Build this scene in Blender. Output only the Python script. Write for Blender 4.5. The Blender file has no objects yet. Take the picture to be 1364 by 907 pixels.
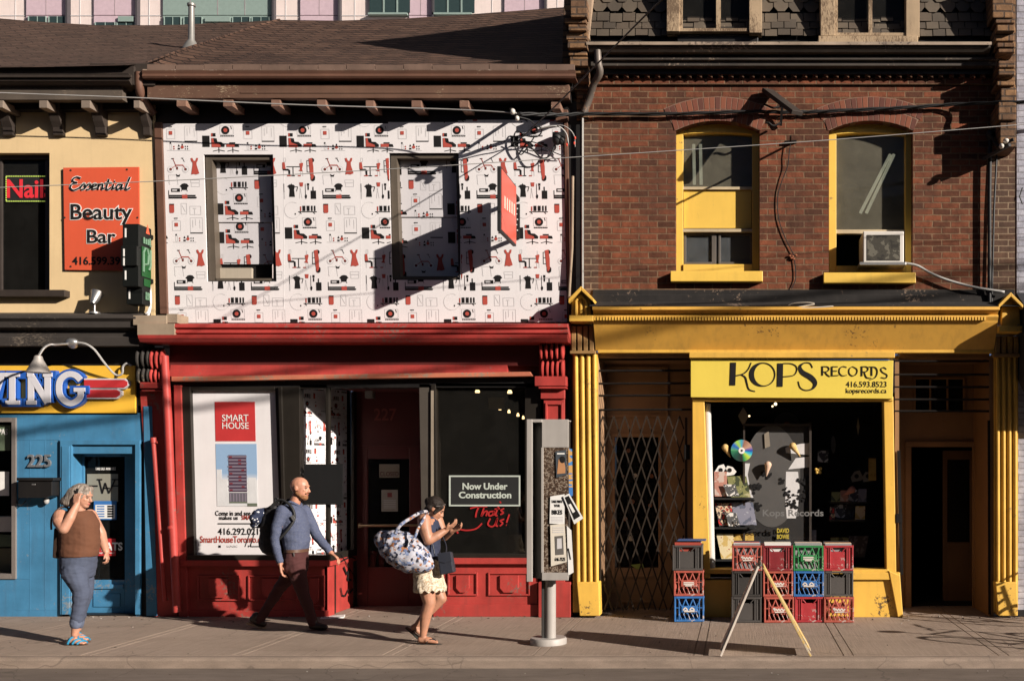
import bpy, bmesh, math, random
from mathutils import Vector, Matrix, Euler
random.seed(7)
S = bpy.context.scene
COL = S.collection
# ---- measuring helper: the photograph is a frontal, shifted view; F px focal length, facade 12.5 m away
CX, CY, FPX, DIST, EYE = 985.0, 628.0, 1375.0, 12.5, 1.75
def X(px, y=0.0): return (px - CX) / FPX * (DIST + y)
def Z(py, y=0.0): return EYE + (CY - py) / FPX * (DIST + y)
def W(px, py, y=0.0): return Vector((X(px, y), y, Z(py, y)))
def PXM(y=0.0): return (DIST + y) / FPX          # metres per photo pixel at depth y
ORG = {}
def thing(name, label, cat, loc=(0, 0, 0), group=None):
    o = bpy.data.objects.new(name, None); COL.objects.link(o)
    o.location = loc; o.empty_display_size = .2
    o['label'] = label; o['category'] = cat
    if group: o['group'] = group
    ORG[o.name] = Vector(loc)
    return o
def tag(o, label, cat, group=None):
    o['label'] = label; o['category'] = cat
    if group: o['group'] = group
    return o
def link_mesh(name, me, mats, parent=None, origin=None):
    o = bpy.data.objects.new(name, me); COL.objects.link(o)
    for m in (mats if isinstance(mats, (list, tuple)) else [mats]): me.materials.append(m)
    if parent is not None:
        org = ORG[parent.name]; o.parent = parent
        ORG[o.name] = org
        me.transform(Matrix.Translation(-org))
    else:
        org = Vector(origin) if origin is not None else Vector((0, 0, 0))
        o.location = org; ORG[o.name] = org
        me.transform(Matrix.Translation(-org))
    return o
class MB:
    def __init__(s): s.v = []; s.f = []; s.m = []
    def add(s, vs, fs, m=0):
        b = len(s.v); s.v += [tuple(v) for v in vs]
        for f in fs: s.f.append([b + i for i in f]); s.m.append(m)
    def box(s, x0, x1, y0, y1, z0, z1, m=0):
        s.add([(x, y, z) for x in (x0, x1) for y in (y0, y1) for z in (z0, z1)],
              [(0, 1, 3, 2), (4, 6, 7, 5), (0, 4, 5, 1), (2, 3, 7, 6), (0, 2, 6, 4), (1, 5, 7, 3)], m)
    def pbox(s, px0, px1, py0, py1, yf, yb, m=0):
        s.box(X(px0, yf), X(px1, yf), yf, yb, Z(py1, yf), Z(py0, yf), m)
    def prism(s, pts, yf, yb, m=0):                     # pts: (X,Z)
        n = len(pts)
        vs = [(p[0], yf, p[1]) for p in pts] + [(p[0], yb, p[1]) for p in pts]
        s.add(vs, [list(range(n)), list(range(2 * n - 1, n - 1, -1))] + [(i, i + n, (i + 1) % n + n, (i + 1) % n) for i in range(n)], m)
    def pprism(s, pts, yf, yb, m=0): s.prism([(X(a, yf), Z(b, yf)) for a, b in pts], yf, yb, m)
    def xprism(s, prof, x0, x1, m=0):                   # profile (y,z) extruded along X
        n = len(prof)
        vs = [(x0, p[0], p[1]) for p in prof] + [(x1, p[0], p[1]) for p in prof]
        s.add(vs, [list(range(n)), list(range(2 * n - 1, n - 1, -1))] + [(i, i + n, (i + 1) % n + n, (i + 1) % n) for i in range(n)], m)
    def poly(s, pts, m=0): s.add(pts, [list(range(len(pts)))], m)
    def bar(s, p0, p1, w, h, m=0, up=(0, 1, 0)):
        p0, p1 = Vector(p0), Vector(p1); d = (p1 - p0).normalized(); u = Vector(up)
        if abs(d.dot(u)) > .95: u = Vector((1, 0, 0))
        a = d.cross(u).normalized() * w / 2; b = a.cross(d).normalized() * h / 2
        vs = [p + i * a + j * b for p in (p0, p1) for i, j in ((-1, -1), (1, -1), (1, 1), (-1, 1))]
        s.add(vs, [(0, 3, 2, 1), (4, 5, 6, 7), (0, 1, 5, 4), (1, 2, 6, 5), (2, 3, 7, 6), (3, 0, 4, 7)], m)
    def tube(s, pts, r, n=8, m=0, smooth_steps=0, r1=None, caps=True):
        pts = [Vector(p) for p in pts]
        if smooth_steps: pts = catmull(pts, smooth_steps)
        k = len(pts); rings = []; prev = None
        for i, p in enumerate(pts):
            d = (pts[min(i + 1, k - 1)] - pts[max(i - 1, 0)])
            if d.length < 1e-9: d = Vector((0, 0, 1))
            d.normalize()
            if prev is None:
                a = d.cross(Vector((0, 1, 0)))
                if a.length < .1: a = d.cross(Vector((1, 0, 0)))
            else: a = prev - d * prev.dot(d)
            a.normalize(); prev = a; b = d.cross(a)
            rr = r if not callable(r) else r(i / (k - 1))
            if r1 is not None: rr = r + (r1 - r) * i / (k - 1)
            rings.append([p + rr * (math.cos(t) * a + math.sin(t) * b) for t in [2 * math.pi * j / n for j in range(n)]])
        vs = [q for rg in rings for q in rg]; fs = []
        for i in range(k - 1):
            for j in range(n):
                fs.append((i * n + j, i * n + (j + 1) % n, (i + 1) * n + (j + 1) % n, (i + 1) * n + j))
        if caps: fs += [list(range(n))[::-1], [(k - 1) * n + j for j in range(n)]]
        s.add(vs, fs, m)
    def lathe(s, c, prof, n=20, m=0, axis='z'):
        vs = []; k = len(prof)
        for r, h in prof:
            for j in range(n):
                t = 2 * math.pi * j / n; a, b = r * math.cos(t), r * math.sin(t)
                vs.append((c[0] + a, c[1] + b, c[2] + h) if axis == 'z' else ((c[0] + a, c[1] + h, c[2] + b) if axis == 'y' else (c[0] + h, c[1] + a, c[2] + b)))
        fs = [(i * n + j, i * n + (j + 1) % n, (i + 1) * n + (j + 1) % n, (i + 1) * n + j) for i in range(k - 1) for j in range(n)]
        fs += [list(range(n))[::-1], [(k - 1) * n + j for j in range(n)]]
        s.add(vs, fs, m)
    def ell(s, c, r, rot=None, nu=14, nv=9, m=0):
        c = Vector(c); M = (rot.to_matrix() if isinstance(rot, Euler) else rot) if rot is not None else Matrix.Identity(3)
        vs = [c + M @ Vector((0, 0, r[2]))]
        for i in range(1, nv):
            p = math.pi * i / nv
            for j in range(nu):
                t = 2 * math.pi * j / nu
                vs.append(c + M @ Vector((r[0] * math.sin(p) * math.cos(t), r[1] * math.sin(p) * math.sin(t), r[2] * math.cos(p))))
        vs.append(c + M @ Vector((0, 0, -r[2])))
        fs = [(0, 1 + j, 1 + (j + 1) % nu) for j in range(nu)]
        for i in range(nv - 2):
            for j in range(nu):
                a = 1 + i * nu
                fs.append((a + j, a + nu + j, a + nu + (j + 1) % nu, a + (j + 1) % nu))
        a = 1 + (nv - 2) * nu; e = len(vs) - 1
        fs += [(e, a + (j + 1) % nu, a + j) for j in range(nu)]
        s.add(vs, fs, m)
    def cone(s, p0, r0, p1, r1, n=14):                  # tapered limb with round ends
        p0, p1 = Vector(p0), Vector(p1); d = p1 - p0; L = d.length; d.normalize()
        pts, rad = [], []
        for i in range(4):
            t = math.pi / 2 * (1 - i / 4); pts.append(p0 - d * r0 * math.sin(t)); rad.append(max(r0 * math.cos(t), r0 * .02))
        for i in range(5): pts.append(p0 + d * L * i / 4); rad.append(r0 + (r1 - r0) * i / 4)
        for i in range(1, 5):
            t = math.pi / 2 * i / 4; pts.append(p1 + d * r1 * math.sin(t)); rad.append(max(r1 * math.cos(t), r1 * .02))
        k = len(pts)
        s.tube(pts, lambda u: rad[int(round(u * (k - 1)))], n)
    def limb(s, chain):                                 # [(p, r), ...]
        for (a, ra), (b, rb) in zip(chain, chain[1:]): s.cone(a, ra, b, rb)
    def loft(s, secs, n=18, power=2.2):                 # [(center, rx, ry)] horizontal ellipses stacked
        vs = []; k = len(secs)
        for c, rx, ry in secs:
            for j in range(n):
                t = 2 * math.pi * j / n; cc, ss = math.cos(t), math.sin(t)
                vs.append((c[0] + rx * math.copysign(abs(cc) ** (2 / power), cc), c[1] + ry * math.copysign(abs(ss) ** (2 / power), ss), c[2]))
        fs = [(i * n + j, i * n + (j + 1) % n, (i + 1) * n + (j + 1) % n, (i + 1) * n + j) for i in range(k - 1) for j in range(n)]
        fs += [list(range(n))[::-1], [(k - 1) * n + j for j in range(n)]]
        s.add(vs, fs)
    def mesh(s, name):
        me = bpy.data.meshes.new(name); me.from_pydata(s.v, [], s.f)
        me.polygons.foreach_set('material_index', s.m)
        bm = bmesh.new(); bm.from_mesh(me); bmesh.ops.recalc_face_normals(bm, faces=bm.faces[:]); bm.to_mesh(me); bm.free()
        return me
    def build(s, name, mats, parent=None, bevel=0.0, smooth=False, origin=None, seg=2):
        o = link_mesh(name, s.mesh(name), mats, parent, origin)
        if smooth:
            o.data.polygons.foreach_set('use_smooth', [True] * len(o.data.polygons))
            if smooth != 'all':
                try: o.data.set_sharp_from_angle(angle=math.radians(40))
                except Exception: pass
        if bevel:
            b = o.modifiers.new('edge', 'BEVEL'); b.width = bevel; b.segments = seg; b.limit_method = 'ANGLE'; b.angle_limit = math.radians(40)
        return o
def catmull(p, n):
    q = [p[0]] + list(p) + [p[-1]]; out = []
    for i in range(1, len(q) - 2):
        a, b, c, d = q[i - 1], q[i], q[i + 1], q[i + 2]
        for k in range(n):
            t = k / n
            out.append(.5 * ((2 * b) + (c - a) * t + (2 * a - 5 * b + 4 * c - d) * t * t + (3 * b - a - 3 * c + d) * t ** 3))
    out.append(p[-1]); return out
# ---------------------------------------------------------------- materials
MC = {}
def nn(t, k, **kw):
    n = t.nodes.new(k)
    for a, b in kw.items(): setattr(n, a, b)
    return n
def base_mat(name):
    m = bpy.data.materials.new(name); m.use_nodes = True
    t = m.node_tree; b = t.nodes['Principled BSDF']; return m, t, b
def vmul(c, k): return (min(c[0] * k, 1), min(c[1] * k, 1), min(c[2] * k, 1), 1)
def ramp(t, src, a, b, ca=(0, 0, 0, 1), cb=(1, 1, 1, 1)):
    r = nn(t, 'ShaderNodeValToRGB'); e = r.color_ramp.elements
    e[0].position = a; e[1].position = b; e[0].color = ca; e[1].color = cb
    t.links.new(src, r.inputs[0]); return r.outputs[0]
def mixc(t, fac, a, b, mode='MIX'):
    n = nn(t, 'ShaderNodeMix', data_type='RGBA', blend_type=mode)
    for s_, v in ((n.inputs[0], fac), (n.inputs[6], a), (n.inputs[7], b)):
        if hasattr(v, 'links'): t.links.new(v, s_)
        else: s_.default_value = v
    return n.outputs[2]
def coord(t, scale=(1, 1, 1), kind='Object', rot=(0, 0, 0)):
    c = nn(t, 'ShaderNodeTexCoord'); mp = nn(t, 'ShaderNodeMapping')
    mp.inputs['Scale'].default_value = scale; mp.inputs['Rotation'].default_value = rot
    t.links.new(c.outputs[kind], mp.inputs[0]); return mp.outputs[0]
def noise(t, vec, scale, detail=5, rough=.6):
    n = nn(t, 'ShaderNodeTexNoise'); n.inputs['Scale'].default_value = scale
    n.inputs['Detail'].default_value = detail; n.inputs['Roughness'].default_value = rough
    t.links.new(vec, n.inputs['Vector']); return n.outputs['Fac']
def bump(t, b, h, strength, dist=.01):
    n = nn(t, 'ShaderNodeBump'); n.inputs['Strength'].default_value = strength; n.inputs['Distance'].default_value = dist
    t.links.new(h, n.inputs['Height']); t.links.new(n.outputs[0], b.inputs['Normal'])
def paint(name, col, rough=.5, var=.15, wear=None, amt=.3, scale=2.5, dirt=.25, bmp=.15, metal=0, spec=.4, grain=None):
    """painted / plain surface: tone drift, vertical dirt streaks, chips where wear is given, fine bump"""
    if name in MC: return MC[name]
    m, t, b = base_mat(name)
    v = coord(t); n1 = noise(t, v, scale, 6)
    c = mixc(t, ramp(t, n1, .3, .72), vmul(col, 1 - var), vmul(col, 1 + var * .6))
    vs = coord(t, (9, 9, .8)); n2 = noise(t, vs, 1.6, 4)
    c = mixc(t, ramp(t, n2, .5, .8, (0, 0, 0, 1), (dirt, dirt, dirt, 1)), c, vmul((col[0] * .45 + .03, col[1] * .45 + .025, col[2] * .45 + .02), 1))
    n3 = noise(t, coord(t, grain or (1, 1, 1)), 28, 5, .7)
    if wear:
        big = noise(t, v, 1.7, 4)
        mm = nn(t, 'ShaderNodeMath', operation='MULTIPLY'); t.links.new(n3, mm.inputs[0]); t.links.new(big, mm.inputs[1])
        lo = .42 - amt * .28
        c = mixc(t, ramp(t, mm.outputs[0], lo, lo + .03), c, (*wear, 1))
    t.links.new(c, b.inputs['Base Color'])
    b.inputs['Roughness'].default_value = rough; b.inputs['Metallic'].default_value = metal
    b.inputs['Specular IOR Level'].default_value = spec
    if bmp: bump(t, b, n3, bmp, .004)
    MC[name] = m; return m
def plain(name, col, rough=.6, metal=0, spec=.3, var=.08):
    return paint(name, col, rough, var, None, 0, 6, .08, .05, metal, spec)
def emit(name, col, k):
    if name in MC: return MC[name]
    m, t, b = base_mat(name); b.inputs['Base Color'].default_value = (*col, 1)
    b.inputs['Emission Color'].default_value = (*col, 1); b.inputs['Emission Strength'].default_value = k
    MC[name] = m; return m
def glass(name, dust=.0, refl=.07, tint=(1, 1, 1), dustcol=(.3, .29, .26)):
    if name in MC: return MC[name]
    m, t, b = base_mat(name); t.nodes.remove(b); out = t.nodes['Material Output']
    tr = nn(t, 'ShaderNodeBsdfTransparent'); tr.inputs[0].default_value = (*tint, 1)
    gl = nn(t, 'ShaderNodeBsdfGlossy'); gl.inputs['Roughness'].default_value = .02
    mx = nn(t, 'ShaderNodeMixShader'); mx.inputs[0].default_value = refl
    t.links.new(tr.outputs[0], mx.inputs[1]); t.links.new(gl.outputs[0], mx.inputs[2]); last = mx.outputs[0]
    if dust:
        df = nn(t, 'ShaderNodeBsdfDiffuse'); df.inputs[0].default_value = (*dustcol, 1)
        m2 = nn(t, 'ShaderNodeMixShader')
        f = ramp(t, noise(t, coord(t, (1, 1, 1)), 5, 8, .7), .25, .75, (dust * .55,) * 3 + (1,), (dust * 1.25,) * 3 + (1,))
        t.links.new(f, m2.inputs[0]); t.links.new(last, m2.inputs[1]); t.links.new(df.outputs[0], m2.inputs[2]); last = m2.outputs[0]
    t.links.new(last, out.inputs[0]); MC[name] = m; return m
def bricks(name, c1, c2, mortar, bw=.222, rh=.0748, ms=.008, bmp=.6, dark=None, off=.5, rough=.9, grime=.5):
    if name in MC: return MC[name]
    m, t, b = base_mat(name)
    tc = nn(t, 'ShaderNodeTexCoord'); sp = nn(t, 'ShaderNodeSeparateXYZ'); cb = nn(t, 'ShaderNodeCombineXYZ')
    t.links.new(tc.outputs['Object'], sp.inputs[0])
    ad = nn(t, 'ShaderNodeMath', operation='ADD'); t.links.new(sp.outputs[0], ad.inputs[0]); t.links.new(sp.outputs[1], ad.inputs[1])
    t.links.new(ad.outputs[0], cb.inputs[0]); t.links.new(sp.outputs[2], cb.inputs[1])
    wob = noise(t, coord(t), 3.1, 3); wv = nn(t, 'ShaderNodeVectorMath', operation='MULTIPLY_ADD')
    wc = nn(t, 'ShaderNodeCombineXYZ'); t.links.new(wob, wc.inputs[0]); t.links.new(wob, wc.inputs[1])
    t.links.new(wc.outputs[0], wv.inputs[0]); wv.inputs[1].default_value = (.03, .018, 0); t.links.new(cb.outputs[0], wv.inputs[2])
    br = nn(t, 'ShaderNodeTexBrick'); br.offset = off
    br.inputs['Scale'].default_value = 1; br.inputs['Brick Width'].default_value = bw; br.inputs['Row Height'].default_value = rh
    br.inputs['Mortar Size'].default_value = ms; br.inputs['Mortar Smooth'].default_value = .3; br.inputs['Bias'].default_value = 0
    br.inputs['Color1'].default_value = (*c1, 1); br.inputs['Color2'].default_value = (*c2, 1); br.inputs['Mortar'].default_value = (*mortar, 1)
    t.links.new(wv.outputs[0], br.inputs['Vector'])
    n1 = noise(t, coord(t), 9, 6, .7); n2 = noise(t, coord(t, (1, 1, .8)), .9, 5)
    c = mixc(t, ramp(t, n1, .35, .75), mixc(t, 1.0, br.outputs['Color'], (.62, .6, .6, 1), 'MULTIPLY'), mixc(t, 1.0, br.outputs['Color'], (1.25, 1.2, 1.15, 1), 'MULTIPLY'))
    if dark:
        c = mixc(t, ramp(t, n2, .5, .72, (0, 0, 0, 1), (grime, grime, grime, 1)), c, (*dark, 1))
    t.links.new(c, b.inputs['Base Color']); b.inputs['Roughness'].default_value = rough; b.inputs['Specular IOR Level'].default_value = .2
    inv = nn(t, 'ShaderNodeMath', operation='MULTIPLY_ADD'); t.links.new(br.outputs['Fac'], inv.inputs[0]); inv.inputs[1].default_value = -1
    t.links.new(n1, inv.inputs[2]); bump(t, b, inv.outputs[0], bmp, .012)
    MC[name] = m; return m
def mottled(name, cols, scale=6, detail=3, rough=.7, kind='noise', const=True, bmp=0, sc3=(1, 1, 1)):
    """patches of several colours (printed cloth, poster art, hair)"""
    if name in MC: return MC[name]
    m, t, b = base_mat(name); v = coord(t, sc3)
    if kind == 'noise': f = noise(t, v, scale, detail, .55)
    else:
        n = nn(t, 'ShaderNodeTexVoronoi'); n.inputs['Scale'].default_value = scale; t.links.new(v, n.inputs['Vector'])
        if kind == 'cell':
            s_ = nn(t, 'ShaderNodeSeparateColor'); t.links.new(n.outputs['Color'], s_.inputs[0]); f = s_.outputs[0]
        else: f = n.outputs['Distance']
    r = nn(t, 'ShaderNodeValToRGB'); r.color_ramp.interpolation = 'CONSTANT' if const else 'LINEAR'
    els = r.color_ramp.elements; k = len(cols)
    lo, hi = (.3, .7) if kind == 'noise' else (0, .98 if kind == 'cell' else .75)
    els[0].position = 0; els[0].color = (*cols[0], 1); els[1].position = hi if k > 1 else 1; els[1].color = (*cols[-1], 1)
    for i in range(1, k - 1):
        e = els.new(lo + (hi - lo) * i / (k - 1)); e.color = (*cols[i], 1)
    t.links.new(f, r.inputs[0]); t.links.new(r.outputs[0], b.inputs['Base Color']); b.inputs['Roughness'].default_value = rough
    b.inputs['Specular IOR Level'].default_value = .25
    if bmp: bump(t, b, noise(t, v, scale * 4, 4), bmp, .01)
    MC[name] = m; return m
# ---------------------------------------------------------------- lettering
def text_mesh(txt, bold=0.0, ext=0.0, spacing=1.0, shear=0.0, align='LEFT', line=1.0):
    cu = bpy.data.curves.new('lettering', 'FONT'); cu.body = txt; cu.offset = bold; cu.extrude = ext; cu.space_character = spacing
    cu.shear = shear; cu.align_x = align; cu.space_line = line; cu.resolution_u = 4
    o = bpy.data.objects.new('lettering', cu); COL.objects.link(o)
    dg = bpy.context.evaluated_depsgraph_get(); me = bpy.data.meshes.new_from_object(o.evaluated_get(dg))
    bpy.data.objects.remove(o); bpy.data.curves.remove(cu)
    return me
def lettering(name, txt, box, y, mat, parent, bold=0.0, depth=.004, spacing=1.0, shear=0.0, align='LEFT', line=1.0, mapf=None):
    """letters fitted into the photo rectangle box = (x0,x1,y0,y1) on the plane at depth y"""
    me = text_mesh(txt, bold, 0.02, spacing, shear, align, line)
    if not me.vertices: return None
    xs = [v.co.x for v in me.vertices]; ys = [v.co.y for v in me.vertices]
    a, b, c, d = min(xs), max(xs), min(ys), max(ys); x0, x1, y0, y1 = box
    for v in me.vertices:
        u = (v.co.x - a) / (b - a); w = (v.co.y - c) / (d - c)
        px, py = x0 + u * (x1 - x0), y1 + w * (y0 - y1); back = v.co.z < 0
        v.co = mapf(px, py, back) if mapf else Vector((X(px, y), y + (depth if back else 0), Z(py, y)))
    return link_mesh(name, me, mat, parent)
def ribbon(mb, pts, wid, yf, yb, m=0, sm=6, closed=False, P=None):
    """stroke of varying width (photo px) as a thin raised band"""
    pts = [Vector((a, b)) for a, b in pts]
    if closed: pts = pts + [pts[0]]
    ws = wid if isinstance(wid, (list, tuple)) else [wid] * len(pts)
    if closed and len(ws) < len(pts): ws = list(ws) + [ws[0]]
    if sm:
        q = catmull([Vector((p.x, p.y, w)) for p, w in zip(pts, ws)], sm)
        pts = [Vector((p.x, p.y)) for p in q]; ws = [max(p.z, 1e-3) for p in q]
    L, R = [], []
    for i, p in enumerate(pts):
        d = pts[min(i + 1, len(pts) - 1)] - pts[max(i - 1, 0)]
        if d.length < 1e-9: d = Vector((1, 0))
        d.normalize(); n = Vector((-d.y, d.x)) * ws[i] / 2
        L.append(p + n); R.append(p - n)
    f = P or (lambda a, b, y: Vector((X(a, yf), y, Z(b, yf))))
    vs = []
    for a, b in zip(L, R): vs += [f(a.x, a.y, yf), f(b.x, b.y, yf), f(a.x, a.y, yb), f(b.x, b.y, yb)]
    fs = []
    for i in range(len(L) - 1):
        k = 4 * i
        fs += [(k, k + 1, k + 5, k + 4), (k + 2, k + 6, k + 7, k + 3), (k, k + 4, k + 6, k + 2), (k + 1, k + 3, k + 7, k + 5)]
    e = 4 * (len(L) - 1); fs += [(0, 2, 3, 1), (e, e + 1, e + 3, e + 2)]
    mb.add(vs, fs, m)
# ---------------------------------------------------------------- light, camera, sky
AZ, EL = math.radians(60), math.radians(20)
sdir = Vector((math.sin(AZ) * math.cos(EL), -math.cos(AZ) * math.cos(EL), math.sin(EL)))
w = bpy.data.worlds.new('World'); S.world = w; w.use_nodes = True; t = w.node_tree
sky = nn(t, 'ShaderNodeTexSky', sky_type='NISHITA'); sky.sun_disc = False; sky.sun_elevation = EL; sky.sun_rotation = math.radians(120)
sky.air_density = .22; sky.dust_density = .8; sky.ozone_density = 1.0
t.links.new(sky.outputs[0], t.nodes['Background'].inputs[0]); t.nodes['Background'].inputs[1].default_value = .05
sl = bpy.data.lights.new('sun', 'SUN'); sl.energy = 5; sl.angle = math.radians(.53); sl.color = (1, .91, .82)
so = bpy.data.objects.new('sun', sl); COL.objects.link(so); so.rotation_euler = sdir.to_track_quat('Z', 'Y').to_euler(); so.location = (20, -20, 20)
cam = bpy.data.cameras.new('camera'); co = bpy.data.objects.new('camera', cam); COL.objects.link(co)
co.location = (0, -DIST, EYE); co.rotation_euler = (math.radians(90), 0, 0)
cam.sensor_fit = 'HORIZONTAL'; cam.sensor_width = 36; cam.lens = FPX / 1364 * 36
cam.shift_x = -(CX - 682) / 1364; cam.shift_y = (CY - 453.5) / 1364
cam.clip_start = .1; cam.clip_end = 3000
S.camera = co
S.view_settings.view_transform = 'Standard'; S.view_settings.look = 'None'; S.view_settings.exposure = .68; S.view_settings.gamma = 1
try: S.view_settings.use_curve_mapping = False
except Exception: pass
S.render.engine = 'CYCLES'; S.cycles.max_bounces = 8; S.cycles.transparent_max_bounces = 12; S.cycles.use_denoising = True
S.cycles.sample_clamp_indirect = 4; S.cycles.diffuse_bounces = 1
# ---------------------------------------------------------------- shared materials
RED = paint('red_paint', (.40, .048, .04), .5, .28, (.22, .10, .08), .24, dirt=.6, bmp=.35, spec=.3)
REDLIP = paint('weathered_red_lip', (.5, .16, .09), .6, .2, (.32, .2, .14), .5)
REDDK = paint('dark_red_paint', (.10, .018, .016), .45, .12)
YEL = paint('yellow_paint', (.68, .40, .07), .52, .2, (.3, .19, .07), .22, dirt=.5, bmp=.3, spec=.3)
BLUE = paint('blue_paint', (.055, .20, .35), .55, .24, (.17, .22, .26), .28, dirt=.5, bmp=.3, spec=.3)
CREAM = paint('cream_render', (.68, .50, .27), .85, .07, (.5, .38, .2), .05, dirt=.15, bmp=.2)
BLACKP = paint('black_paint', (.010, .009, .0085), .5, .3)
DARKWOOD = paint('dark_brown_wood', (.035, .025, .019), .7, .35, (.25, .18, .12), .12, grain=(1, 1, 6))
BROWNTRIM = paint('brown_trim', (.125, .06, .038), .6, .25, (.3, .2, .13), .14)
GREYWOOD = paint('bare_grey_wood', (.3, .23, .16), .85, .3, (.1, .07, .05), .3, grain=(10, 10, 1))
FRAMEMETAL = paint('bronze_window_frame', (.03, .025, .02), .4, .25, metal=.4)
ALU = paint('aluminium', (.5, .49, .47), .38, .1, metal=.85, dirt=.2)
GALV = paint('galvanised', (.26, .25, .23), .5, .2, metal=.5, dirt=.3)
STEEL = paint('dark_steel', (.011, .009, .008), .6, .3, metal=0, spec=.12)
WHITE = paint('white_print', (.71, .68, .675), .55, .05, dirt=.10, bmp=.03)
INK = plain('dark_ink', (.013, .012, .012), .7, 0, .15); REDINK = plain('red_ink', (.40, .07, .05)); GREYINK = plain('grey_ink', (.55, .53, .53))
RUBBER = plain('black_rubber', (.02, .02, .02), .55)
WIREGREY = plain('grey_wire', (.36, .35, .33), .45)
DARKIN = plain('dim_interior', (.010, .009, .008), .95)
PANE = glass('shop_glass', .0, .012); DUSTY = glass('dusty_glass', .34, .02, dustcol=(.19, .175, .13)); SMOKED = glass('smoked_glass', .03, .012, (.35, .35, .35))
DKG = plain('dark_green_glass', (.03, .05, .05), .2)
PALE = plain('pale_paper', (.74, .72, .68), .8)
# ================================================================ GROUND
def ground_mat(name, col, var, sc3, bmp, cracks=None, wet=.0):
    m, t, b = base_mat(name); v = coord(t)
    n1 = noise(t, v, .8, 6, .65); n2 = noise(t, coord(t, sc3), 6, 4, .6); n3 = noise(t, v, 120, 3, .8); n4 = noise(t, v, 4.5, 6, .7)
    c = mixc(t, ramp(t, n1, .3, .7), vmul(col, 1 - var), vmul(col, 1 + var))
    c = mixc(t, .5, c, mixc(t, ramp(t, n2, .3, .7), vmul(col, .5), vmul(col, 1.45)))
    big = noise(t, coord(t, (.5, 1.3, 1)), 1.1, 7, .75); c = mixc(t, ramp(t, big, .5, .68, (0, 0, 0, 1), (.5, .5, .5, 1)), c, vmul((col[0], col[1] * .93, col[2] * .86), .5))
    vo = nn(t, 'ShaderNodeTexVoronoi', feature='DISTANCE_TO_EDGE'); vo.inputs['Scale'].default_value = .55; wv = nn(t, 'ShaderNodeVectorMath', operation='MULTIPLY_ADD'); nt = nn(t, 'ShaderNodeTexNoise'); nt.inputs['Scale'].default_value = 2.2; t.links.new(v, nt.inputs['Vector']); t.links.new(nt.outputs['Color'], wv.inputs[0]); wv.inputs[1].default_value = (.5, .5, .5); t.links.new(v, wv.inputs[2]); t.links.new(wv.outputs[0], vo.inputs['Vector'])
    c = mixc(t, ramp(t, vo.outputs['Distance'], .0015, .004, (.7, .7, .7, 1), (0, 0, 0, 1)), c, vmul(col, .25))
    v3 = nn(t, 'ShaderNodeTexVoronoi'); v3.inputs['Scale'].default_value = 3.2; t.links.new(v, v3.inputs['Vector']); c = mixc(t, ramp(t, v3.outputs['Distance'], .035, .055, (.65, .65, .65, 1), (0, 0, 0, 1)), c, vmul(col, .35))
    c = mixc(t, ramp(t, n4, .6, .72, (0, 0, 0, 1), (.4, .4, .4, 1)), c, vmul(col, .5))
    c = mixc(t, .25, c, mixc(t, ramp(t, n3, .35, .65), vmul(col, .4), vmul(col, 1.7)))
    t.links.new(c, b.inputs['Base Color']); b.inputs['Roughness'].default_value = .85; b.inputs['Specular IOR Level'].default_value = .25
    ad = nn(t, 'ShaderNodeMath', operation='MULTIPLY_ADD'); t.links.new(n2, ad.inputs[0]); ad.inputs[1].default_value = .7; t.links.new(n3, ad.inputs[2])
    bump(t, b, ad.outputs[0], bmp, .006); return m
CONC = ground_mat('broomed_concrete', (.305, .232, .18), .26, (11, .3, 1), .7)
KERBM = ground_mat('kerb_concrete', (.25, .192, .15), .3, (.6, 2, 2), .5)
ASPH = ground_mat('worn_asphalt', (.15, .12, .098), .2, (.4, 1.5, 1), .6)
def struct(o): o['kind'] = 'structure'; return o
mb = MB(); mb.poly([(-400, -400, -.106), (400, -400, -.106), (400, 400, -.106), (-400, 400, -.106)]); struct(mb.build('ground', ASPH))
mb = MB(); mb.poly([(-60, -17, -.1), (60, -17, -.1), (60, -2.783, -.1), (-60, -2.783, -.1)]); struct(mb.build('road', ASPH))
JX = [-9.2, -7.7, -6.25, -4.80, -3.365, -1.93, -.39, 1.042, 2.525, 3.97, 5.4]
mb = MB()
ends = [-60] + JX + [60]
for a, b_ in zip(ends, ends[1:]):
    l, r = (a + .053 if a > -60 else a), (b_ - .053 if b_ < 60 else b_)
    mb.box(l, r, -2.625, 1.4, -.08, random.uniform(-.003, .0))
for j in JX: mb.box(j - .042, j + .042, -2.625, 1.4, -.08, -.002)
mb.box(-60, 60, -2.625, 1.4, -.1, -.018)
struct(mb.build('sidewalk', CONC))
mb = MB(); mb.box(-60, 60, -2.783, -2.627, -.16, -.001)
struct(mb.build('kerb', KERBM, bevel=.03))
# small litter: spots of gum and paper scraps on the pavement
GUM = plain('pale_litter', (.38, .34, .3), .9)
mb = MB(); rg = random.Random(11)
for i in range(260):
    k = rg.random(); x = rg.uniform(-8.5, 4); y = -rg.random() ** 3 * .35 - .02 if k < .5 else (-2.79 - rg.random() ** 2 * .35 if k < .8 else rg.uniform(-2.6, -.1)); r = rg.uniform(.004, .013 if k < .8 else .009); r = r * .6 if y < -2.783 else r; z = -.1 if y < -2.783 else 0
    mb.ell((x, y, z + r * .4), (r * rg.uniform(.8, 1.8), r, r * .6), Euler((0, 0, rg.uniform(0, 3))), 6, 4, 0 if rg.random() < .8 else 1)
o = mb.build('grit', [plain('dark_grit', (.10, .075, .055), .9), GUM]); o['kind'] = 'stuff'; tag(o, 'small grit and paper scraps scattered along the wall foot and kerb', 'grit')

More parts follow.
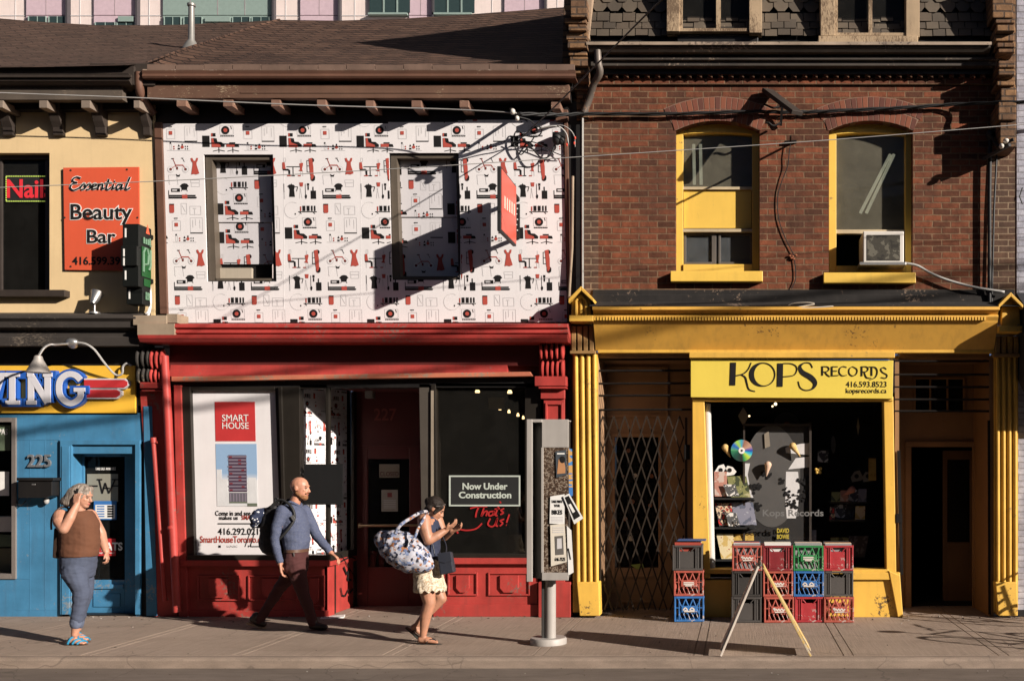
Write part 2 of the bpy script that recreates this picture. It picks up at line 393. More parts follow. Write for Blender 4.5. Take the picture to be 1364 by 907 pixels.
# ================================================================ printed wall pattern (Surface art of the white panel)
D, R, G = 0, 1, 2
def ngon(cx, cy, r, n=14): return [(cx + r * math.cos(2 * math.pi * i / n), cy + r * math.sin(2 * math.pi * i / n)) for i in range(n)]
def rc(x0, y0, x1, y1): return [(x0, y0), (x1, y0), (x1, y1), (x0, y1)]
def ln(x0, y0, x1, y1, w=5):
    d = Vector((x1 - x0, y1 - y0)); d.normalize(); n = Vector((-d.y, d.x)) * w / 2
    return [(x0 + n.x, y0 + n.y), (x1 + n.x, y1 + n.y), (x1 - n.x, y1 - n.y), (x0 - n.x, y0 - n.y)]
def outl(x0, y0, x1, y1, w=4): return [rc(x0, y0, x1, y0 + w), rc(x0, y1 - w, x1, y1), rc(x0, y0 + w, x0 + w, y1 - w), rc(x1 - w, y0 + w, x1, y1 - w)]
ICON = []
def gx(a): return 180 if a < 381 else 520
def gy(b): return 230 if b < 360 else (470 if b < 575 else (680 if b < 765 else 830))
def ic(m, *polys):
    k = .94
    for p in polys: ICON.append((m, [((gx(a) + (a - gx(a)) * k - 25) * .1544, (gy(b) + (b - gy(b)) * k - 100) * .1544) for a, b in p]))
ic(D, rc(28, 200, 95, 303)); ic(G, rc(36, 212, 87, 222), rc(36, 286, 87, 292))
ic(R, [(110, 222), (128, 222), (135, 262), (190, 283), (197, 305), (112, 305)]); ic(D, [(128, 222), (160, 225), (166, 255), (200, 257), (232, 283), (230, 303), (198, 303), (190, 281), (138, 260)])
ic(D, rc(122, 177, 151, 207)); ic(R, rc(110, 177, 122, 207)); ic(D, rc(175, 305, 182, 355), ln(123, 342, 178, 330, 6), ln(178, 330, 232, 342, 6))
ic(R, rc(248, 275, 322, 303)); ic(D, [(322, 275), (358, 278), (366, 303), (322, 303)], rc(275, 261, 330, 272), rc(303, 305, 310, 355), ln(256, 342, 307, 330, 6), ln(307, 330, 362, 342, 6))
ic(D, ngon(242, 150, 38, 18)); ic(R, ngon(242, 150, 18)); ic(D, *[rc(195 + 16 * i, 197, 207 + 16 * i, 208) for i in range(8)]); ic(G, *outl(190, 108, 316, 190, 3))
ic(D, ln(292, 112, 300, 140, 5)); ic(G, *outl(387, 138, 466, 230, 4)); ic(R, rc(409, 158, 441, 191)); ic(D, rc(405, 112, 440, 120)); ic(G, rc(412, 120, 434, 130))
ic(G, *outl(553, 110, 668, 248, 3)); ic(D, rc(553, 247, 668, 256)); ic(G, rc(575, 130, 580, 200), rc(600, 120, 604, 180), rc(640, 130, 644, 210))
ic(D, rc(415, 260, 428, 274)); ic(G, *outl(415, 276, 434, 328, 3)); ic(R, ngon(453, 300, 7, 8), ngon(453, 320, 7, 8)); ic(D, rc(487, 297, 507, 300), [(487, 300), (497, 278), (508, 300)], rc(487, 312, 508, 327))
ic(R, ngon(529, 305, 15, 10)); ic(D, rc(523, 275, 535, 290), rc(553, 293, 562, 305), rc(573, 293, 582, 305), rc(553, 316, 562, 327), rc(573, 316, 582, 327)); ic(G, rc(388, 333, 606, 337))
ic(R, [(48, 430), (70, 428), (78, 490), (48, 490)]); ic(G, *outl(60, 388, 80, 425, 3)); ic(D, [(50, 490), (100, 488), (119, 502), (119, 547), (104, 547), (101, 505), (52, 503)]); ic(R, rc(90, 547, 125, 556))
ic(D, rc(85, 466, 206, 473), rc(142, 473, 149, 549), rc(128, 548, 162, 556)); ic(R, [(205, 440), (230, 432), (240, 440), (228, 490), (234, 512), (196, 505), (212, 490)], rc(188, 547, 214, 556)); ic(G, rc(218, 400, 226, 430), rc(212, 512, 216, 556), rc(58, 503, 62, 556), rc(232, 512, 236, 556))
ic(R, [(290, 395), (322, 388), (333, 470), (333, 565), (312, 580), (300, 530)]); ic(D, ngon(321, 410, 21, 12), ngon(325, 566, 22, 12)); ic(D, rc(272, 410, 277, 520), rc(272, 410, 292, 415), rc(272, 460, 294, 465), rc(272, 516, 298, 521))
for cx in (415, 552):
    ic(G, ngon(cx, 493, 31, 16)); ic(3, ngon(cx, 493, 24, 16)); ic(D, ngon(cx, 493, 13, 10)); ic(R, ngon(cx, 493, 6, 8))
ic(R, ln(460, 455, 530, 455, 9), ln(440, 395, 463, 455, 5), ln(415, 493, 462, 458, 5), ln(530, 455, 552, 493, 6), ln(462, 458, 480, 495, 5)); ic(D, rc(425, 391, 450, 399), rc(515, 388, 535, 394), ln(528, 392, 545, 425, 4), rc(468, 470, 484, 495))
ic(R, [(601, 392), (618, 388), (630, 415), (645, 415), (656, 388), (672, 390), (664, 420), (655, 430), (656, 455), (678, 530), (650, 541), (625, 536), (603, 541), (618, 455), (619, 430), (607, 418)])
ic(G, ln(395, 545, 470, 545, 4), ln(395, 600, 405, 620, 4), ln(470, 545, 480, 620, 4), ln(395, 545, 400, 600, 4)); ic(D, [(462, 535), (478, 545), (490, 545), (503, 535), (497, 560), (470, 560)])
ic(G, *outl(595, 575, 680, 603, 4), *outl(600, 603, 678, 640, 4))
ic(D, rc(55, 610, 60, 690)); ic(G, *outl(53, 690, 64, 752, 4))
ic(D, [(85, 637), (105, 620), (122, 618), (126, 606), (130, 618), (148, 622), (158, 634), (150, 665), (156, 732), (103, 732), (109, 665), (99, 642)], ln(158, 640, 184, 640, 6), ln(184, 640, 172, 682, 6))
ic(R, [(200, 600), (235, 600), (231, 637), (205, 637)]); ic(D, rc(252, 612, 256, 715), [(246, 725), (254, 710), (262, 710), (268, 725), (262, 748), (252, 748)], rc(270, 608, 290, 630), rc(274, 634, 286, 668), rc(302, 675, 351, 750), rc(319, 640, 329, 678)); ic(G, ln(207, 660, 197, 745, 4), ln(207, 660, 222, 745, 4), rc(203, 650, 211, 665))
ic(D, *outl(415, 655, 496, 686, 7), rc(470, 660, 492, 682)); ic(G, rc(424, 664, 466, 678))
ic(D, [(494, 635), (515, 612), (537, 607), (562, 612), (580, 635), (566, 642), (560, 669), (512, 669), (508, 642)], ln(512, 669, 508, 682, 5), ln(560, 669, 564, 682, 5)); ic(G, rc(518, 640, 554, 644))
ic(D, rc(389, 672, 395, 748), rc(389, 714, 638, 727), [(395, 731), (645, 731), (650, 740), (640, 747), (395, 747)]); ic(R, rc(513, 712, 562, 748)); ic(G, rc(545, 700, 560, 711))
ic(G, *[ln(130 + 75 * math.cos(a), 845 + 75 * math.sin(a), 130 + 75 * math.cos(a + .35), 845 + 75 * math.sin(a + .35), 3) for a in [i * .35 for i in range(1, 15)]])
ic(D, rc(183, 856, 354, 863), ln(195, 862, 212, 878, 6), ln(320, 862, 337, 878, 6), rc(222, 804, 249, 852), rc(261, 804, 288, 852), rc(301, 804, 316, 852), rc(328, 804, 342, 852)); ic(G, rc(226, 810, 245, 816), rc(265, 810, 284, 816)); ic(R, rc(200, 810, 211, 852))
ic(R, [(393, 797), (438, 797), (438, 862), (430, 870), (400, 870), (393, 862)]); ic(D, rc(393, 786, 438, 797)); ic(G, *outl(500, 780, 554, 882, 4), ln(510, 800, 540, 860, 3))
ic(G, *outl(580, 806, 684, 886, 4), rc(610, 825, 640, 832), rc(622, 832, 627, 880)); ic(D, rc(150, 872, 160, 886))
def clip(poly, x0, y0, x1, y1):
    for ax, lim, sg in ((0, x0, 1), (0, x1, -1), (1, y0, 1), (1, y1, -1)):
        out = []
        for i in range(len(poly)):
            a, b = poly[i - 1], poly[i]; da, db = sg * (a[ax] - lim), sg * (b[ax] - lim)
            if (da < 0) != (db < 0):
                k = da / (da - db); out.append((a[0] + k * (b[0] - a[0]), a[1] + k * (b[1] - a[1])))
            if db >= 0: out.append(b)
        poly = out
        if len(poly) < 3: return None
    return poly
def pattern(mb, regions, ox, oy, mapf, sc=1.0, tw=102.8, th=122.0):
    for (x0, y0, x1, y1) in regions:
        for i in range(int((x0 - ox) // (tw * sc)) - 1, int((x1 - ox) // (tw * sc)) + 2):
            for j in range(int((y0 - oy) // (th * sc)) - 1, int((y1 - oy) // (th * sc)) + 2):
                for m, p in ICON:
                    q = clip([(ox + (i * tw + a) * sc + j * 4 * sc, oy + (j * th + b) * sc) for a, b in p], x0, y0, x1, y1)
                    if not q: continue
                    lift = .0035 if m == 1 else (.003 if m == 0 else (.0025 if m == 3 else .002))
                    mb.poly([mapf(a, b, lift) for a, b in q], m)
PMATS = [INK, REDINK, GREYINK, WHITE]

# ================================================================ RED SHOP BUILDING
rb = thing('red_shop_building', 'red fronted shop building with white icon printed panel upstairs and brown shingle roof', 'building', (-4.6, 0, 0))
def part(mb, name, m, parent=rb, bevel=0.0, smooth=False, label=None):
    o = mb.build(name, m, parent, bevel, smooth)
    if label: o['label'] = label
    return o
# upper wall behind the panel, with two window openings
mb = MB(); U = .02
for r in ((176, 135, 272, 432), (364, 135, 520, 432), (611, 135, 776, 432), (272, 135, 364, 208), (520, 135, 611, 206), (272, 374, 364, 432), (520, 372, 611, 432)):
    mb.pbox(r[0], r[2], r[1], r[3], U, U + .25)
part(mb, 'wall', BLACKP)
wl, wr = (216.5, 750), (224.5, 756)                      # panel leans a little
def panmap(yf):
    def f(px, py, lift=0):
        k = (py - 165) / 265; lean = 8 * k * (750 - px) / 534 + 5.5 * k * (px - 217) / 534
        return Vector((X(px + lean, yf), yf - lift, Z(py, yf)))
    return f
pm = panmap(0.0); holes = [(270, 206, 362.5, 375), (517, 204, 610, 373)]
regs = [(217, 165, 270, 430), (362.5, 165, 517, 429.5), (610, 160, 750, 429), (270, 165, 362.5, 206), (517, 163, 610, 204), (270, 375, 362.5, 429.7), (517, 373, 610, 429.2)]
mb = MB()
for a, b, c, d in regs:
    q = [pm(a, b), pm(c, b), pm(c, d), pm(a, d)]
    mb.add(q + [v + Vector((0, U - .002, 0)) for v in q], [(0, 1, 2, 3), (7, 6, 5, 4), (0, 4, 5, 1), (1, 5, 6, 2), (2, 6, 7, 3), (3, 7, 4, 0)])
for px_ in (378, 480, 613): mb.pbox(px_, px_ + .8, 166, 429, -.001, .0)
pn = part(mb, 'printed_panel', WHITE)
mb = MB(); pattern(mb, regs, 374 - 4, 165.4, pm); part(mb, 'printed_icons', PMATS, pn)
for wi, (a, b, c, d) in enumerate(holes):
    mb = MB(); y0 = .012
    p = lambda px, py: (pm(px, py).x, pm(px, py).z)
    for q in (((a, b), (a + 9, b), (a + 10, d), (a, d)), ((c - 5, b), (c, b), (c, d), (c - 5, d)), ((a + 9, b), (c - 5, b), (c - 5, b + 6), (a + 9, b + 6)), ((a + 9, d - 5), (c - 5, d - 5), (c - 5, d), (a + 9, d))):
        mb.prism([p(*k) for k in q], .035, .2)
    fr = part(mb, 'window', paint('grey_brown_jamb', (.10, .08, .06), .5, .2))
    mb = MB(); bm_ = panmap(.13)
    def bq(mb, x0, y0, x1, y1, yy):
        q = [(panmap(yy)(x0, y0)), (panmap(yy)(x1, y0)), (panmap(yy)(x1, y1)), (panmap(yy)(x0, y1))]
        mb.prism([(v.x, v.z) for v in q], yy, yy + .012)
    br = [(a + 8, b + 8, c - 3, 296), (a + 11, 294, c - 4, 352)] if wi == 0 else [(a + 5, b + 8, c - 3, 289), (a + 5, 290, c - 3, 368)]
    bq(mb, *br[0], .14); bq(mb, *br[1], .156); part(mb, 'blind', paint('blind_white', (.56, .54, .55), .7, .04, dirt=.1), fr)
    mb = MB(); pattern(mb, [br[0]], 374 - 103 - 4 + 12, 165.4 - 32, panmap(.14)); pattern(mb, [br[1]], 374 - 103 - 4 + 12, 165.4 + 6, panmap(.156)); part(mb, 'blind_print', PMATS, fr)
    if wi == 0: mb = MB(); mb.pbox(281, 335, 357, 372, .14, .2); part(mb, 'window_box', paint('dull_sill', (.42, .36, .28), .7, .12), fr)
    mb = MB(); mb.pbox(a + 6, c, b + 4, d - 4, .185, .19); part(mb, 'pane', DARKIN, fr)
# corner boards and trim beside the panel
mb = MB()
mb.pprism([(205, 163), (215, 163), (223, 418), (213, 418)], -.03, .06); part(mb, 'corner_board', BROWNTRIM, bevel=.005)
mb = MB(); mb.pprism([(751, 160), (756, 160), (760, 405), (756.5, 428)], -.03, .06)
part(mb, 'corner_board', BROWNTRIM, bevel=.005)
mb = MB(); mb.pbox(740, 756, 146, 161, -.05, .05); part(mb, 'cap_block', BROWNTRIM, bevel=.005)
mb = MB(); mb.tube([W(763, 235, -.06), W(762, 330, -.06), W(758, 395, -.06)], .016, 8); part(mb, 'trim_strip', GREYWOOD)
# eaves
mb = MB(); mb.pbox(196, 758, 113, 131, -.28, -.20); mb.pbox(320, 757, 122.5, 124.5, -.287, -.28)
part(mb, 'fascia', paint('brown_fascia', (.125, .066, .042), .65, .25, (.3, .22, .14), .26, grain=(1, 1, 3)), bevel=.004)
mb = MB(); zt = Z(131, -.28)
mb.pbox(184, 762, 90, 118, -.19, -.03); mb.box(X(190), X(762), -.2, .06, Z(131, -.2), Z(120, -.2)); part(mb, 'soffit', BLACKP)
for x0, x1, yy in ((235, 248, 133), (297, 310, 133), (361, 373, 133), (422, 434, 133), (487, 498, 134), (548, 561, 134), (612, 624, 134), (734, 746, 136)):
    mb = MB(); mb.pbox(x0, x1, yy, yy + 9, -.275, .06); part(mb, 'rafter_tail', paint('rafter_paint', (.20, .11, .075), .7, .25, (.4, .3, .2), .3), bevel=.004)
mb = MB(); gy = -.36
prof = [(-.20, 0), (-.36, 0), (-.375, .02), (-.365, .05), (-.38, .085), (-.37, .085), (-.355, .05), (-.36, .03), (-.35, .012), (-.20, .012)]
z0 = Z(104.5, gy); mb.xprism([(a, b + z0) for a, b in prof], X(190, gy), X(767, gy)); gut = part(mb, 'gutter', BROWNTRIM)
mb = MB(); mb.pbox(190, 757, 92.5, 96, -.37, -.30); part(mb, 'drip_edge', paint('drip_edge', (.3, .22, .16), .5, .3, (.6, .5, .4), .4), gut)
# roofs: shingled slope, hip towards the neighbour
SHING = bricks('brown_shingles', (.062, .036, .026), (.112, .066, .046), (.018, .012, .010), bw=.30, rh=.095, ms=.012, bmp=.9, dark=(.07, .042, .03), rough=.95, grime=.5)
def roofgrid(mb, cols, rows=14):
    """cols: list of (px, py_eave, y_eave, py_ridge, y_ridge)"""
    n = rows + 1; vs = []
    for px, pe, ye, pr, yr in cols:
        a, b = W(px, pe, ye), W(px, pr, yr); b.x = a.x + (b.x - a.x) * .0 + (X(px, yr) - a.x)
        for i in range(n):
            k = i / rows; p = a.lerp(b, k); p.z -= .10 * math.sin(math.pi * k); vs.append(p)
    mb.add(vs, [(i * n + j, (i + 1) * n + j, (i + 1) * n + j + 1, i * n + j + 1) for i in range(len(cols) - 1) for j in range(rows)])
ye = -.365
red_cols = [(196, 93, ye, 84, .1), (240, 93, ye, 68, 1.1), (290, 93.5, ye, 52, 2.2), (340, 94, ye, 36, 3.3), (372, 94, ye, 27, 4.0), (450, 94, ye, 28, 4.0), (540, 94, ye, 25, 4.0), (620, 94, ye, 20, 4.0), (700, 94, ye, 14, 4.0), (765, 94, ye, 9, 4.0)]
mb = MB(); roofgrid(mb, red_cols); rf = part(mb, 'roof', SHING)
mb = MB(); mb.tube([W(196, 85, .1), W(240, 68, 1.1), W(290, 52, 2.2), W(340, 36, 3.3), W(372, 27, 4.0)], .022, 6); part(mb, 'hip_cap', SHING, rf)
mb = MB()
for i in range(15): mb.pbox(196 + 38 * i, 233 + 38 * i, 87 + random.uniform(-1.5, 0), 93.5, -.36 - .012 - .001 * (i % 2), -.33)
part(mb, 'starter_shingles', paint('edge_shingles', (.15, .095, .07), .9, .35), rf)
# vent pipe
mb = MB(); q = W(255, 59, 2.0); mb.lathe((q.x, q.y, q.z - .1), [(.13, 0), (.09, .08), (.042, .16), (.040, .62), (.055, .63), (.055, .66), (.03, .66)], 16); part(mb, 'vent_pipe', GALV, smooth=True)
# left rainwater pipe from the gutter
mb = MB(); mb.tube([W(186, 97, -.3), W(186, 118, -.28), W(190, 132, -.2), W(200, 146, -.06), W(205, 153, -.02)], .05, 10, smooth_steps=4); part(mb, 'downpipe', BROWNTRIM, smooth=True)
# ---------------- storefront
mb = MB(); yc = -.35
zz = lambda py, y=-.35: Z(py, y)
cx0, cx1 = X(183, yc), X(756, yc)
prof = [(.06, zz(424)), (-.33, zz(431)), (-.345, zz(436)), (-.31, zz(438)), (-.325, zz(443)), (-.29, zz(444.5)), (-.35, zz(446)), (-.34, zz(450)), (-.3, zz(455)), (.06, zz(455))]
mb.xprism(prof, cx0, cx1); part(mb, 'cornice', RED, bevel=.004)
mb = MB(); mb.pbox(183, 232, 431, 446, -.35, -.05); mb.pbox(222, 236, 418, 430, -.30, -.05); part(mb, 'flashing', GREYWOOD)
mb = MB(); mb.pbox(226, 722, 453, 487, -.012, .06); mb.pbox(226, 722, 487, 516, .06, .2); part(mb, 'shaded_frieze', REDDK)  # cornice shade put into the darker red of this upper band
mb = MB(); prof = [(0.05, Z(486, -.02)), (-.015, Z(486, -.02)), (-.022, Z(492, -.02)), (-.04, Z(498, -.04)), (-.075, Z(500.5, -.07)), (-.075, Z(501.5, -.07)), (.05, Z(501.5, -.07))]
mb.xprism(prof, X(228), X(676)); part(mb, 'architrave', RED)
mb = MB(); mb.pprism([(228, 501.5), (706, 495), (710, 501), (228, 508)], -.095, .05); part(mb, 'lip', REDLIP, bevel=.006)
mb = MB(); mb.pbox(228, 712, 505, 516, .0, .22); part(mb, 'lintel', BLACKP)
# pilasters
mb = MB(); mb.pprism([(186, 520), (218, 520), (236, 822), (206, 822)], -.02, .1); mb.pprism([(231, 513), (241, 513), (250, 822), (238, 822)], -.05, .1)
mb.pbox(186, 219, 509, 517, -.13, .1); mb.pbox(188, 222, 518, 521, -.10, .1); mb.pbox(183, 247, 505, 824, .1, .3)
pl = part(mb, 'pilaster', RED, bevel=.006)
def scroll(mb, px0, px1, py0, py1, n, y, m0=0):
    w = (px1 - px0) / n
    for i in range(n):
        c = px0 + w * (i + .5)
        mb.ell(W(c, (py0 + py1) / 2, y), (w * .42 * PXM(y), .075, (py1 - py0) / 2 * PXM(y)), m=m0, nu=10, nv=8)
mb = MB(); mb.pbox(181, 219, 463, 509, -.06, .1, 1); scroll(mb, 182, 203, 464, 490, 3, -.12, 1); scroll(mb, 201, 221, 465, 492, 3, -.12); scroll(mb, 184, 203, 489, 511, 3, -.09, 1); scroll(mb, 201, 219, 490, 511, 3, -.09)
part(mb, 'bracket', [RED, paint('soot_black', (.03, .026, .022), .6, .3, (.25, .2, .13), .35)], pl, smooth=True)
mb = MB(); mb.tube([W(219, 474, -.14), W(224, 560, -.14), W(228, 660, -.14), W(236, 815, -.14)], .046, 12); mb.tube([W(228.5, 700, -.14), W(229.4, 704, -.14)], .052, 12); part(mb, 'downpipe', RED, smooth=True)
mb = MB(); mb.tube([W(204, 583, -.09), W(220, 800, -.09)], .026, 10); mb.tube([W(204, 583, -.09), W(205, 590, -.09)], .036, 10); mb.tube([W(202, 590, -.09), W(210, 589, -.1)], .014, 8); part(mb, 'conduit', RED, smooth=True)
mb = MB(); mb.pbox(724, 752, 531, 822, -.05, .1); mb.pbox(712, 754, 501, 514, -.16, .1); mb.pbox(717, 754, 515, 517.5, -.15, .1); mb.pbox(720, 752, 517.5, 531, -.08, .1); mb.pbox(717, 760, 775, 822, -.09, .1)
for a, b, c, d in ((726, 729, 536, 770), (747, 750, 536, 770), (729, 747, 536, 539), (729, 747, 767, 770)): mb.pbox(a, b, c, d, -.075, -.05)
pl2 = part(mb, 'pilaster', RED, bevel=.006)
mb = MB(); mb.pbox(718, 752, 452, 501, -.05, .1); scroll(mb, 718, 753, 453, 479, 5, -.12); scroll(mb, 720, 753, 480, 503, 5, -.08); part(mb, 'bracket', RED, pl2, smooth=True)
# party gap between the red shop and the brick building (its shade put in as a black sheet)
mb = MB(); mb.pbox(752, 778, 90, 822, .08, .3); part(mb, 'party_gap_shade', BLACKP)
# left display window
mb = MB()
mb.pprism([(241, 515), (253, 515), (259, 745), (249, 745)], -.03, .1); mb.pprism([(366, 515), (399, 515), (401, 740), (374, 742)], -.02, .1); mb.pprism([(370, 515), (375, 515), (381, 742), (377, 742)], -.05, -.02)
mb.pbox(253, 366, 515, 520, -.02, .1); mb.pbox(249, 441, 739, 747, -.06, .1); mb.pbox(399, 436, 512, 518, .0, .1)
mb.pbox(433.5, 438.5, 515, 745, .0, .06)
dw = part(mb, 'display_window', FRAMEMETAL, bevel=.006)
mb = MB(); mb.pbox(250, 372, 518, 741, .06, .066); part(mb, 'pane', PANE, dw)
mb = MB(); mb.pbox(399, 434, 517, 741, .04, .046); part(mb, 'pane', PANE, dw)
xr = -5.0
mb = MB(); mb.box(xr - .006, xr, .08, .86, Z(741), Z(516)); part(mb, 'pane', PANE, dw)
mb = MB(); mb.box(xr - .03, xr + .012, .86, .98, 0, Z(514)); mb.box(xr - .03, xr + .012, .08, .86, Z(747), Z(738)); mb.box(xr - .03, xr + .014, 0, .26, 0, Z(747)); part(mb, 'return_frame', FRAMEMETAL, dw, bevel=.005)
# splayed printed wall inside
A, B = (X(396, .16), .16), (X(462, .93), .93)
def spl(px, py, lift=0):
    k = (px - 396) / 110.0; p = Vector((A[0] + (B[0] - A[0]) * k, A[1] + (B[1] - A[1]) * k, Z(py)))
    n = Vector((B[1] - A[1], -(B[0] - A[0]), 0)).normalized(); return p + n * lift * 1.5
mb = MB(); q = [spl(396, 512), spl(506, 512), spl(506, 760), spl(396, 760)]; off = Vector((-.03, .03, 0))
mb.add(q + [v + off for v in q], [(0, 1, 2, 3), (7, 6, 5, 4), (0, 4, 5, 1), (1, 5, 6, 2), (2, 6, 7, 3), (3, 7, 4, 0)]); bw_ = part(mb, 'display_back_wall', WHITE)
mb = MB(); pattern(mb, [(397, 514, 505, 758)], 396, 530, spl, sc=.62); part(mb, 'printed_icons', PMATS, bw_)
# shop interior boxes
def room(mb, x0, x1, y0, y1, z0, z1, th=.05):
    mb.box(x0, x1, y1, y1 + th, z0, z1); mb.box(x0 - th, x0, y0, y1 + th, z0, z1); mb.box(x1, x1 + th, y0, y1 + th, z0, z1)
    mb.box(x0 - th, x1 + th, y0, y1 + th, z1, z1 + th); mb.box(x0 - th, x1 + th, y0, y1 + th, z0 - th, z0)
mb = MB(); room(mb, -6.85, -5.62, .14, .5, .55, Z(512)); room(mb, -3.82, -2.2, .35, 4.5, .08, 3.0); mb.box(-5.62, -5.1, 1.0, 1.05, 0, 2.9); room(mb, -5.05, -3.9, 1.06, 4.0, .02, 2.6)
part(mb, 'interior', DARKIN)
# entrance: door wall set back, ceiling, right pier
mb = MB(); yd = .95; dx0, dx1 = -5.0, -3.86
mb.box(dx0, dx1, yd, yd + .08, Z(597, yd), 3.0); mb.box(dx0, X(474, yd), yd, yd + .08, .0, Z(597, yd)); mb.box(X(584, yd), dx1, yd, yd + .08, 0, Z(597, yd)); mb.box(dx0, dx1, .02, yd, Z(514), Z(510))
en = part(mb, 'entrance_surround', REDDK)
mb = MB(); mb.bar(W(472, 593, .93), W(580, 593, .93), .02, .02); mb.bar(W(472.5, 593, .93), W(472.5, 820, .93), .02, .02); part(mb, 'door_moulding', REDDK, en)
lettering('house_number', '227', (498, 528, 544, 560), .945, paint('faded_red', (.28, .06, .05), .4), en, .01)
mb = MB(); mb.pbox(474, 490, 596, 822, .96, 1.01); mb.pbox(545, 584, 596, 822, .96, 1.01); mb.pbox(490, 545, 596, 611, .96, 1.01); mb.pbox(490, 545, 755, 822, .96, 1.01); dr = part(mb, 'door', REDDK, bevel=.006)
mb = MB(); mb.pbox(490, 545, 611, 755, .98, .985); part(mb, 'pane', SMOKED, dr)
mb = MB(); mb.tube([W(478, 700, .9), W(572, 699, .9)], .016, 10); mb.pbox(477, 480, 697, 703, .89, .96); part(mb, 'push_bar', paint('brass', (.45, .33, .2), .35, metal=.7), dr)
mb = MB(); mb.pbox(486, 496, 520, 530, .5, .6); part(mb, 'porch_lamp', plain('frosted', (.35, .33, .3)), en)
# right display window
mb = MB(); mb.pprism([(558, 511), (573, 511), (577, 745), (562, 745)], .0, .3); pr = part(mb, 'pier', paint('dull_metal_pier', (.10, .085, .07), .45, .2, metal=.3), bevel=.005)
mb = MB(); mb.pprism([(574, 512), (580, 512), (583, 742), (577, 742)], -.02, .1); mb.pbox(699, 720, 510, 742, .0, .1); mb.pbox(580, 699, 510, 515, .0, .1); mb.pbox(577, 704, 737, 744, -.03, .1); mb.pbox(582, 703, 513, 519, .08, .12, 0)
dw2 = part(mb, 'display_window', FRAMEMETAL, bevel=.005)
mb = MB(); mb.pbox(578, 701, 513, 740, .05, .056); part(mb, 'pane', glass('tinted_shop_glass', .02, .018, (.75, .72, .68)), dw2)
mb = MB(); mb.pbox(574, 577.5, 520, 742, -.025, -.02); part(mb, 'bead', paint('pale_bead', (.4, .33, .25), .4, metal=.3), dw2)
mb = MB()
for px_, py_, y_, r_ in ((636, 523, .7, .05), (679, 524, .7, .05), (666, 546, 2.4, .035), (678, 550, 2.6, .035), (690, 554.5, 2.8, .035), (697, 558, 3.0, .03)):
    q = W(px_, py_, y_); mb.lathe((q.x, q.y, q.z), [(r_ * .6, 0), (r_ * .6, .02), (r_ * .3, .05)], 10)
part(mb, 'spotlight', emit('warm_lamp', (1, .72, .36), 3.0), dw2)
mb = MB(); mb.pbox(651, 671, 529, 545, 1.2, 1.25); part(mb, 'ceiling_speaker', plain('dim_board', (.3, .28, .24)), dw2)
# bulkheads with raised panels
def bulk(px0, px1, py0, py1, panels, sillpx):
    mb = MB(); mb.pbox(px0, px1, py0 + 8, py1, .0, .2); mb.pbox(px0 - 3, px1 + 2, py0, py0 + 8, -.07, .2); mb.pbox(px0, px1 + 1, py1 - 16, py1, -.025, .0)
    for a, b, c, d in panels:
        w = 2.2
        for r in ((a, b, a + w, d), (c - w, b, c, d), (a + w, b, c - w, b + w), (a + w, d - w, c - w, d)): mb.pbox(r[0], r[2], r[1], r[3], -.022, .0)
        e, f, g, h = a + (c - a) * .28, b + 4, c - (c - a) * .28, d - 4
        mb.pprism([(e, f), (g, f), (g, h - 6), (g - 5, h), (e + 5, h), (e, h - 6)], -.028, .0)
    return part(mb, 'bulkhead', RED, bevel=.004)
bulk(243, 437, 746, 829, [(262, 766, 318, 800), (330, 766, 396, 800), (404, 766, 432, 808)], 0)
bulk(577, 716, 743, 821, [(596, 762, 636, 793), (650, 762, 706, 793)], 0)
mb = MB(); mb.box(xr - .2, xr, .27, .95, 0, Z(741, .0)); mb.box(xr, xr + .015, .27, .95, Z(755), Z(748)); rr_ = part(mb, 'return_bulkhead', RED, bevel=.004)
mb = MB()
def sc(pts, wd=.02):
    for a, b in zip(pts, pts[1:]): mb.bar((xr + .018, a[0], a[1]), (xr + .018, b[0], b[1]), wd, .004, up=(1, 0, 0))
sc([(.35, .62), (.5, .64), (.75, .66), (.9, .62)]); sc([(.4, .72), (.85, .4), (.92, .3)], .015); sc([(.5, .55), (.6, .45), (.7, .5), (.62, .38), (.75, .36)], .03); sc([(.4, .3), (.45, .2), (.55, .18), (.65, .25)], .02); sc([(.7, .2), (.8, .24)], .03)
part(mb, 'scribbles', INK, rr_)

# ================================================================ LEFT CREAM / BLUE BUILDING
cbd = thing('cream_shop_building', 'cream rendered building with blue wooden shopfront and overhanging bracketed eaves', 'building', (-9, 0, 0))
P = lambda mb, n, m, parent=cbd, bevel=0.0, smooth=False: part(mb, n, m, parent, bevel, smooth)
mb = MB()
for r in ((-560, 140, -45, 432), (66, 140, 206, 432), (-45, 140, 66, 204), (-45, 390, 66, 432)): mb.pbox(r[0], r[2], r[1], r[3], 0, .3)
P(mb, 'wall', CREAM)
mb = MB(); mb.pbox(-45, -38, 204, 390, .08, .16); mb.pbox(-38, 66, 204, 212, .08, .16); mb.pbox(60, 66, 212, 390, .1, .16); mb.pbox(-2, 2, 212, 390, .1, .14); fr = P(mb, 'window', paint('brown_sash', (.05, .04, .035), .5, .2))
mb = MB(); mb.pbox(-38, 64, 210, 390, .13, .136); P(mb, 'pane', SMOKED, fr)
mb = MB(); mb.pbox(-50, 86, 386, 395, -.1, .1); P(mb, 'sill', DARKWOOD, fr, .006)
mb = MB(); room(mb, -10.4, -8.3, .2, 2.5, 3.5, 5.7); P(mb, 'interior', DARKIN)
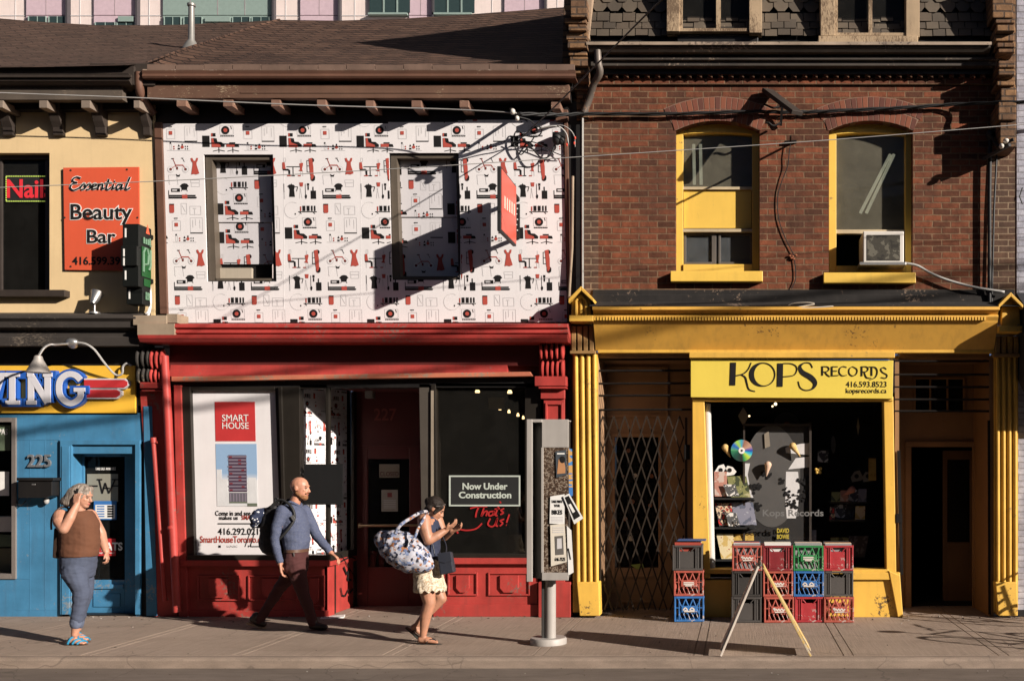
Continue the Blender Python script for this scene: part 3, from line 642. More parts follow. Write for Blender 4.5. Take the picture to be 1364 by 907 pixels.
# eaves
mb = MB(); mb.pbox(-560, 163, 113, 133, -.30, -.2); P(mb, 'frieze_board', paint('grey_brown_board', (.085, .066, .05), .8, .35, (.18, .14, .10), .3, grain=(1, 1, 5)))
mb = MB(); mb.box(X(-560), X(200), -.1, .05, Z(150), Z(112)); P(mb, 'soffit', BLACKP)
mb = MB(); prof = [(-.1, 0), (-.36, 0), (-.4, .03), (-.385, .07), (-.41, .11), (-.1, .12)]; z0 = Z(112, -.38)
mb.xprism([(a, b + z0) for a, b in prof], X(-560, -.4), X(172, -.4)); mb.pbox(-560, 174, 100, 103, -.43, -.4); mb.pbox(-560, 178, 88, 113, -.34, -.05); mb.pbox(120, 206, 85, 114, -.30, -.03); P(mb, 'gutter', DARKWOOD)
for a, b in ((52, 63), (108, 120), (-6, 4), (178, 186)):
    mb = MB(); mb.pbox(a, b, 134, 144, -.30, .05); P(mb, 'rafter_tail', paint('pale_rafter', (.2, .155, .12), .8, .2), bevel=.004)
for a, b in ((-2, 12), (65, 79), (122, 136), (186, 196)):
    x0, x1 = X(a, -.12), X(b, -.12); mb = MB()
    mb.xprism([(0, Z(140)), (-.15, Z(140)), (-.15, Z(152)), (-.10, Z(165)), (-.06, Z(172)), (-.05, Z(182)), (0, Z(183))], x0, x1); P(mb, 'eaves_bracket', DARKWOOD, bevel=.006)
mb = MB(); roofgrid(mb, [(-560, 97, -.42, 12, 4.2), (-120, 97, -.42, 20, 4.2), (0, 90, -.42, 25, 4.2), (60, 89.5, -.42, 30, 4.2), (130, 88, -.42, 34, 4.2), (172, 87, -.42, 34, 4.0), (196, 85, -.1, 34, 4.0), (240, 69, 1.1, 33.5, 4.0), (290, 53, 2.2, 31, 4.0), (340, 37, 3.3, 29, 4.0), (374, 27.5, 4.0, 27, 4.05)])
P(mb, 'roof', bricks('older_shingles', (.068, .043, .032), (.10, .062, .046), (.028, .02, .016), bw=.4, rh=.085, ms=.010, bmp=.8, dark=(.085, .055, .04), rough=.95, grime=.6))
# ledge over the shop
mb = MB(); prof = [(.02, Z(416)), (-.3, Z(420, -.3)), (-.32, Z(424, -.3)), (-.28, Z(428, -.3)), (-.28, Z(436, -.3)), (-.2, Z(440, -.2)), (-.2, Z(448, -.2)), (-.26, Z(449, -.26)), (-.26, Z(461, -.26)), (-.1, Z(462, -.1)), (.02, Z(462))]
mb.xprism(prof, X(-560, -.28), X(183, -.28)); P(mb, 'ledge', paint('sooty_ledge', (.04, .033, .028), .75, .35, (.15, .12, .09), .2, grain=(1, 1, 4)), bevel=.006)
mb = MB(); mb.pbox(177, 222, 420, 433, -.31, -.1); P(mb, 'ledge_end', GREYWOOD, bevel=.005)
mb = MB(); mb.pbox(-560, 183, 460, 552, .0, .25); mb.pbox(176, 206, 455, 540, .01, .2); P(mb, 'sign_backing', BLACKP)
# blue joinery
mb = MB(); yb = .0
for r in ((20, 550, 80, 822), (-560, 550, 20, 556), (80, 550, 196, 588), (183, 588, 187, 822), (-560, 771, 20, 822)): mb.pbox(r[0], r[2], r[1], r[3], yb, yb + .15)
for r in ((80, 586, 186, 592), (80, 592, 95, 818), (180, 592, 186, 818)): mb.pbox(r[0], r[2], r[1], r[3], -.035, .0)
mb.pbox(82, 92, 594, 818, -.045, -.035)
mb.pprism([(191, 541), (202, 541), (209, 820), (195, 820)], -.03, .2)
for l_ in (40, 60): mb.pbox(l_, l_ + .7, 586, 815, -.003, 0)
mb.pbox(20, 80, 585, 586, -.003, 0); mb.pbox(20, 40, 770, 771, -.003, 0); mb.pbox(20, 79, 811, 812, -.003, .0); mb.pbox(78.5, 80, 586, 818, -.012, 0)
P(mb, 'shopfront', BLUE, bevel=.005)
mb = MB(); mb.pbox(186, 196, 545, 822, .03, .2); mb.pbox(-560, 200, 818, 824, .05, .3); P(mb, 'dark_joint', BLACKP)
# shop window
mb = MB(); mb.pbox(-60, 15, 556, 562, -.02, .1); mb.pbox(15, 21, 556, 771, -.02, .1); mb.pbox(-60, 15, 764, 771, -.02, .1); fr = P(mb, 'shop_window', paint('silver_frame', (.32, .28, .25), .4, .15, metal=.5), bevel=.004)
mb = MB(); mb.pbox(-60, 16, 561, 765, .05, .056); P(mb, 'pane', PANE, fr)
mb = MB(); room(mb, X(-60), X(18), .15, 1.6, .4, 2.45); P(mb, 'interior', DARKIN, fr)
mb = MB(); mb.pbox(-30, 14, 566, 600, .062, .066, 0); mb.pbox(-30, 12, 628, 660, .062, .066, 1); mb.pbox(-30, 18, 688, 708, .3, .6, 1); mb.pbox(-30, 18, 712, 728, .3, .6, 0); mb.pbox(-30, 18, 730, 762, .3, .6, 2)
P(mb, 'notices', [plain('green_notice', (.12, .16, .10)), PALE, plain('olive_box', (.16, .15, .09))], fr)
lettering('notice_lettering', 'PAS', (-2, 10, 571, 579), .058, PALE, fr, .01)
# recessed door
ydr = .22
mb = MB(); mb.pbox(95, 182, 590, 604, .0, .3); mb.box(X(95) - .02, X(95), 0, .35, 0, Z(590)); mb.box(X(181), X(181) + .03, 0, .35, 0, Z(590)); P(mb, 'door_reveal', BLUE)
mb = MB()
for r in ((96, 600, 112, 822), (166, 600, 184, 822), (112, 600, 166, 608), (112, 772, 166, 822)): mb.pbox(r[0], r[2], r[1], r[3], ydr, ydr + .05)
mb.pbox(108, 162, 602, 607, ydr - .02, ydr); mb.pbox(107, 112, 604, 776, ydr - .02, ydr); mb.pbox(120, 164, 778, 784, ydr - .02, ydr); mb.pbox(124, 160, 790, 808, ydr - .012, ydr)
dr = P(mb, 'door', BLUE, bevel=.005)
mb = MB(); mb.pbox(112, 166, 606, 773, ydr + .02, ydr + .026); P(mb, 'pane', SMOKED, dr)
mb = MB(); mb.box(X(90), X(185), ydr + .4, ydr + .45, 0, Z(590)); P(mb, 'interior', DARKIN, dr)
mb = MB(); mb.pbox(116, 157, 631, 668, ydr + .01, ydr + .016); P(mb, 'frosted_decal', paint('frosted_decal', (.26, .25, .2), .6, .1), dr)
mb = MB(); Pd = lambda a, b, y: Vector((X(a, ydr), y, Z(b, ydr)))
for pts in ([(129, 638.5), (136, 638.5)], [(132, 639), (136, 656.5)], [(136, 657), (140, 643)], [(140, 643), (145, 657)], [(145, 656.5), (153, 639)], [(149, 638.5), (157, 638.5)], [(118, 647), (130, 647)], [(150, 647), (158, 647)], [(137, 650), (146, 650)]): ribbon(mb, pts, 1.8, ydr + .004, ydr + .009, sm=0)
P(mb, 'emblem', INK, dr)
lettering('door_text', 'TAKE OUT AVAILABLE', (127, 154, 622, 626), ydr + .012, PALE, dr, .01)
mb = MB(); mb.pbox(125, 155, 667, 692, ydr + .0, ydr + .006, 0); mb.pbox(127, 153, 672, 690.5, ydr - .004, ydr, 1)
for i in range(5): mb.pbox(129, 139, 673.5 + 3.3 * i, 675 + 3.3 * i, ydr - .006, ydr - .004, 0); mb.pbox(143, 151, 673 + 3.3 * i, 675.4 + 3.3 * i, ydr - .006, ydr - .004, 2)
P(mb, 'price_card', [plain('card_blue', (.04, .16, .42)), PALE, INK], dr)
mb = MB(); mb.pbox(118, 154, 717, 740, ydr + .0, ydr + .006); pc = P(mb, 'red_sign', plain('sign_red', (.5, .03, .03)), dr)
lettering('sign_lettering', 'BEST EATS', (104, 163, 722, 733), ydr - .003, PALE, pc, .03)
lettering('small_print', 'in the neighbourhood', (120, 152, 735, 737.5), ydr - .003, PALE, pc)
lettering('house_number', '225', (36, 67, 605, 622), -.03, paint('pewter_number', (.24, .25, .26), .4, metal=.4), cbd, .015, depth=.025)
# ================================================================ BRICK RECORD SHOP BUILDING
bb = thing('brick_shop_building', 'red brick building with slate mansard roof, two arched yellow windows and yellow shopfront', 'building', (0.8, 0, 0))
P = lambda mb, n, m, parent=bb, bevel=0.0, smooth=False: part(mb, n, m, parent, bevel, smooth)
BRK = bricks('red_brick', (.22, .072, .036), (.088, .037, .022), (.20, .125, .075), ms=.009, bmp=.9, dark=(.06, .033, .024), grime=.75)
BRKD = bricks('sooty_quoins', (.09, .055, .04), (.13, .075, .05), (.28, .21, .14), bw=.235, dark=(.04, .03, .025), ms=.008)
def arch(px0, px1, pspr, ptop, n=10):
    """segmental arch points left to right in photo px"""
    w = (px1 - px0) / 2; h = pspr - ptop; r = (w * w + h * h) / (2 * h); cx, cy = (px0 + px1) / 2, ptop + r
    a = math.asin(w / r); return [(cx + r * math.sin(-a + 2 * a * i / n), cy - r * math.cos(-a + 2 * a * i / n)) for i in range(n + 1)]
wins = [(900, 1012, 174, 161, 362), (1104, 1216, 174, 161, 364)]
mb = MB(); TH = .24
def wallpc(pts): mb.pprism(pts, 0, TH)
for a, b in ((776, 900), (1012, 1104), (1216, 1352)): wallpc([(a, 96), (b, 96), (b, 410), (a, 410)])
for (a, b, sp_, tp, bt) in wins:
    wallpc([(a, bt), (b, bt), (b, 410), (a, 410)]); ar = arch(a, b, sp_, tp)
    for p, q in zip(ar, ar[1:]): wallpc([(p[0], 96), (q[0], 96), q, p])
mb.box(X(776), X(1352), TH, TH + .05, 3.6, 3.8)
P(mb, 'wall', BRK)
mb = MB(); mb.pbox(778, 797, 165, 400, -.004, .0); P(mb, 'quoins', BRKD)
mb = MB(); mb.pbox(1318, 1352, 165, 405, -.004, .0); P(mb, 'quoins', BRKD)
# individual voussoirs of the two arches
for (a, b, sp_, tp, bt) in wins:
    mb = MB(); o_ = arch(a - 16, b + 16, sp_ - 29, tp - 32); i_ = arch(a, b, sp_, tp)
    for k_ in range(10): mb.pprism([o_[k_], o_[k_ + 1], i_[k_ + 1], i_[k_]], -.004, .0, 3)
    for ring in range(2):
        lo = arch(a - 2 + -ring * 8, b + 2 + ring * 8, sp_ - ring * 14, tp - ring * 16, 17 + 2 * ring); hi = arch(a - 6 - ring * 10, b + 6 + ring * 10, sp_ - 14 - ring * 14, tp - 15.3 - ring * 16, 17 + 2 * ring)
        for i in range(len(lo) - 1):
            k = .06; l0, l1, h0, h1 = lo[i], lo[i + 1], hi[i], hi[i + 1]
            mb.pprism([(h0[0] + .5, h0[1]), (h1[0] - .5, h1[1]), (l1[0] - .5, l1[1]), (l0[0] + .5, l0[1])], -.006 - .002 * random.random(), .0, random.choice((0, 0, 1, 2)))
    P(mb, 'brick_arch', [plain('arch_brick', (.17, .058, .036), .9), plain('arch_brick_dark', (.115, .044, .031), .9), plain('arch_brick_orange', (.21, .072, .040), .9), plain('arch_mortar', (.225, .14, .098), .95)], bevel=.003)
# corbel table under the gutter
mb = MB(); mb.pbox(790, 1325, 104.5, 112.5, -.035, .0); P(mb, 'corbel_course', BRK)
mb = MB(); mb.pbox(790, 1325, 84, 99, -.10, .0); P(mb, 'shaded_course', BLACKP)  # shade under the overhang put into this course's black colour
mb = MB()
for i in range(37): mb.pprism([(802 + 14 * i, 99), (809 + 14 * i, 99), (809 + 14 * i, 104)], -.085, .0); mb.pbox(802 + 14 * i, 809 + 14 * i, 99, 104.5, -.06, .0)
P(mb, 'brick_dentils', BRK)
mb = MB(); mb.pbox(783, 1340, 80, 88, -.2, .02); mb.pbox(797, 1335, 76, 80, -.24, .02); P(mb, 'eaves_moulding', paint('soot_moulding', (.05, .04, .032), .75, .4, (.24, .18, .13), .4), bevel=.005)
mb = MB(); zt = Z(57, -.36); prof = [(-.05, zt - .1), (-.30, zt - .09), (-.34, zt - .05), (-.35, zt - .005), (-.36, zt), (-.34, zt + .005), (-.32, zt - .03), (-.05, zt - .03)]
mb.xprism(prof, X(783, -.36), X(1320, -.36)); gu = P(mb, 'gutter', paint('dark_gutter', (.055, .044, .034), .65, .35, (.2, .15, .11), .3))
mb = MB(); mb.pbox(781, 1321, 56, 60, -.372, -.36); P(mb, 'lit_lip', paint('lit_gutter_edge', (.34, .26, .19), .6, .35, (.12, .09, .07), .45), gu)  # sunlit edge put in as a paler colour than the gutter
mb = MB(); mb.pbox(783, 1330, 66, 76, -.12, .0); P(mb, 'fascia', BLACKP)
# party wall ends with stepped corbels
PW = bricks('weathered_party_brick', (.17, .10, .06), (.26, .15, .075), (.10, .07, .05), bw=.21, rh=.085, ms=.012, bmp=.9, dark=(.04, .03, .025), grime=.7)
mb = MB(); x0, x1 = X(757), X(784)
mb.xprism([(.03, 5.2), (.03, Z(93)), (-.12, Z(85)), (-.15, 6.6), (-.10, 7.0), (.32, 9.33), (3.85, 9.0), (4.1, 5.2)], x0 - .05, x0 + .10)
for a, b, y, l, r in ((0, 23, -.34, 760, 782), (24, 31, -.28, 752, 781), (33, 41, -.37, 757, 781), (42, 53, -.31, 754, 782), (54, 64, -.36, 756, 781), (66, 74, -.30, 757, 782), (76, 88, -.28, 759, 783), (89, 98, -.22, 762, 784), (99, 110, -.17, 763, 784), (112, 120, -.10, 764, 784), (121, 131, -.06, 768, 784), (132, 146, -.03, 768, 784), (147, 160, -.01, 768, 784)): mb.pbox(l, r, a, b, y, .3)
P(mb, 'party_wall', PW, bevel=.012)
mb = MB()
for a, b, y, l, r in ((-40, 24, -.42, 1322, 1350), (25, 31, -.40, 1326, 1352), (33, 42, -.46, 1328, 1352), (43, 55, -.38, 1326, 1351), (57, 63, -.42, 1328, 1352), (65, 70, -.42, 1330, 1352), (81, 90, -.36, 1330, 1352), (92, 100, -.34, 1330, 1352), (108, 114, -.30, 1328, 1352), (116, 135, -.26, 1333, 1354), (136, 160, -.4, 1330, 1354), (160, 196, -.36, 1332, 1354)): mb.pbox(l, r, a, b, y, .1)
mb.pbox(1331, 1353, -40, 196, -.2, .1); P(mb, 'party_corbel', PW, bevel=.012)
mb = MB(); mb.pprism([(779, -40), (792, -40), (785, 52), (780, 52)], -.2, -.05); P(mb, 'barge_board', paint('pale_barge', (.38, .27, .18), .8, .3, (.12, .08, .05), .4), bevel=.004)
# mansard slope with shaped slates
SLA = [paint('slate_a', (.085, .064, .045), .75, .3, (.2, .16, .11), .2), paint('slate_b', (.10, .078, .055), .75, .3, (.22, .18, .12), .2), paint('slate_c', (.07, .055, .04), .75, .3)]
def ms(px, py): return Vector((X(px, -.0), -.14 + (Z(py) - 6.95) * .18, Z(py)))
mb = MB(); mb.xprism([(-.13, 6.9), (.32, 9.33), (.6, 9.33), (.3, 6.9)], X(783), X(1332)); P(mb, 'mansard_backing', BLACKP)
mb = MB()
for r, py in enumerate((56, 46, 36, 22, 8, -6, -20, -34, -48)):
    w = 17 if r < 3 else 20; off = (r % 2) * w / 2
    for i in range(int(560 / w) + 1):
        a = 780 + off + i * w
        if a + w > 1334: continue
        if r < 3: q = [(a + .6, py), (a + w - .6, py), (a + w - .6, py - 13), (a + .6, py - 13)]
        else: q = [(a + .4, py - 7), (a + w * .28, py), (a + w * .72, py), (a + w - .4, py - 7), (a + w - .4, py - 20), (a + .4, py - 20)]
        jit = random.uniform(-.8, .8); lift = Vector((0, -.02 - .012 * random.random() - .015, 0)); tilt = .014
        f = [ms(x_, y_ + jit) + lift + Vector((0, -tilt * (y_ - py) / 13, 0)) for x_, y_ in q]; b_ = [v + Vector((0, .012, 0)) for v in f]
        n = len(q); mb.add(f + b_, [list(range(n)), list(range(2 * n - 1, n - 1, -1))] + [(k, k + n, (k + 1) % n + n, (k + 1) % n) for k in range(n)], random.choice((0, 1, 1, 2)))
P(mb, 'slates', SLA)
# dormers
OLDW = paint('peeling_window_wood', (.40, .29, .18), .85, .25, (.13, .085, .05), .55, grain=(6, 6, .8), dirt=.5)
for (x0, a, m0, m1, b, x1, bot) in ((888, 905, 954, 960, 998, 1015, 42), (1093, 1112, 1157, 1162, 1207, 1225, 48)):
    mb = MB(); yf = -.27
    mb.pbox(x0, a, -220, bot, yf, .1); mb.pbox(b, x1, -220, bot + 2, yf, .1); mb.pbox(a, b, -220, -190, yf, .1)
    dm = P(mb, 'dormer', OLDW, bevel=.005)
    mb = MB(); mb.pbox(x0 + 1, x0 + 4, -215, 40, -.2, .6); mb.pbox(x1 - 4, x1 - 1, -215, 40, -.2, .6); mb.pbox(x0 + 4, x1 - 4, bot - 6, bot, -.16, .6); P(mb, 'cheek', BLACKP, dm)
    mb = MB(); mb.pbox(m0, m1, -200, bot - 3, yf + .04, yf + .1); mb.pbox(a, b, bot - 4, bot, yf + .02, yf + .12); mb.pbox(a, a + 4, -200, bot - 3, yf + .03, yf + .1); P(mb, 'mullion', OLDW, dm)
    mb = MB(); mb.pbox(a, b, -200, bot - 2, yf + .13, yf + .136); P(mb, 'pane', SMOKED, dm)
    mb = MB(); mb.pbox(a, b, -200, bot, yf + .138, yf + .15); P(mb, 'interior', DARKIN, dm)
    mb = MB()
    if x0 < 1000: mb.pbox(902, 1010, 44, 57, -.17, .0)
    else: mb.pbox(1090, 1223, 48, 59, -.33, .0)
    P(mb, 'dormer_sill', BLACKP if x0 < 1000 else OLDW, dm, .008)
# main windows
YW = paint('yellow_window_paint', (.78, .50, .09), .45, .08, (.35, .22, .08), .12)
for wi, (a, b, sp_, tp, bt) in enumerate(wins):
    yf = .13; mb = MB(); ar = arch(a, b, sp_, tp)
    inner = arch(a + 10, b - 10, sp_ + 5, sp_ + 3)
    for p, q, p2, q2 in zip(ar, ar[1:], inner, inner[1:]): mb.pprism([p, q, q2, p2], yf, yf + .12)
    mb.pprism([(a, sp_), (a + 10, sp_ + 5), (a + 10, bt), (a, bt)], yf, yf + .12); mb.pprism([(b - 10, sp_ + 5), (b, sp_), (b, bt), (b - 10, bt)], yf, yf + .12)
    mb.pbox(a + 10, b - 10, bt - 10, bt, yf - .02, yf + .12)
    fr = P(mb, 'window', YW, bevel=.004)
    mb = MB(); mb.pprism([(a - 7, bt - 1), (b + 4, bt - 1), (b + 4, bt + 13), (a - 7, bt + 13)], -.10, .14); P(mb, 'sill', YW, fr, .008)
    gt = 251 if wi == 0 else 308
    mb = MB(); mb.pbox(a + 10, b - 10, sp_ + 4, gt, yf + .07, yf + .076); P(mb, 'pane', DUSTY, fr)
    mb = MB()
    if wi == 0:
        mb.pbox(a + 11, b - 11, 252, 304, yf + .04, yf + .08); P(mb, 'panel', YW, fr); mb = MB(); mb.pbox(a + 10, b - 10, 249, 252.5, yf + .01, yf + .1); mb.pbox(a + 10, b - 10, 305, 309, yf + .0, yf + .1)
        P(mb, 'rail', paint('worn_cream_rail', (.5, .4, .25), .6, .2, (.2, .15, .1), .3), fr)
        mb = MB()
        for l, r in ((911, 914), (948, 954), (957, 960), (999, 1002)): mb.pbox(l, r, 309, 352, yf + .05, yf + .09)
        for l, r in ((914, 948), (960, 999)): mb.pbox(l, r, 309, 313, yf + .05, yf + .09); mb.pbox(l, r, 349, 352, yf + .05, yf + .09)
        sl_ = P(mb, 'slider', paint('grey_brown_slider', (.11, .095, .08), .5, .2), fr, .003)
        mb = MB(); mb.pbox(914, 999, 313, 349, yf + .075, yf + .08); P(mb, 'slider_pane', glass('slider_glass', .16, .06, dustcol=(.25, .27, .28)), fr)
    else:
        mb.pbox(a + 10, b - 10, 306, 311, yf + .04, yf + .1); P(mb, 'rail', paint('worn_cream_rail', (.5, .4, .25), .6, .2, (.2, .15, .1), .3), fr)
    mb = MB(); room(mb, X(a) + .02, X(b) - .02, .3, 2.6, Z(bt), Z(tp) - .05); P(mb, 'interior', plain('dim_grey_room', (.05, .05, .045), .9), fr)
    mb = MB()
    if wi == 0:
        for px_ in (924, 933): mb.tube([W(px_, 190, .75), W(px_ + 1, 246, .75)], .02, 8)
    else:
        for dx in (0, 8): mb.tube([W(1186 + dx * .6, 206, .75), W(1146 + dx, 284, .75)], .02, 8)
    P(mb, 'strip_lamp', emit('strip_lamp', (.62, .62, .45), .35), fr)
# ledge (tar and mortar above the shop cornice)
mb = MB(); mb.xprism([(.0, Z(386)), (-.02, Z(386.5)), (-.028, Z(393)), (-.05, Z(394)), (-.06, Z(403)), (-.34, Z(407.6, -.34)), (0, Z(412))], X(790), X(1350)); P(mb, 'weathered_ledge', paint('tarry_ledge', (.015, .0125, .011), .9, .4, (.17, .12, .085), .30, scale=6))
# ---- yellow cornice
mb = MB()
def zc(py, y): return Z(py, y)
prof = [(.02, zc(407, 0)), (-.36, zc(408.5, -.36)), (-.365, zc(412.5, -.365)), (-.31, zc(414, -.31)), (-.27, zc(419, -.27)), (-.30, zc(420.5, -.3)), (-.30, zc(422, -.3)), (-.27, zc(427, -.27)), (-.26, zc(430, -.26)), (-.08, zc(467, -.08)), (.02, zc(467, 0))]
mb.xprism(prof, X(790, -.3), X(1330, -.3)); P(mb, 'cornice', paint('cornice_yellow', (.68, .37, .065), .48, .14, (.22, .12, .04), .18, dirt=.4))
mb = MB()
for i in range(131): mb.pbox(791 + 4 * i, 793.3 + 4 * i, 422, 426.5, -.31, -.26)
P(mb, 'bead_moulding', YEL)
mb = MB(); mb.pbox(796, 1330, 466, 470, -.09, .02); mb.pbox(918, 1192, 469, 476.5, -.17, .02); P(mb, 'head_moulding', YEL, bevel=.006)
# pilasters
for (a, b, bx0, bx1, top, capa, capb, hx0, hx1, ht, hb) in ((763, 796, 768, 798, 470, 760, 792, 758, 790, 381, 428), (1325, 1356, 1326, 1355, 474, 1325, 1358, 1331, 1362, 389, 442)):
    mb = MB(); mb.pbox(a, b, top, 815, -.06, .12); n = 4; w = (b - a) / n
    for i in range(n):
        c = a + w * (i + .5); mb.tube([W(c, top + 2, -.075), W(c + (3 if a < 1000 else .5), 775, -.075)], w * .34 * PXM(), 10)
    pl = P(mb, 'pilaster', YEL, smooth=True)
    mb = MB(); mb.pprism([(bx0, 775), (bx1, 775), (bx1 + 1, 820), (bx0 + 4, 820)], -.14, .1); P(mb, 'base_block', paint('chipped_yellow_base', (.74, .44, .075), .5, .12, (.1, .065, .04), .45, scale=3), pl, .01)
    mb = MB(); mb.pbox(capa, capb, hb + 6, top - 1, -.08, .1); mb.pbox(capa - 1, capb + 1, top - 3, top + 1, -.14, .1)
    for i in range(4):
        c = capa + (capb - capa) / 4 * (i + .5); mb.pprism([(c - 3.2, hb + 6), (c + 3.2, hb + 6), (c + 2.6, top - 3), (c - 2.6, top - 3)], -.13, -.08)
    P(mb, 'capital', paint('bare_capital', (.30, .17, .06), .7, .3, (.72, .42, .06), .4, grain=(8, 8, .8)), pl, .005)
    mb = MB(); c = (hx0 + hx1) / 2; y = -.30; eh = ht + 17
    mb.pprism([(hx0 + 4, eh - 2), (c, ht + 5), (hx1 - 4, eh - 2), (hx1 - 3, hb - 7), (hx0 + 3, hb - 7)], y + .05, .1)
    mb.pbox(hx0, hx1, hb - 8, hb, y - .03, .1)
    for s_, e_ in ((hx0 - 1, c), (hx1 + 1, c)):
        mb.pprism([(s_, eh), (e_, ht), (e_, ht + 6), (s_, eh + 5)] if s_ < e_ else [(e_, ht), (s_, eh), (s_, eh + 5), (e_, ht + 6)], y - .04, .1)
    if a < 1000:
        mb.pbox(c - 8, c - 5, eh + 2, hb - 8, y + .02, y + .05); mb.pbox(c + 5, c + 8, eh + 2, hb - 8, y + .02, y + .05); mb.pprism([(c - 8, eh + 2), (c, eh - 7), (c + 8, eh + 2), (c + 5, eh + 3), (c, eh - 2), (c - 5, eh + 3)], y + .02, y + .05)
        mb.pbox(c - 1.5, c + 1.5, eh + 4, hb - 9, y + .03, y + .055)
    P(mb, 'gable_cap', YEL, pl, .006)
mb = MB(); mb.tube([W(776, 158, -.05), W(776, 388, -.05)], .016, 8); mb.tube([W(767, 410, .05), W(767, 470, .05)], .01); P(mb, 'conduit', GALV)
mb = MB(); mb.tube([W(796, 68, -.3), W(797, 84, -.3), W(799, 98, -.25), W(791, 112, -.16), W(785, 132, -.08), W(778, 150, -.05)], .042, 10, smooth_steps=4)
for k in (101, 136): pass
P(mb, 'downpipe', paint('old_lead_pipe', (.15, .125, .105), .5, .35, (.3, .18, .12), .3, metal=.3), smooth=True)
# ---- left bay (gated doorway)
TAN = paint('yellow_ochre_door', (.36, .215, .12), .55, .12, dirt=.2)
yl = .75; mb = MB(); xl, xr2 = X(797), X(921)
mb.box(xl, X(818, yl), yl, yl + .1, 0, Z(474)); mb.box(X(878, yl), xr2, yl, yl + .1, 0, Z(474)); mb.box(X(818, yl), X(878, yl), yl, yl + .1, Z(582, yl), Z(474)); mb.box(X(818, yl), X(878, yl), yl, yl + .1, 0, Z(756, yl))
mb.box(xl - .05, xl, .0, yl, 0, Z(474)); mb.box(xr2, xr2 + .05, .02, yl, 0, Z(474)); mb.box(xl, xr2, .0, yl + .1, Z(476), Z(470))
lb = P(mb, 'doorway', TAN)
mb = MB()
for r in ((815, 881, 577, 582), (815, 819, 582, 790), (877, 881, 582, 790), (806, 890, 552, 556), (806, 890, 488, 491), (806, 809, 491, 552), (887, 890, 491, 552), (826, 870, 766, 769), (826, 870, 800, 803)): mb.pbox(*r, yl - .025, yl)
P(mb, 'door_moulding', TAN, lb, .004)
mb = MB(); mb.pbox(818, 878, 582, 756, yl + .03, yl + .036); P(mb, 'pane', SMOKED, lb)
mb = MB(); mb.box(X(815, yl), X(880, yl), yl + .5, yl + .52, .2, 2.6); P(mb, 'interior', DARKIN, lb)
for px_, py_, r_, m_ in ((837, 600, 4, 0), (846, 633, 4, 1), (830, 634, 3, 0), (868, 634, 4, 2), (842, 668, 5, 0), (866, 673, 4, 2), (833, 691, 4, 2), (840, 717, 5, 1)): mb = MB(); mb.lathe(W(px_, py_, yl + .025), [(r_ * .0065, 0), (r_ * .0065, .004)], 12, 0, 'y'); P(mb, 'sticker', [plain('rust_sticker', (.14, .055, .03)), plain('faded_sticker', (.35, .32, .28)), plain('orange_sticker', (.2, .075, .03))][m_], lb)
mb = MB(); mb.pprism([(840, 752), (856, 750), (858, 756), (848, 758)], yl - .01, yl - .006)
P(mb, 'paper_scrap', plain('green_scrap', (.3, .4, .1)), lb)
mb = MB()
for py_ in (479, 494, 511, 527, 546): mb.tube([W(797, py_, .04), W(921, py_ - .6, .04)], .013, 8)
mb.tube([W(799, 546, .05), W(799, 815, .05)], .012, 8); P(mb, 'security_bar', STEEL, lb)
GATE = paint('gate_bronze', (.028, .020, .014), .5, .3, metal=0, spec=.25)
gt = thing('folding_gate', 'dark bronze steel lattice folding gate drawn across the ochre doorway', 'gate', W(857, 820, .06))
mb = MB(); gy0 = .055
tw, hgt = 14.6, 44.0
def clipseg(x0, y0, x1, y1, lo, hi):
    if x1 == x0: return None
    ts = sorted([(lo - x0) / (x1 - x0), (hi - x0) / (x1 - x0)]); t0, t1 = max(0, ts[0]), min(1, ts[1])
    if t1 <= t0: return None
    return (x0 + (x1 - x0) * t0, y0 + (y1 - y0) * t0, x0 + (x1 - x0) * t1, y0 + (y1 - y0) * t1)
for k in range(-6, 15):
    for sg in (1, -1):
        xs_ = 803 + tw * k; L = 258
        s_ = clipseg(xs_, 554, xs_ + sg * L / hgt * tw, 554 + L, 799, 911)
        if k < 0 or xs_ > 911:
            if sg == 1 and k >= 0: continue
            if sg == -1 and k < 0: continue
        if s_:
            yy = gy0 + (.012 if sg > 0 else 0); mb.bar(W(s_[0], s_[1], yy), W(s_[2], s_[3], yy), .017, .005)
mb.build('lattice', GATE, gt)
mb = MB(); mb.bar(W(914, 556, .05), W(914, 816, .05), .03, .03); mb.bar(W(799, 553, .05), W(800, 816, .05), .02, .02); mb.build('gate_post', GATE, gt)
mb = MB(); mb.pbox(911, 919, 592, 612, .0, .05); mb.build('lock', STEEL, gt, .006)
# ---- right bay (open doorway in shade)
yr = .85; mb = MB(); xl, xr2 = X(1198), X(1318)
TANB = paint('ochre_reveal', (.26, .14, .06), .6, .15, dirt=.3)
mb.box(xl, X(1210, yr), yr, yr + .1, 0, Z(474)); mb.box(X(1297, yr), xr2 + .05, yr, yr + .1, 0, Z(474)); mb.box(X(1210, yr), X(1297, yr), yr, yr + .1, Z(595, yr), Z(548, yr))
mb.box(X(1210, yr), X(1218, yr), yr, yr + .1, Z(548, yr), Z(474)); mb.box(X(1284, yr), X(1297, yr), yr, yr + .1, Z(548, yr), Z(474)); mb.box(X(1218, yr), X(1284, yr), yr, yr + .1, Z(504, yr), Z(474))
mb.box(xl - .05, xl, .02, yr, 0, Z(474)); mb.box(xr2, xr2 + .05, .0, yr, 0, Z(474)); mb.box(xl, xr2, .0, yr + .1, Z(476), Z(470))
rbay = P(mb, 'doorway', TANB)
mb = MB()
for r in ((1206, 1300, 588, 595), (1206, 1214, 595, 815), (1296, 1308, 595, 815)): mb.pbox(*r, yr - .05, yr)
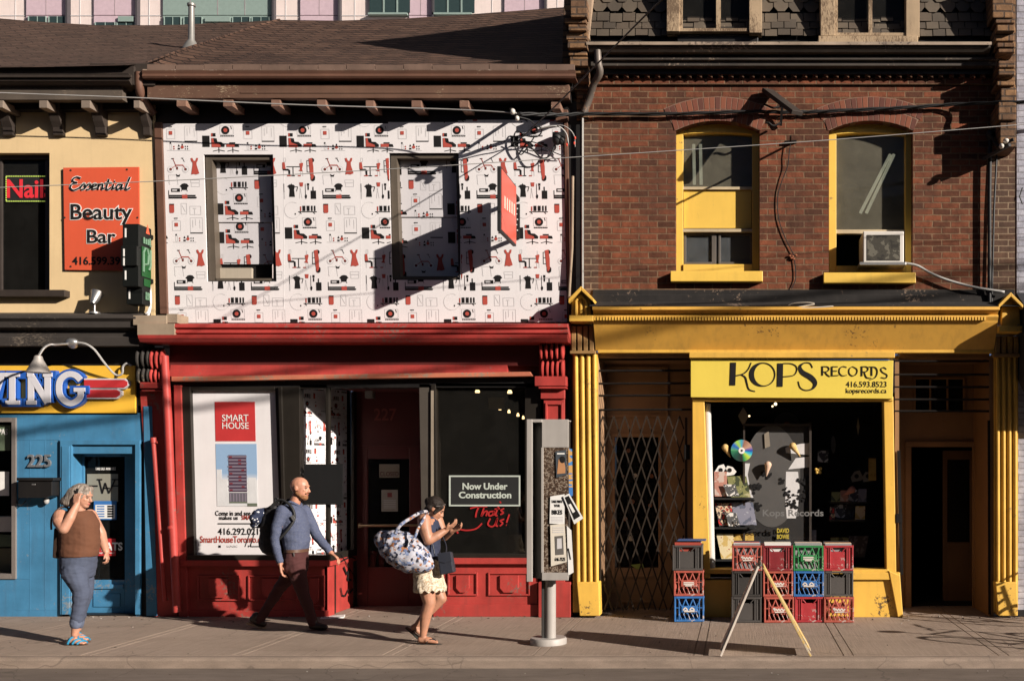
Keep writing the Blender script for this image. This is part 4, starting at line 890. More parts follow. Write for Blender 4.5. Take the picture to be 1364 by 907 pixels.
for r in ((1217, 1285, 502, 505), (1217, 1285, 547, 550), (1217, 1220, 505, 547), (1238, 1240.5, 505, 547), (1261, 1263.5, 505, 547), (1283, 1286, 505, 547)): mb.pbox(*r, yr - .03, yr)
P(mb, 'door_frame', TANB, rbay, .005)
mb = MB(); mb.pbox(1218, 1284, 504, 549, yr + .05, yr + .055); P(mb, 'transom_pane', SMOKED, rbay)
mb = MB(); yo = yr + .5
for r in ((1256, 1262, 600, 818), (1292, 1302, 600, 818), (1262, 1292, 600, 612), (1262, 1292, 722, 818)): mb.pbox(*r, yo, yo + .05)
od = P(mb, 'open_door', paint('brown_shop_door', (.14, .075, .035), .55, .15), rbay, .005)
mb = MB(); mb.pbox(1262, 1292, 612, 722, yo + .02, yo + .026); P(mb, 'pane', SMOKED, od)
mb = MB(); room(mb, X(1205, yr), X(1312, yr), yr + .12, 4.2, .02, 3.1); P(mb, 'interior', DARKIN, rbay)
mb = MB()
for py_ in (481, 499, 515.5, 532, 547.5): mb.tube([W(1190, py_, .03), W(1320, py_, .03)], .014, 8)
mb.tube([W(1317, 560, .0), W(1318, 818, .0)], .016, 8); P(mb, 'security_bar', STEEL, rbay)
mb = MB(); mb.bar(W(1197, 600, -.02), W(1201, 765, -.02), .035, .04); mb.pbox(1194, 1202, 684, 696, -.06, -.03); mb.bar(W(1199, 765, -.02), W(1201, 815, -.02), .02, .02); P(mb, 'gate_stub', STEEL, rbay)
# ---- display bay
mb = MB(); mb.pprism([(922, 530), (938, 530), (946, 770), (923, 770)], -.05, .12); mb.pprism([(1177, 530), (1190, 530), (1194, 770), (1181, 770)], -.05, .12); mb.pbox(922, 1190, 528, 534, -.07, .1)
mb.pbox(1128, 1199, 762, 772, -.09, .2); mb.pprism([(936, 772), (1199, 772), (1203, 822), (936, 822)], -.05, .2); mb.pprism([(1184, 760), (1199, 766), (1203, 822), (1196, 822)], -.10, -.05)
mb.pbox(938, 1184, 758, 764, -.06, .2)
fb = P(mb, 'shopfront', paint('chipped_yellow', (.74, .44, .075), .45, .1, (.14, .09, .04), .2), bevel=.008)
mb = MB(); mb.pbox(940, 1184, 532, 763, .06, .066); P(mb, 'pane', PANE, fb)
mb = MB(); mb.tube([W(942, 538, .14), W(948, 760, .14)], .045, 12); P(mb, 'standpipe', paint('white_pipe', (.55, .53, .5), .5, .1), fb, smooth=True)
mb = MB(); room(mb, X(930), X(1190), .09, 1.9, Z(764), Z(528)); P(mb, 'interior', DARKIN, fb)
lettering('window_lettering', 'Kops Records', (1016, 1097, 678.5, 690), .052, plain('grey_vinyl', (.15, .145, .14)), fb, .02)
# ================================================================ neighbours and background
nb = thing('white_brick_building', 'pale painted brick building at the right edge with a dark shop canopy', 'building', (4.2, 0, 0))
WBR = bricks('painted_brick', (.40, .41, .47), (.35, .36, .43), (.26, .26, .29), bmp=.6, dark=(.4, .36, .34), grime=.25)
mb = MB(); mb.pbox(1354.5, 2100, -200, 812, .03, .3); P(mb, 'wall', WBR, nb)
mb = MB(); mb.pbox(1354, 2100, 812, 822, .0, .3); P(mb, 'plinth', BLACKP, nb)
for a_, b_, c_, d_ in ((1500, 1600, 160, 360), (1720, 1820, 160, 360), (1440, 1700, 590, 760), (1740, 1840, 590, 812)):
    mb = MB(); mb.pbox(a_, b_, c_, d_, .02, .08); wn = P(mb, 'window' if d_ < 800 else 'door', paint('grey_frame', (.12, .12, .13), .5), nb, .006)
    mb = MB(); mb.pbox(a_ + 8, b_ - 8, c_ + 8, d_ - 8, .012, .019); P(mb, 'pane', DKG, wn)
mb = MB(); xa, xb = 3.36, 7.5
mb.xprism([(.03, 3.92), (.03, 2.9), (-.5, 2.56), (-.54, 2.56), (-.54, 3.58)], xa, xb); P(mb, 'canopy', plain('dark_canopy', (.03, .03, .035), .8), nb)
mb = MB(); mb.tube([W(1362, 250, -.03), W(1358, 262, -.03), W(1362, 272, -.03)], .008); P(mb, 'cable_loop', RUBBER, nb)
bg = thing('apartment_block', 'pale concrete apartment block with pink and green panels far behind the roofs', 'building', (-20, 42, 0))
Yb = 42.0
PK = plain('pink_panel', (.50, .38, .42)); GN = plain('green_panel', (.22, .29, .26)); WC = paint('white_concrete', (.66, .56, .52), .8, .06); pass
mb = MB(); mb.pbox(-900, 1500, -500, 420, Yb, Yb + 12); P(mb, 'wall', WC, bg)
def sl2(a, b, c, d, m, y): mb.pbox(a, b, c, d, y, Yb, m)
for a, b, m in ((35, 87, 0), (125, 180, 0), (217, 362, 1), (400, 450, 0), (545, 575, 0), (672, 725, 0), (-60, -10, 0)):
    mb = MB(); sl2(a, b, -200, 20.5, m, Yb - .12); sl2(a, b, 21.5, 60, m, Yb - .12)
    for k in (1, 2, 3): sl2(a + (b - a) * k / 4, a + (b - a) * k / 4 + .7, -200, 20.5, 2, Yb - .13) if m == 1 or k == 2 else None
    sl2(b, b + 2.5, -200, 60, 3, Yb - .3)
    P(mb, 'spandrel', [PK, GN, plain('panel_joint', (.3, .24, .25)), plain('fin_dark', (.05, .045, .05))], bg)
for a, b, c, d in ((38, 60, 22, 31), (65, 86, 22, 31), (127, 152, 30, 40), (156, 179, 30, 40), (219, 240, 23, 40), (245, 268, 23, 40), (310, 332, 23, 40), (336, 358, 23, 40), (492, 546, -20, 17), (577, 632, -20, 18)):
    mb = MB(); mb.pbox(a, b, c, d, Yb - .16, Yb - .13); wn = P(mb, 'window', DKG, bg); mb = MB()
    if b - a > 50:
        for k in (1, 2): mb.pbox(a + (b - a) * k / 3, a + (b - a) * k / 3 + 2, c, d, Yb - .2, Yb - .17)
        mb.pbox(a - 2, b - 4, 17, 19.5, Yb - .3, Yb)
    else:
        mb.pbox(a - 1, a, c, d, Yb - .2, Yb); mb.pbox(b, b + 1, c, d, Yb - .2, Yb); mb.pbox(a + (b - a) * .5, a + (b - a) * .5 + .6, c, d, Yb - .19, Yb - .16)
    P(mb, 'window_frame', GN, wn)
for a, b, c, d in ((273, 306, 23, 29), (157, 177, 22, 29)): mb = MB(); mb.pbox(a, b, c, d, Yb - .25, Yb); P(mb, 'air_vent', GN, bg)
mb = MB()
for k in (20.8, -100): mb.pbox(-900, 1500, k, k + .7, Yb - .03, Yb)
for a in (20, 106, 198, 380, 472, 655, 742): mb.pbox(a, a + .7, -200, 60, Yb - .02, Yb)
P(mb, 'panel_joint', GREYINK, bg)
# ================================================================ shops across the street (they close the street and show only in the glass)
for k, (x0, x1, h, col, lab) in enumerate(((-46, -14, 9.7, (.10, .05, .04), 'dark brick shop row across the street, behind the viewer to the left'), (-13.9, 4, 9.75, (.16, .13, .10), 'tall tan shop block across the street, directly behind the viewer'), (4.1, 40, 9.7, (.08, .07, .065), 'grey shop row across the street, behind the viewer to the right'))):
    t_ = thing('shop_row', lab, 'building', ((x0 + x1) / 2, -17.4, 0), 'shops across the street')
    mb = MB(); mb.box(x0, x1, -27, -17.4, -.1, h); mb.box(x0, x1, -17.5, -17.0, h - .5, h - .1); mb.box(x0, x1, -17.4, -17.05, 3.3, 3.9); part(mb, 'wall', paint('row_wall_%s' % 'abc'[k], col, .9, .2), t_)
    mb = MB(); n = int((x1 - x0) / 2.6)
    for i in range(n): mb.box(x0 + 1 + i * 2.6, x0 + 2.2 + i * 2.6, -17.4, -17.36, 4.8, 6.6)
    for i in range(n // 2): mb.box(x0 + .7 + i * 5.2, x0 + 5 + i * 5.2, -17.4, -17.36, .6, 3.0)
    part(mb, 'window', DKG, t_)
# ================================================================ SIGNS
def board(px0, px1, py0, py1, y, th, m, name, parent, bevel=.003):
    mb = MB(); mb.pbox(px0, px1, py0, py1, y, y + th); return mb.build(name, m, parent, bevel)
# beauty bar board
t_ = thing('beauty_sign', 'orange beauty salon board with black white-edged lettering on the cream wall', 'sign', W(135, 360, 0))
OR = paint('orange_board', (.64, .10, .045), .45, .06, dirt=.12)
mb = MB(); mb.pprism([(84, 223.5), (185, 222.5), (186, 361), (86, 359.5)], -.03, -.012); bo = mb.build('board', OR, t_, .003)
mb = MB()
for a, b in ((94, 227), (169, 226), (94, 355), (176, 357), (86, 290), (183, 290)): mb.lathe(W(a, b, -.034), [(.012, 0), (.012, .006)], 8, 0, 'y')
mb.build('screw', DARKWOOD, t_)
ys = -.034
for txt, bx in (('Beauty', (94, 176, 272, 299)), ('Bar', (116, 154, 306, 324))):
    lettering('lettering', txt, (bx[0] - 1, bx[1] + 1, bx[2] - 1, bx[3] + 1), ys, PALE, t_, .05); lettering('lettering', txt, bx, ys - .004, INK, t_, .012)
lettering('lettering', '416.599.3911', (96, 172, 342, 353), ys, INK, t_, .02)
mb = MB(); E_ = [([(103, 241), (99, 236), (94, 240), (98, 246), (92, 252), (97, 255), (104, 249)], 2.2)]
def sc_s(x, y): return [(x + 4, y - 7), (x + 1, y - 3), (x + 3, y), (x - 2, y + 1)]
strokes = [[(105, 237.5), (101, 236), (97, 238), (96.5, 241.5), (101, 243.5)], [(101, 243.5), (96, 245), (93.5, 250), (97, 253.5), (102, 251.5), (105, 249)],
           [(104, 251), (108.5, 244.5), (109.6, 248), (109, 251.5), (105.5, 252.8)], [(109.5, 250.5), (114.5, 244.5), (115.6, 248), (115, 251.5), (111.5, 252.8)],
           [(116, 250), (122, 247), (120.6, 244.8), (117.6, 247.5), (118, 252), (123, 250.5)], [(124.8, 245), (123.8, 252.6)], [(124.2, 248.5), (128, 245), (129, 247), (128, 252), (131, 250.5)],
           [(136, 238.5), (133, 250.5), (135, 252.6), (138, 250)], [(131.5, 244.2), (139, 243.4)], [(141, 245.5), (139.5, 251.6), (142.4, 250.5)], [(142, 241.8), (142.7, 241.4)],
           [(150, 246), (146, 246), (144, 250), (145.8, 252.6), (149.4, 248)], [(150.6, 245.2), (149.2, 251.6), (152, 250.5)], [(159, 235.8), (154.2, 250), (155.6, 252.6), (159, 250)]]
strokes = [[(94 + (a - 94) * 1.22, b) for a, b in s_] for s_ in strokes]
mw = MB()
for s_ in strokes: ribbon(mw, s_, 3.2, -.036, -.031); ribbon(mb, s_, 1.7, -.042, -.036)
mw.build('script_edge', PALE, t_); mb.build('script', INK, t_)
# nails LED sign in the window
t_ = thing('led_sign', 'lit red LED nails sign with green dotted border hanging in the upstairs window', 'sign', W(35, 270, .1))
board(6, 74, 233, 270, .118, .008, RUBBER, 'sign_back', t_)
mb = MB()
for i in range(22): mb.pbox(8 + 3 * i, 9.8 + 3 * i, 234.4, 235.6, .112, .117); mb.pbox(8 + 3 * i, 9.8 + 3 * i, 267.6, 268.8, .112, .117)
for i in range(11): mb.pbox(7.4, 8.6, 235.5 + 3 * i, 237.3 + 3 * i, .112, .117)
mb.build('led_border', emit('led_green', (.35, .45, .08), .5), t_)
lettering('led_lettering', 'Nails', (9, 70, 239, 264), .112, emit('led_red', (.5, .022, .03), .32), t_, .02)
# projecting green sign
t_ = thing('projecting_sign', 'green shaped neon style blade sign projecting from the cream wall', 'sign', W(195, 405, 0))
xs = X(208); BG = plain('sign_black', (.007, .008, .007), .5)
my = lambda y: -.10 + (y + .12) * .55
def bl(y0, y1, z0, z1, th=.19): mb.box(xs - th, xs, my(y0), my(y1), z0, z1)
mb = MB(); zf = lambda py: Z(py, -.3)
bl(-.60, -.12, zf(332), zf(300)); bl(-.66, -.12, zf(356), zf(330)); bl(-.60, -.14, zf(383), zf(355)); bl(-.46, -.16, zf(405), zf(382)); mb.box(xs - .08, xs - .03, -.12, .0, zf(372), zf(366)); mb.box(xs - .08, xs - .03, -.12, .0, zf(312), zf(306))
mb.build('sign_body', BG, t_, .006)
GRN = paint('sign_green', (.007, .07, .016), .4, .1); LIM = plain('pale_neon', (.12, .22, .14), .35)
mb = MB(); fx = xs + .003
def yz(pts, r, m): mb.tube([(xs + .012, my(a), zf(b)) for a, b in pts], r, 6, m)
mb.box(fx, fx + .006, my(-.5), my(-.16), zf(368), zf(328), 0); mb.box(fx, fx + .006, my(-.42), my(-.18), zf(380), zf(370), 0)
yz([(-.46, 362), (-.46, 336), (-.40, 330), (-.32, 330), (-.27, 338), (-.30, 350), (-.44, 352)], .016, 1); yz([(-.2, 330), (-.2, 352), (-.26, 358)], .016, 1); yz([(-.2, 324), (-.19, 325)], .016, 1)
for a in (-.44, -.36, -.28, -.22): yz([(a, 324), (a, 314 + 3 * random.random())], .012, 1)
for a in (-.36, -.30, -.24): yz([(a, 398), (a, 388)], .010, 1)
mb.build('sign_motif', [GRN, LIM], t_)
mb = MB(); 
for r_ in (.17, .14): mb.tube([(xs - .02, my(-.26) + r_ * .6 * math.cos(a), zf(394) + r_ * 1.35 * math.sin(a)) for a in [-.5 * math.pi + i * math.pi / 12 for i in range(13)]], .012, 6)
mb.build('neon_hoop', plain('white_tube', (.65, .62, .6), .4), t_)
mb = MB(); mb.add([(xs + .006, my(-.34), zf(309)), (xs + .006, my(-.28), zf(296)), (xs + .006, my(-.24), zf(303)), (xs + .006, my(-.20), zf(309)), (xs + .003, my(-.34), zf(309)), (xs + .003, my(-.28), zf(296)), (xs + .003, my(-.24), zf(303)), (xs + .003, my(-.20), zf(309))], [(0, 1, 2, 3), (7, 6, 5, 4), (0, 4, 5, 1), (1, 5, 6, 2), (2, 6, 7, 3), (3, 7, 4, 0)]); mb.build('flame', OR, t_)
mb = MB()
for py_, a in ((312, -.60), (340, -.66), (350, -.66), (368, -.60), (392, -.46)): mb.box(xs - .16, xs - .145, my(a) - .006, my(a), zf(py_ + 6), zf(py_ - 6))
mb.build('edge_strip', PALE, t_)
# orange projecting sign on the printed panel
t_ = thing('blade_sign', 'orange red blade sign standing out edge-on from the white printed panel', 'sign', (-2.68, 0, 4.4))
mb = MB(); mb.box(-2.70, -2.66, -1.0, -.2, 4.43, 5.15); mb.build('sign_case', RUBBER, t_, .004)
mb = MB(); mb.box(-2.66, -2.655, -.97, -.22, 4.45, 5.13); fc = mb.build('sign_face', paint('blade_orange', (.50, .075, .045), .35, .05, dirt=.05), t_)
mb = MB()
for i in range(5): mb.box(-2.654, -2.651, -.85 + .12 * i, -.80 + .12 * i, 4.72 + .01 * i, 4.86 + .01 * i)
mb.build('face_lettering', plain('faded_white', (.75, .5, .42)), t_)
mb = MB(); mb.box(-2.70, -2.66, -.2, -.005, 5.02, 5.06); mb.box(-2.70, -2.66, -.2, -.005, 4.56, 4.60); mb.build('sign_bracket', STEEL, t_)
mb = MB(); mb.box(-2.735, -2.655, -.03, -.01, 4.57, 4.98)
bk = mb.build('back_plate', RUBBER, t_)
mb = MB()
for i in range(6): mb.box(-2.70 + .01 * (i % 2), -2.685 + .01 * (i % 2), -.034, -.031, 4.59 + .065 * i, 4.605 + .065 * i)
mb.build('screw', PALE, bk)
# lettered fascia of the blue shop
t_ = thing('shop_fascia', 'yellow fascia board with white blue-edged ING letters and red winged stripes', 'sign', W(90, 552, 0))
board(-560, 180, 487, 550, -.03, .028, paint('fascia_yellow', (.80, .46, .05), .4, .06, dirt=.15), 'board', t_)
BL2 = paint('letter_blue', (.02, .10, .42), .4, .06); WH2 = paint('letter_white', (.60, .59, .62), .45, .05)
letters = {'letter_i': [[(16, 499), (16, 536)], [(7, 499), (26, 499)], [(7, 536), (26, 536)]],
           'letter_n': [[(41, 499), (41, 536)], [(41, 500), (63, 536)], [(63, 499), (63, 536)], [(36, 499), (44, 499)], [(57, 499), (69, 499)], [(35, 536), (48, 536)]],
           'letter_g': [[(107, 506), (101, 500), (93, 498), (85, 501), (79, 509), (79, 524), (85, 533), (94, 537), (102, 534), (107, 528), (107, 520)], [(98, 519), (113, 519)]],
           'letter_v': [[(-24, 499), (-10, 536)], [(-10, 536), (2, 499)], [(-4, 499), (8, 499)]]}
for nm, st in letters.items():
    mb = MB()
    for s_ in st: ribbon(mb, s_, 13.5 if len(s_) > 2 or abs(s_[0][1] - s_[1][1]) > 5 else 11, -.10, -.03, 0, sm=3 if len(s_) > 2 else 0)
    for s_ in st:
        if len(s_) == 2 and abs(s_[0][1] - s_[1][1]) < 2:
            for e_ in s_: mb.pbox(e_[0] - 5, e_[0] + 5, e_[1] - 5.5, e_[1] + 5.5, -.0995, -.03, 0)
    o = mb.build(nm, BL2, t_)
    mb = MB()
    for s_ in st: ribbon(mb, s_, 8 if len(s_) > 2 or abs(s_[0][1] - s_[1][1]) > 5 else 5.5, -.108 - .0012 * st.index(s_), -.1, 0, sm=3 if len(s_) > 2 else 0)
    mb.build('letter_face', WH2, o)
mb = MB()
for (a, b, c, d) in ((112, 172, 504, 518), (112, 162, 517, 531)):
    mb.pprism([(a, c), (b - 6, c), (b, c + 4), (b, d - 5), (b - 6, d), (a, d)], -.07, -.03, 0); mb.pprism([(a, c + 1.8), (b - 7, c + 1.8), (b - 2.5, c + 4.5), (b - 2.5, d - 5), (b - 7, d - 1.8), (a, d - 1.8)], -.076, -.07, 1)
mb.build('wing_stripe', [WH2, plain('stripe_red', (.50, .035, .04), .4)], t_)
# gooseneck lamp over that sign
t_ = thing('gooseneck_lamp', 'pale metal gooseneck lamp with cone shade over the blue shop sign', 'lamp', W(95, 458, -.2))
mb = MB(); mb.tube([W(97, 458, -.27), W(88, 458, -.36), (W(74, 459, -.5)), W(66, 459, -.56), W(58, 464, -.62), W(51, 475, -.66)], .014, 8, smooth_steps=4); mb.build('arm', ALU, t_, smooth=True)
q = W(51, 486, -.68); mb = MB(); mb.lathe((q.x, q.y, q.z), [(.128, -.09), (.125, -.085), (.05, .06), (.04, .10), (.02, .11)], 22); o = mb.build('lamp_shade', paint('shade_metal', (.36, .33, .30), .5, .1, metal=.3), t_, smooth=True)
o.rotation_euler = (0, 0, 0)
mb = MB(); mb.lathe(W(95, 457, -.3), [(.05, 0), (.06, .015), (.06, .05)], 12, 0, 'y'); mb.ell(W(96, 456, -.3), (.075, .05, .05)); mb.build('junction_box', ALU, t_, smooth=True)
mb = MB(); mb.tube([W(100, 456, -.3), W(114, 458, -.3), W(126, 466, -.28), W(138, 482, -.2), W(150, 496, -.12), W(157, 500, -.1), W(163, 497, -.1), W(164, 488, -.1), W(169, 484, -.1), W(175, 487, -.08)], .012, 6, smooth_steps=4)
tag(mb.build('loose_cable', WIREGREY, None, smooth=True), 'white loose cable snaking down from the lamp box over the yellow fascia', 'cable')
t_ = thing('floodlight', 'small round silver floodlight on a stub standing on the ledge below the orange board', 'lamp', W(125, 420, -.1))
mb = MB(); q = W(126, 418, -.15); mb.lathe((q.x, q.y, q.z), [(.06, 0), (.06, .02), (.012, .03), (.012, .12)], 14); mb.build('stem', ALU, t_, smooth=True)
mb = MB(); mb.lathe((0, 0, 0), [(.03, -.06), (.045, 0), (.05, .02), (.07, .09), (.075, .1), (.05, .085)], 16)
for i, v in enumerate(mb.v): p = Euler((-.5, .1, 0)).to_matrix() @ Vector(v) + Vector((q.x, q.y, q.z + .17)); mb.v[i] = tuple(p)
mb.build('lamp_head', ALU, t_, smooth=True)
# mailbox
t_ = thing('mailbox', 'black metal wall mailbox on the blue panelling below the house number', 'mailbox', W(45, 662, 0))
mb = MB(); mb.pprism([(24, 638), (69, 639), (69, 660), (60, 663), (24, 663)], -.16, -.002); mb.build('box', BLACKP, t_, .006)
mb = MB(); mb.pbox(22, 71, 636, 640, -.18, -.002); mb.pbox(42, 47, 644, 646, -.166, -.16, 1); mb.build('lid', [BLACKP, ALU], t_, .004)
mb = MB(); mb.tube([W(26, 663, -.05), W(23, 669, -.05), W(28, 673, -.05), W(35, 666, -.05)], .006, 6, smooth_steps=3); mb.ell(W(62, 667, -.05), (.03, .03, .04), m=1); mb.build('newspaper_hook', [RUBBER, WIREGREY], t_)
# poster in the red shop's window
t_ = thing('window_poster', 'tall white condominium poster with red square and tower picture in the red shop window', 'poster', W(312, 740, .0))
mb = MB(); mb.pprism([(253, 520), (367.5, 519.5), (374, 739), (258, 740)], .03, .036); mb.build('sheet', WHITE, t_)
def pf(u, v):   # poster lean
    k = (v - 520) / 220; return u + 5 * k
def pbx(mb, a, b, c, d, y, m=0): mb.pprism([(pf(a, c), c), (pf(b, c), c), (pf(b, d), d), (pf(a, d), d)], y, .0295, m)
mb = MB(); pbx(mb, 285.5, 339, 535, 587.5, .027); mb.build('red_square', plain('poster_red', (.47, .035, .035)), t_)
pm2 = lambda y: (lambda px, py, back: Vector((X(pf(px, py), y), y + (.002 if back else 0), Z(py, y))))
lettering('lettering', 'SMART', (295, 330, 552, 561), 0, PALE, t_, .0, mapf=pm2(.022)); lettering('lettering', 'HOUSE', (295, 330, 562.5, 571), 0, PALE, t_, .0, mapf=pm2(.022))
mb = MB(); m_sky, tt, bb_ = base_mat('picture_sky'); gg = ramp(tt, coord(tt, (1, 1, 1)), 0, 1); sp = nn(tt, 'ShaderNodeSeparateXYZ'); tt.links.new(coord(tt), sp.inputs[0])
tt.links.new(ramp(tt, sp.outputs[2], .9, 1.75, (.62, .62, .62, 1), (.25, .38, .55, 1)), bb_.inputs['Base Color'])
pbx(mb, 285.5, 340, 591, 674, .027); mb.build('picture', m_sky, t_)
mb = MB()
for a, b, c, d, m in ((286, 293, 625, 655, 0), (293, 300, 638, 655, 0), (328, 338, 636, 655, 0), (286, 339, 655, 674, 0), (326, 339, 670, 674, 3), (302, 326, 606, 655, 1), (302, 326, 656, 668, 2), (302, 326, 668, 670, 3)): pbx(mb, a, b, c, d, .0265 - .0006 * (m + 1), m)
for i in range(11): pbx(mb, 301 + (i % 3) * .6, 326.5 - (i % 2), 607 + 4.4 * i, 609 + 4.4 * i, .0235, 4); k_ = (i * 7 + i * i) % 5; pbx(mb, 303 + 4 * k_, 307 + 4 * k_, 607.5 + 4.4 * i, 609.5 + 4.4 * i, .0233, 5)
for i in range(6): pbx(mb, 303 + 4 * i, 304.5 + 4 * i, 657, 668, .0232, 4)
mb.build('tower_picture', [plain('city_haze', (.6, .6, .6)), plain('tower_purple', (.06, .035, .06)), plain('tower_base', (.12, .11, .13)), plain('picture_green', (.12, .14, .1)), plain('balcony_grey', (.20, .17, .21)), plain('balcony_red', (.18, .03, .04))], t_)
for txt, bx, m in (('Come in and see what', (283, 346, 680, 686.5), INK), ('makes us', (288, 313, 686.5, 692), INK), ('SMART.', (318, 339, 686, 692), REDINK), ('416.292.0219', (286, 347, 703, 712), INK), ('SmartHouseToronto.com', (262, 354, 713.5, 722.5), REDINK), ('LOGIC', (298, 312, 726, 728.5), GREYINK), ('Homes', (326, 346, 726, 728.5), INK)):
    lettering('lettering', txt, bx, 0, m, t_, .01, mapf=pm2(.024))
mb = MB(); pbx(mb, 286, 344, 696.5, 698, .026); mb.pbox(291, 294, 726, 729, .0255, .0295); mb.build('rule_line', INK, t_)
mb = MB(); mb.pbox(405, 456, 618, 672, -.045, -.025); tag(mb.build('black_board', plain('black_board', (.012, .012, .012), .5)), 'square black board hung at the corner of the display window beside the entrance', 'board')
# now-under-construction lettering and script, on the right pane
t_ = thing('window_notice', 'outlined white notice with red script below it on the dark right window', 'sign', W(645, 705, .04))
mb = MB()
for a, b, c, d in ((598, 693, 633, 635), (598, 693, 672, 674), (598, 600, 635, 672), (691, 693, 635, 672)): mb.pbox(a, b, c, d, .036, .045)
GW = plain('greenish_white', (.46, .50, .44)); mb.build('border', GW, t_)
mb = MB(); mb.pbox(600, 691, 635, 672, .040, .045); mb.build('notice_back', plain('notice_black', (.02, .02, .02)), t_)
lettering('lettering', 'Now Under', (616, 676, 643, 652), .036, GW, t_, .03); lettering('lettering', 'Construction', (611, 681, 654.5, 663.5), .036, GW, t_, .03)
mb = MB(); K = 3.16
def cr(pts): return [(460 + a / 3.16, 620 + b / 3.16) for a, b in pts]
for s_ in ([(525, 180), (560, 172), (597, 172)], [(562, 172), (552, 195), (548, 217)], [(583, 178), (572, 212), (585, 195), (597, 192), (592, 212)], [(625, 192), (606, 195), (604, 210), (618, 208), (626, 192), (624, 210)], [(645, 170), (632, 206), (640, 210)], [(628, 183), (650, 180)], [(668, 180), (655, 188), (665, 198), (652, 206)], [(650, 150), (655, 158)],
           [(610, 222), (600, 245), (612, 256), (628, 250), (640, 220), (634, 250), (642, 254)], [(668, 225), (652, 232), (662, 242), (650, 254)], [(690, 205), (678, 240)], [(676, 250), (678, 251)], [(575, 243), (550, 265), (510, 272), (475, 266)], [(462, 264), (480, 258)], [(462, 264), (474, 285)]): ribbon(mb, cr(s_), 2.0, .038, .045)
mb.build('red_script', plain('script_red', (.38, .02, .02)), t_)
t_ = thing('closed_sign', 'faded closed sign on the dark entrance door glass', 'sign', W(518, 636, .97)); board(505, 532, 618, 636, .972, .004, plain('faded_board', (.26, .22, .17)), 'sheet', t_); lettering('lettering', 'CLOSED', (506, 531, 628, 634), .969, REDDK, t_, .01)
t_ = thing('door_notice', 'white paper notice with a dark red square on the entrance door glass', 'notice', W(519, 681, .97)); board(508, 530, 652, 681, .972, .004, plain('faded_paper', (.30, .28, .24)), 'sheet', t_)
mb = MB(); mb.pbox(516, 522, 656, 662, .970, .972); [mb.pbox(511, 527, 666 + 2.4 * i, 666.8 + 2.4 * i, .970, .972, 1) for i in range(5)]; mb.build('print', [plain('dull_red', (.2, .03, .03)), GREYINK], t_)
mb = MB(); mb.bar(W(427, 825, -.1) + Vector((0, 0, .012)), W(459, 823, -.02) + Vector((0, 0, .02)), .22, .025, up=(0, 0, 1)); tag(mb.build('newspaper', PALE, None, .004), 'folded newspaper lying on the pavement at the red shop entrance', 'newspaper')
# record shop sign
t_ = thing('record_shop_sign', 'yellow record shop sign with flowing black lettering above the display window', 'sign', W(1055, 530, -.1))
SY = paint('sign_yellow', (.72, .55, .09), .35, .05, dirt=.08)
mb = MB(); mb.pprism([(920, 477), (1190, 480), (1189, 531), (920, 529)], -.12, -.07); mb.build('board', SY, t_, .004)
def kp(pts): return [(910 + a * .2126, 460 + b * .2126) for a, b in pts]
mb = MB(); ky, kb = -.127, -.12
mb.pprism(kp([(297, 107), (332, 107), (327, 250), (292, 250)]), ky, kb)
ribbon(mb, kp([(427, 108), (408, 150), (376, 178), (330, 190)]), [1.2, 1.4, 1.6, 1.5], ky, kb); ribbon(mb, kp([(366, 184), (390, 200), (400, 235), (414, 275), (452, 288)]), [1.4, 1.9, 1.9, 1.5, 1.0], ky, kb)
pts = [(503 + 73 * math.cos(a), 182 + 72 * math.sin(a)) for a in [2 * math.pi * i / 24 for i in range(24)]]
ribbon(mb, kp(pts), [1.3 + 5.0 * max(0, -math.cos(2 * math.pi * i / 24)) ** 1.3 for i in range(24)], ky, kb, sm=2, closed=True)
mb.pprism(kp([(592, 112), (627, 112), (624, 258), (589, 258)]), ky, kb); ribbon(mb, kp([(627, 113), (675, 114), (708, 130), (712, 160), (690, 188), (627, 196)]), 1.3, ky, kb)
ribbon(mb, kp([(812, 140), (795, 112), (760, 110), (733, 132), (748, 168), (800, 200), (828, 235), (812, 270), (770, 281), (735, 264), (722, 225)]), [1.2, 1.3, 1.6, 3.5, 6, 7, 5.5, 2.4, 1.4, 1.2, 1.2], ky, kb)
for k, st in enumerate(([[(873, 132), (873, 188)], [(868, 132), (905, 134), (915, 150), (898, 165), (878, 165)], [(890, 166), (905, 185), (922, 195)]], [[(933, 132), (933, 190)], [(933, 133), (970, 133)], [(933, 160), (965, 160)], [(933, 190), (975, 187)]], [[(1026, 138), (1003, 132), (982, 145), (980, 172), (998, 190), (1026, 186)]], [[(1062, 132), (1042, 148), (1042, 176), (1062, 191), (1086, 178), (1090, 150), (1062, 132)]], [[(1120, 132), (1120, 192)], [(1114, 133), (1150, 134), (1160, 150), (1145, 165), (1122, 165)], [(1136, 166), (1150, 200), (1180, 205)]], [[(1182, 132), (1182, 190)], [(1165, 134), (1205, 138), (1218, 165), (1205, 200), (1170, 215)]], [[(1275, 150), (1258, 138), (1240, 148), (1250, 168), (1278, 185), (1270, 205), (1240, 200)]])):
    for j, s_ in enumerate(st): ribbon(mb, kp(s_), 2.0 if j == 0 and len(s_) == 2 else ([.8] + [1.3] * (len(s_) - 2) + [.8] if len(s_) > 2 else 1.0), ky - .0008 * j, kb, sm=4 if len(s_) > 2 else 0)
mb.build('lettering', INK, t_)
lettering('lettering', '416.593.8523', (1127, 1181, 508, 515.5), -.125, INK, t_, .0); lettering('lettering', 'kopsrecords.ca', (1127, 1181, 517, 525.5), -.125, INK, t_, .0)
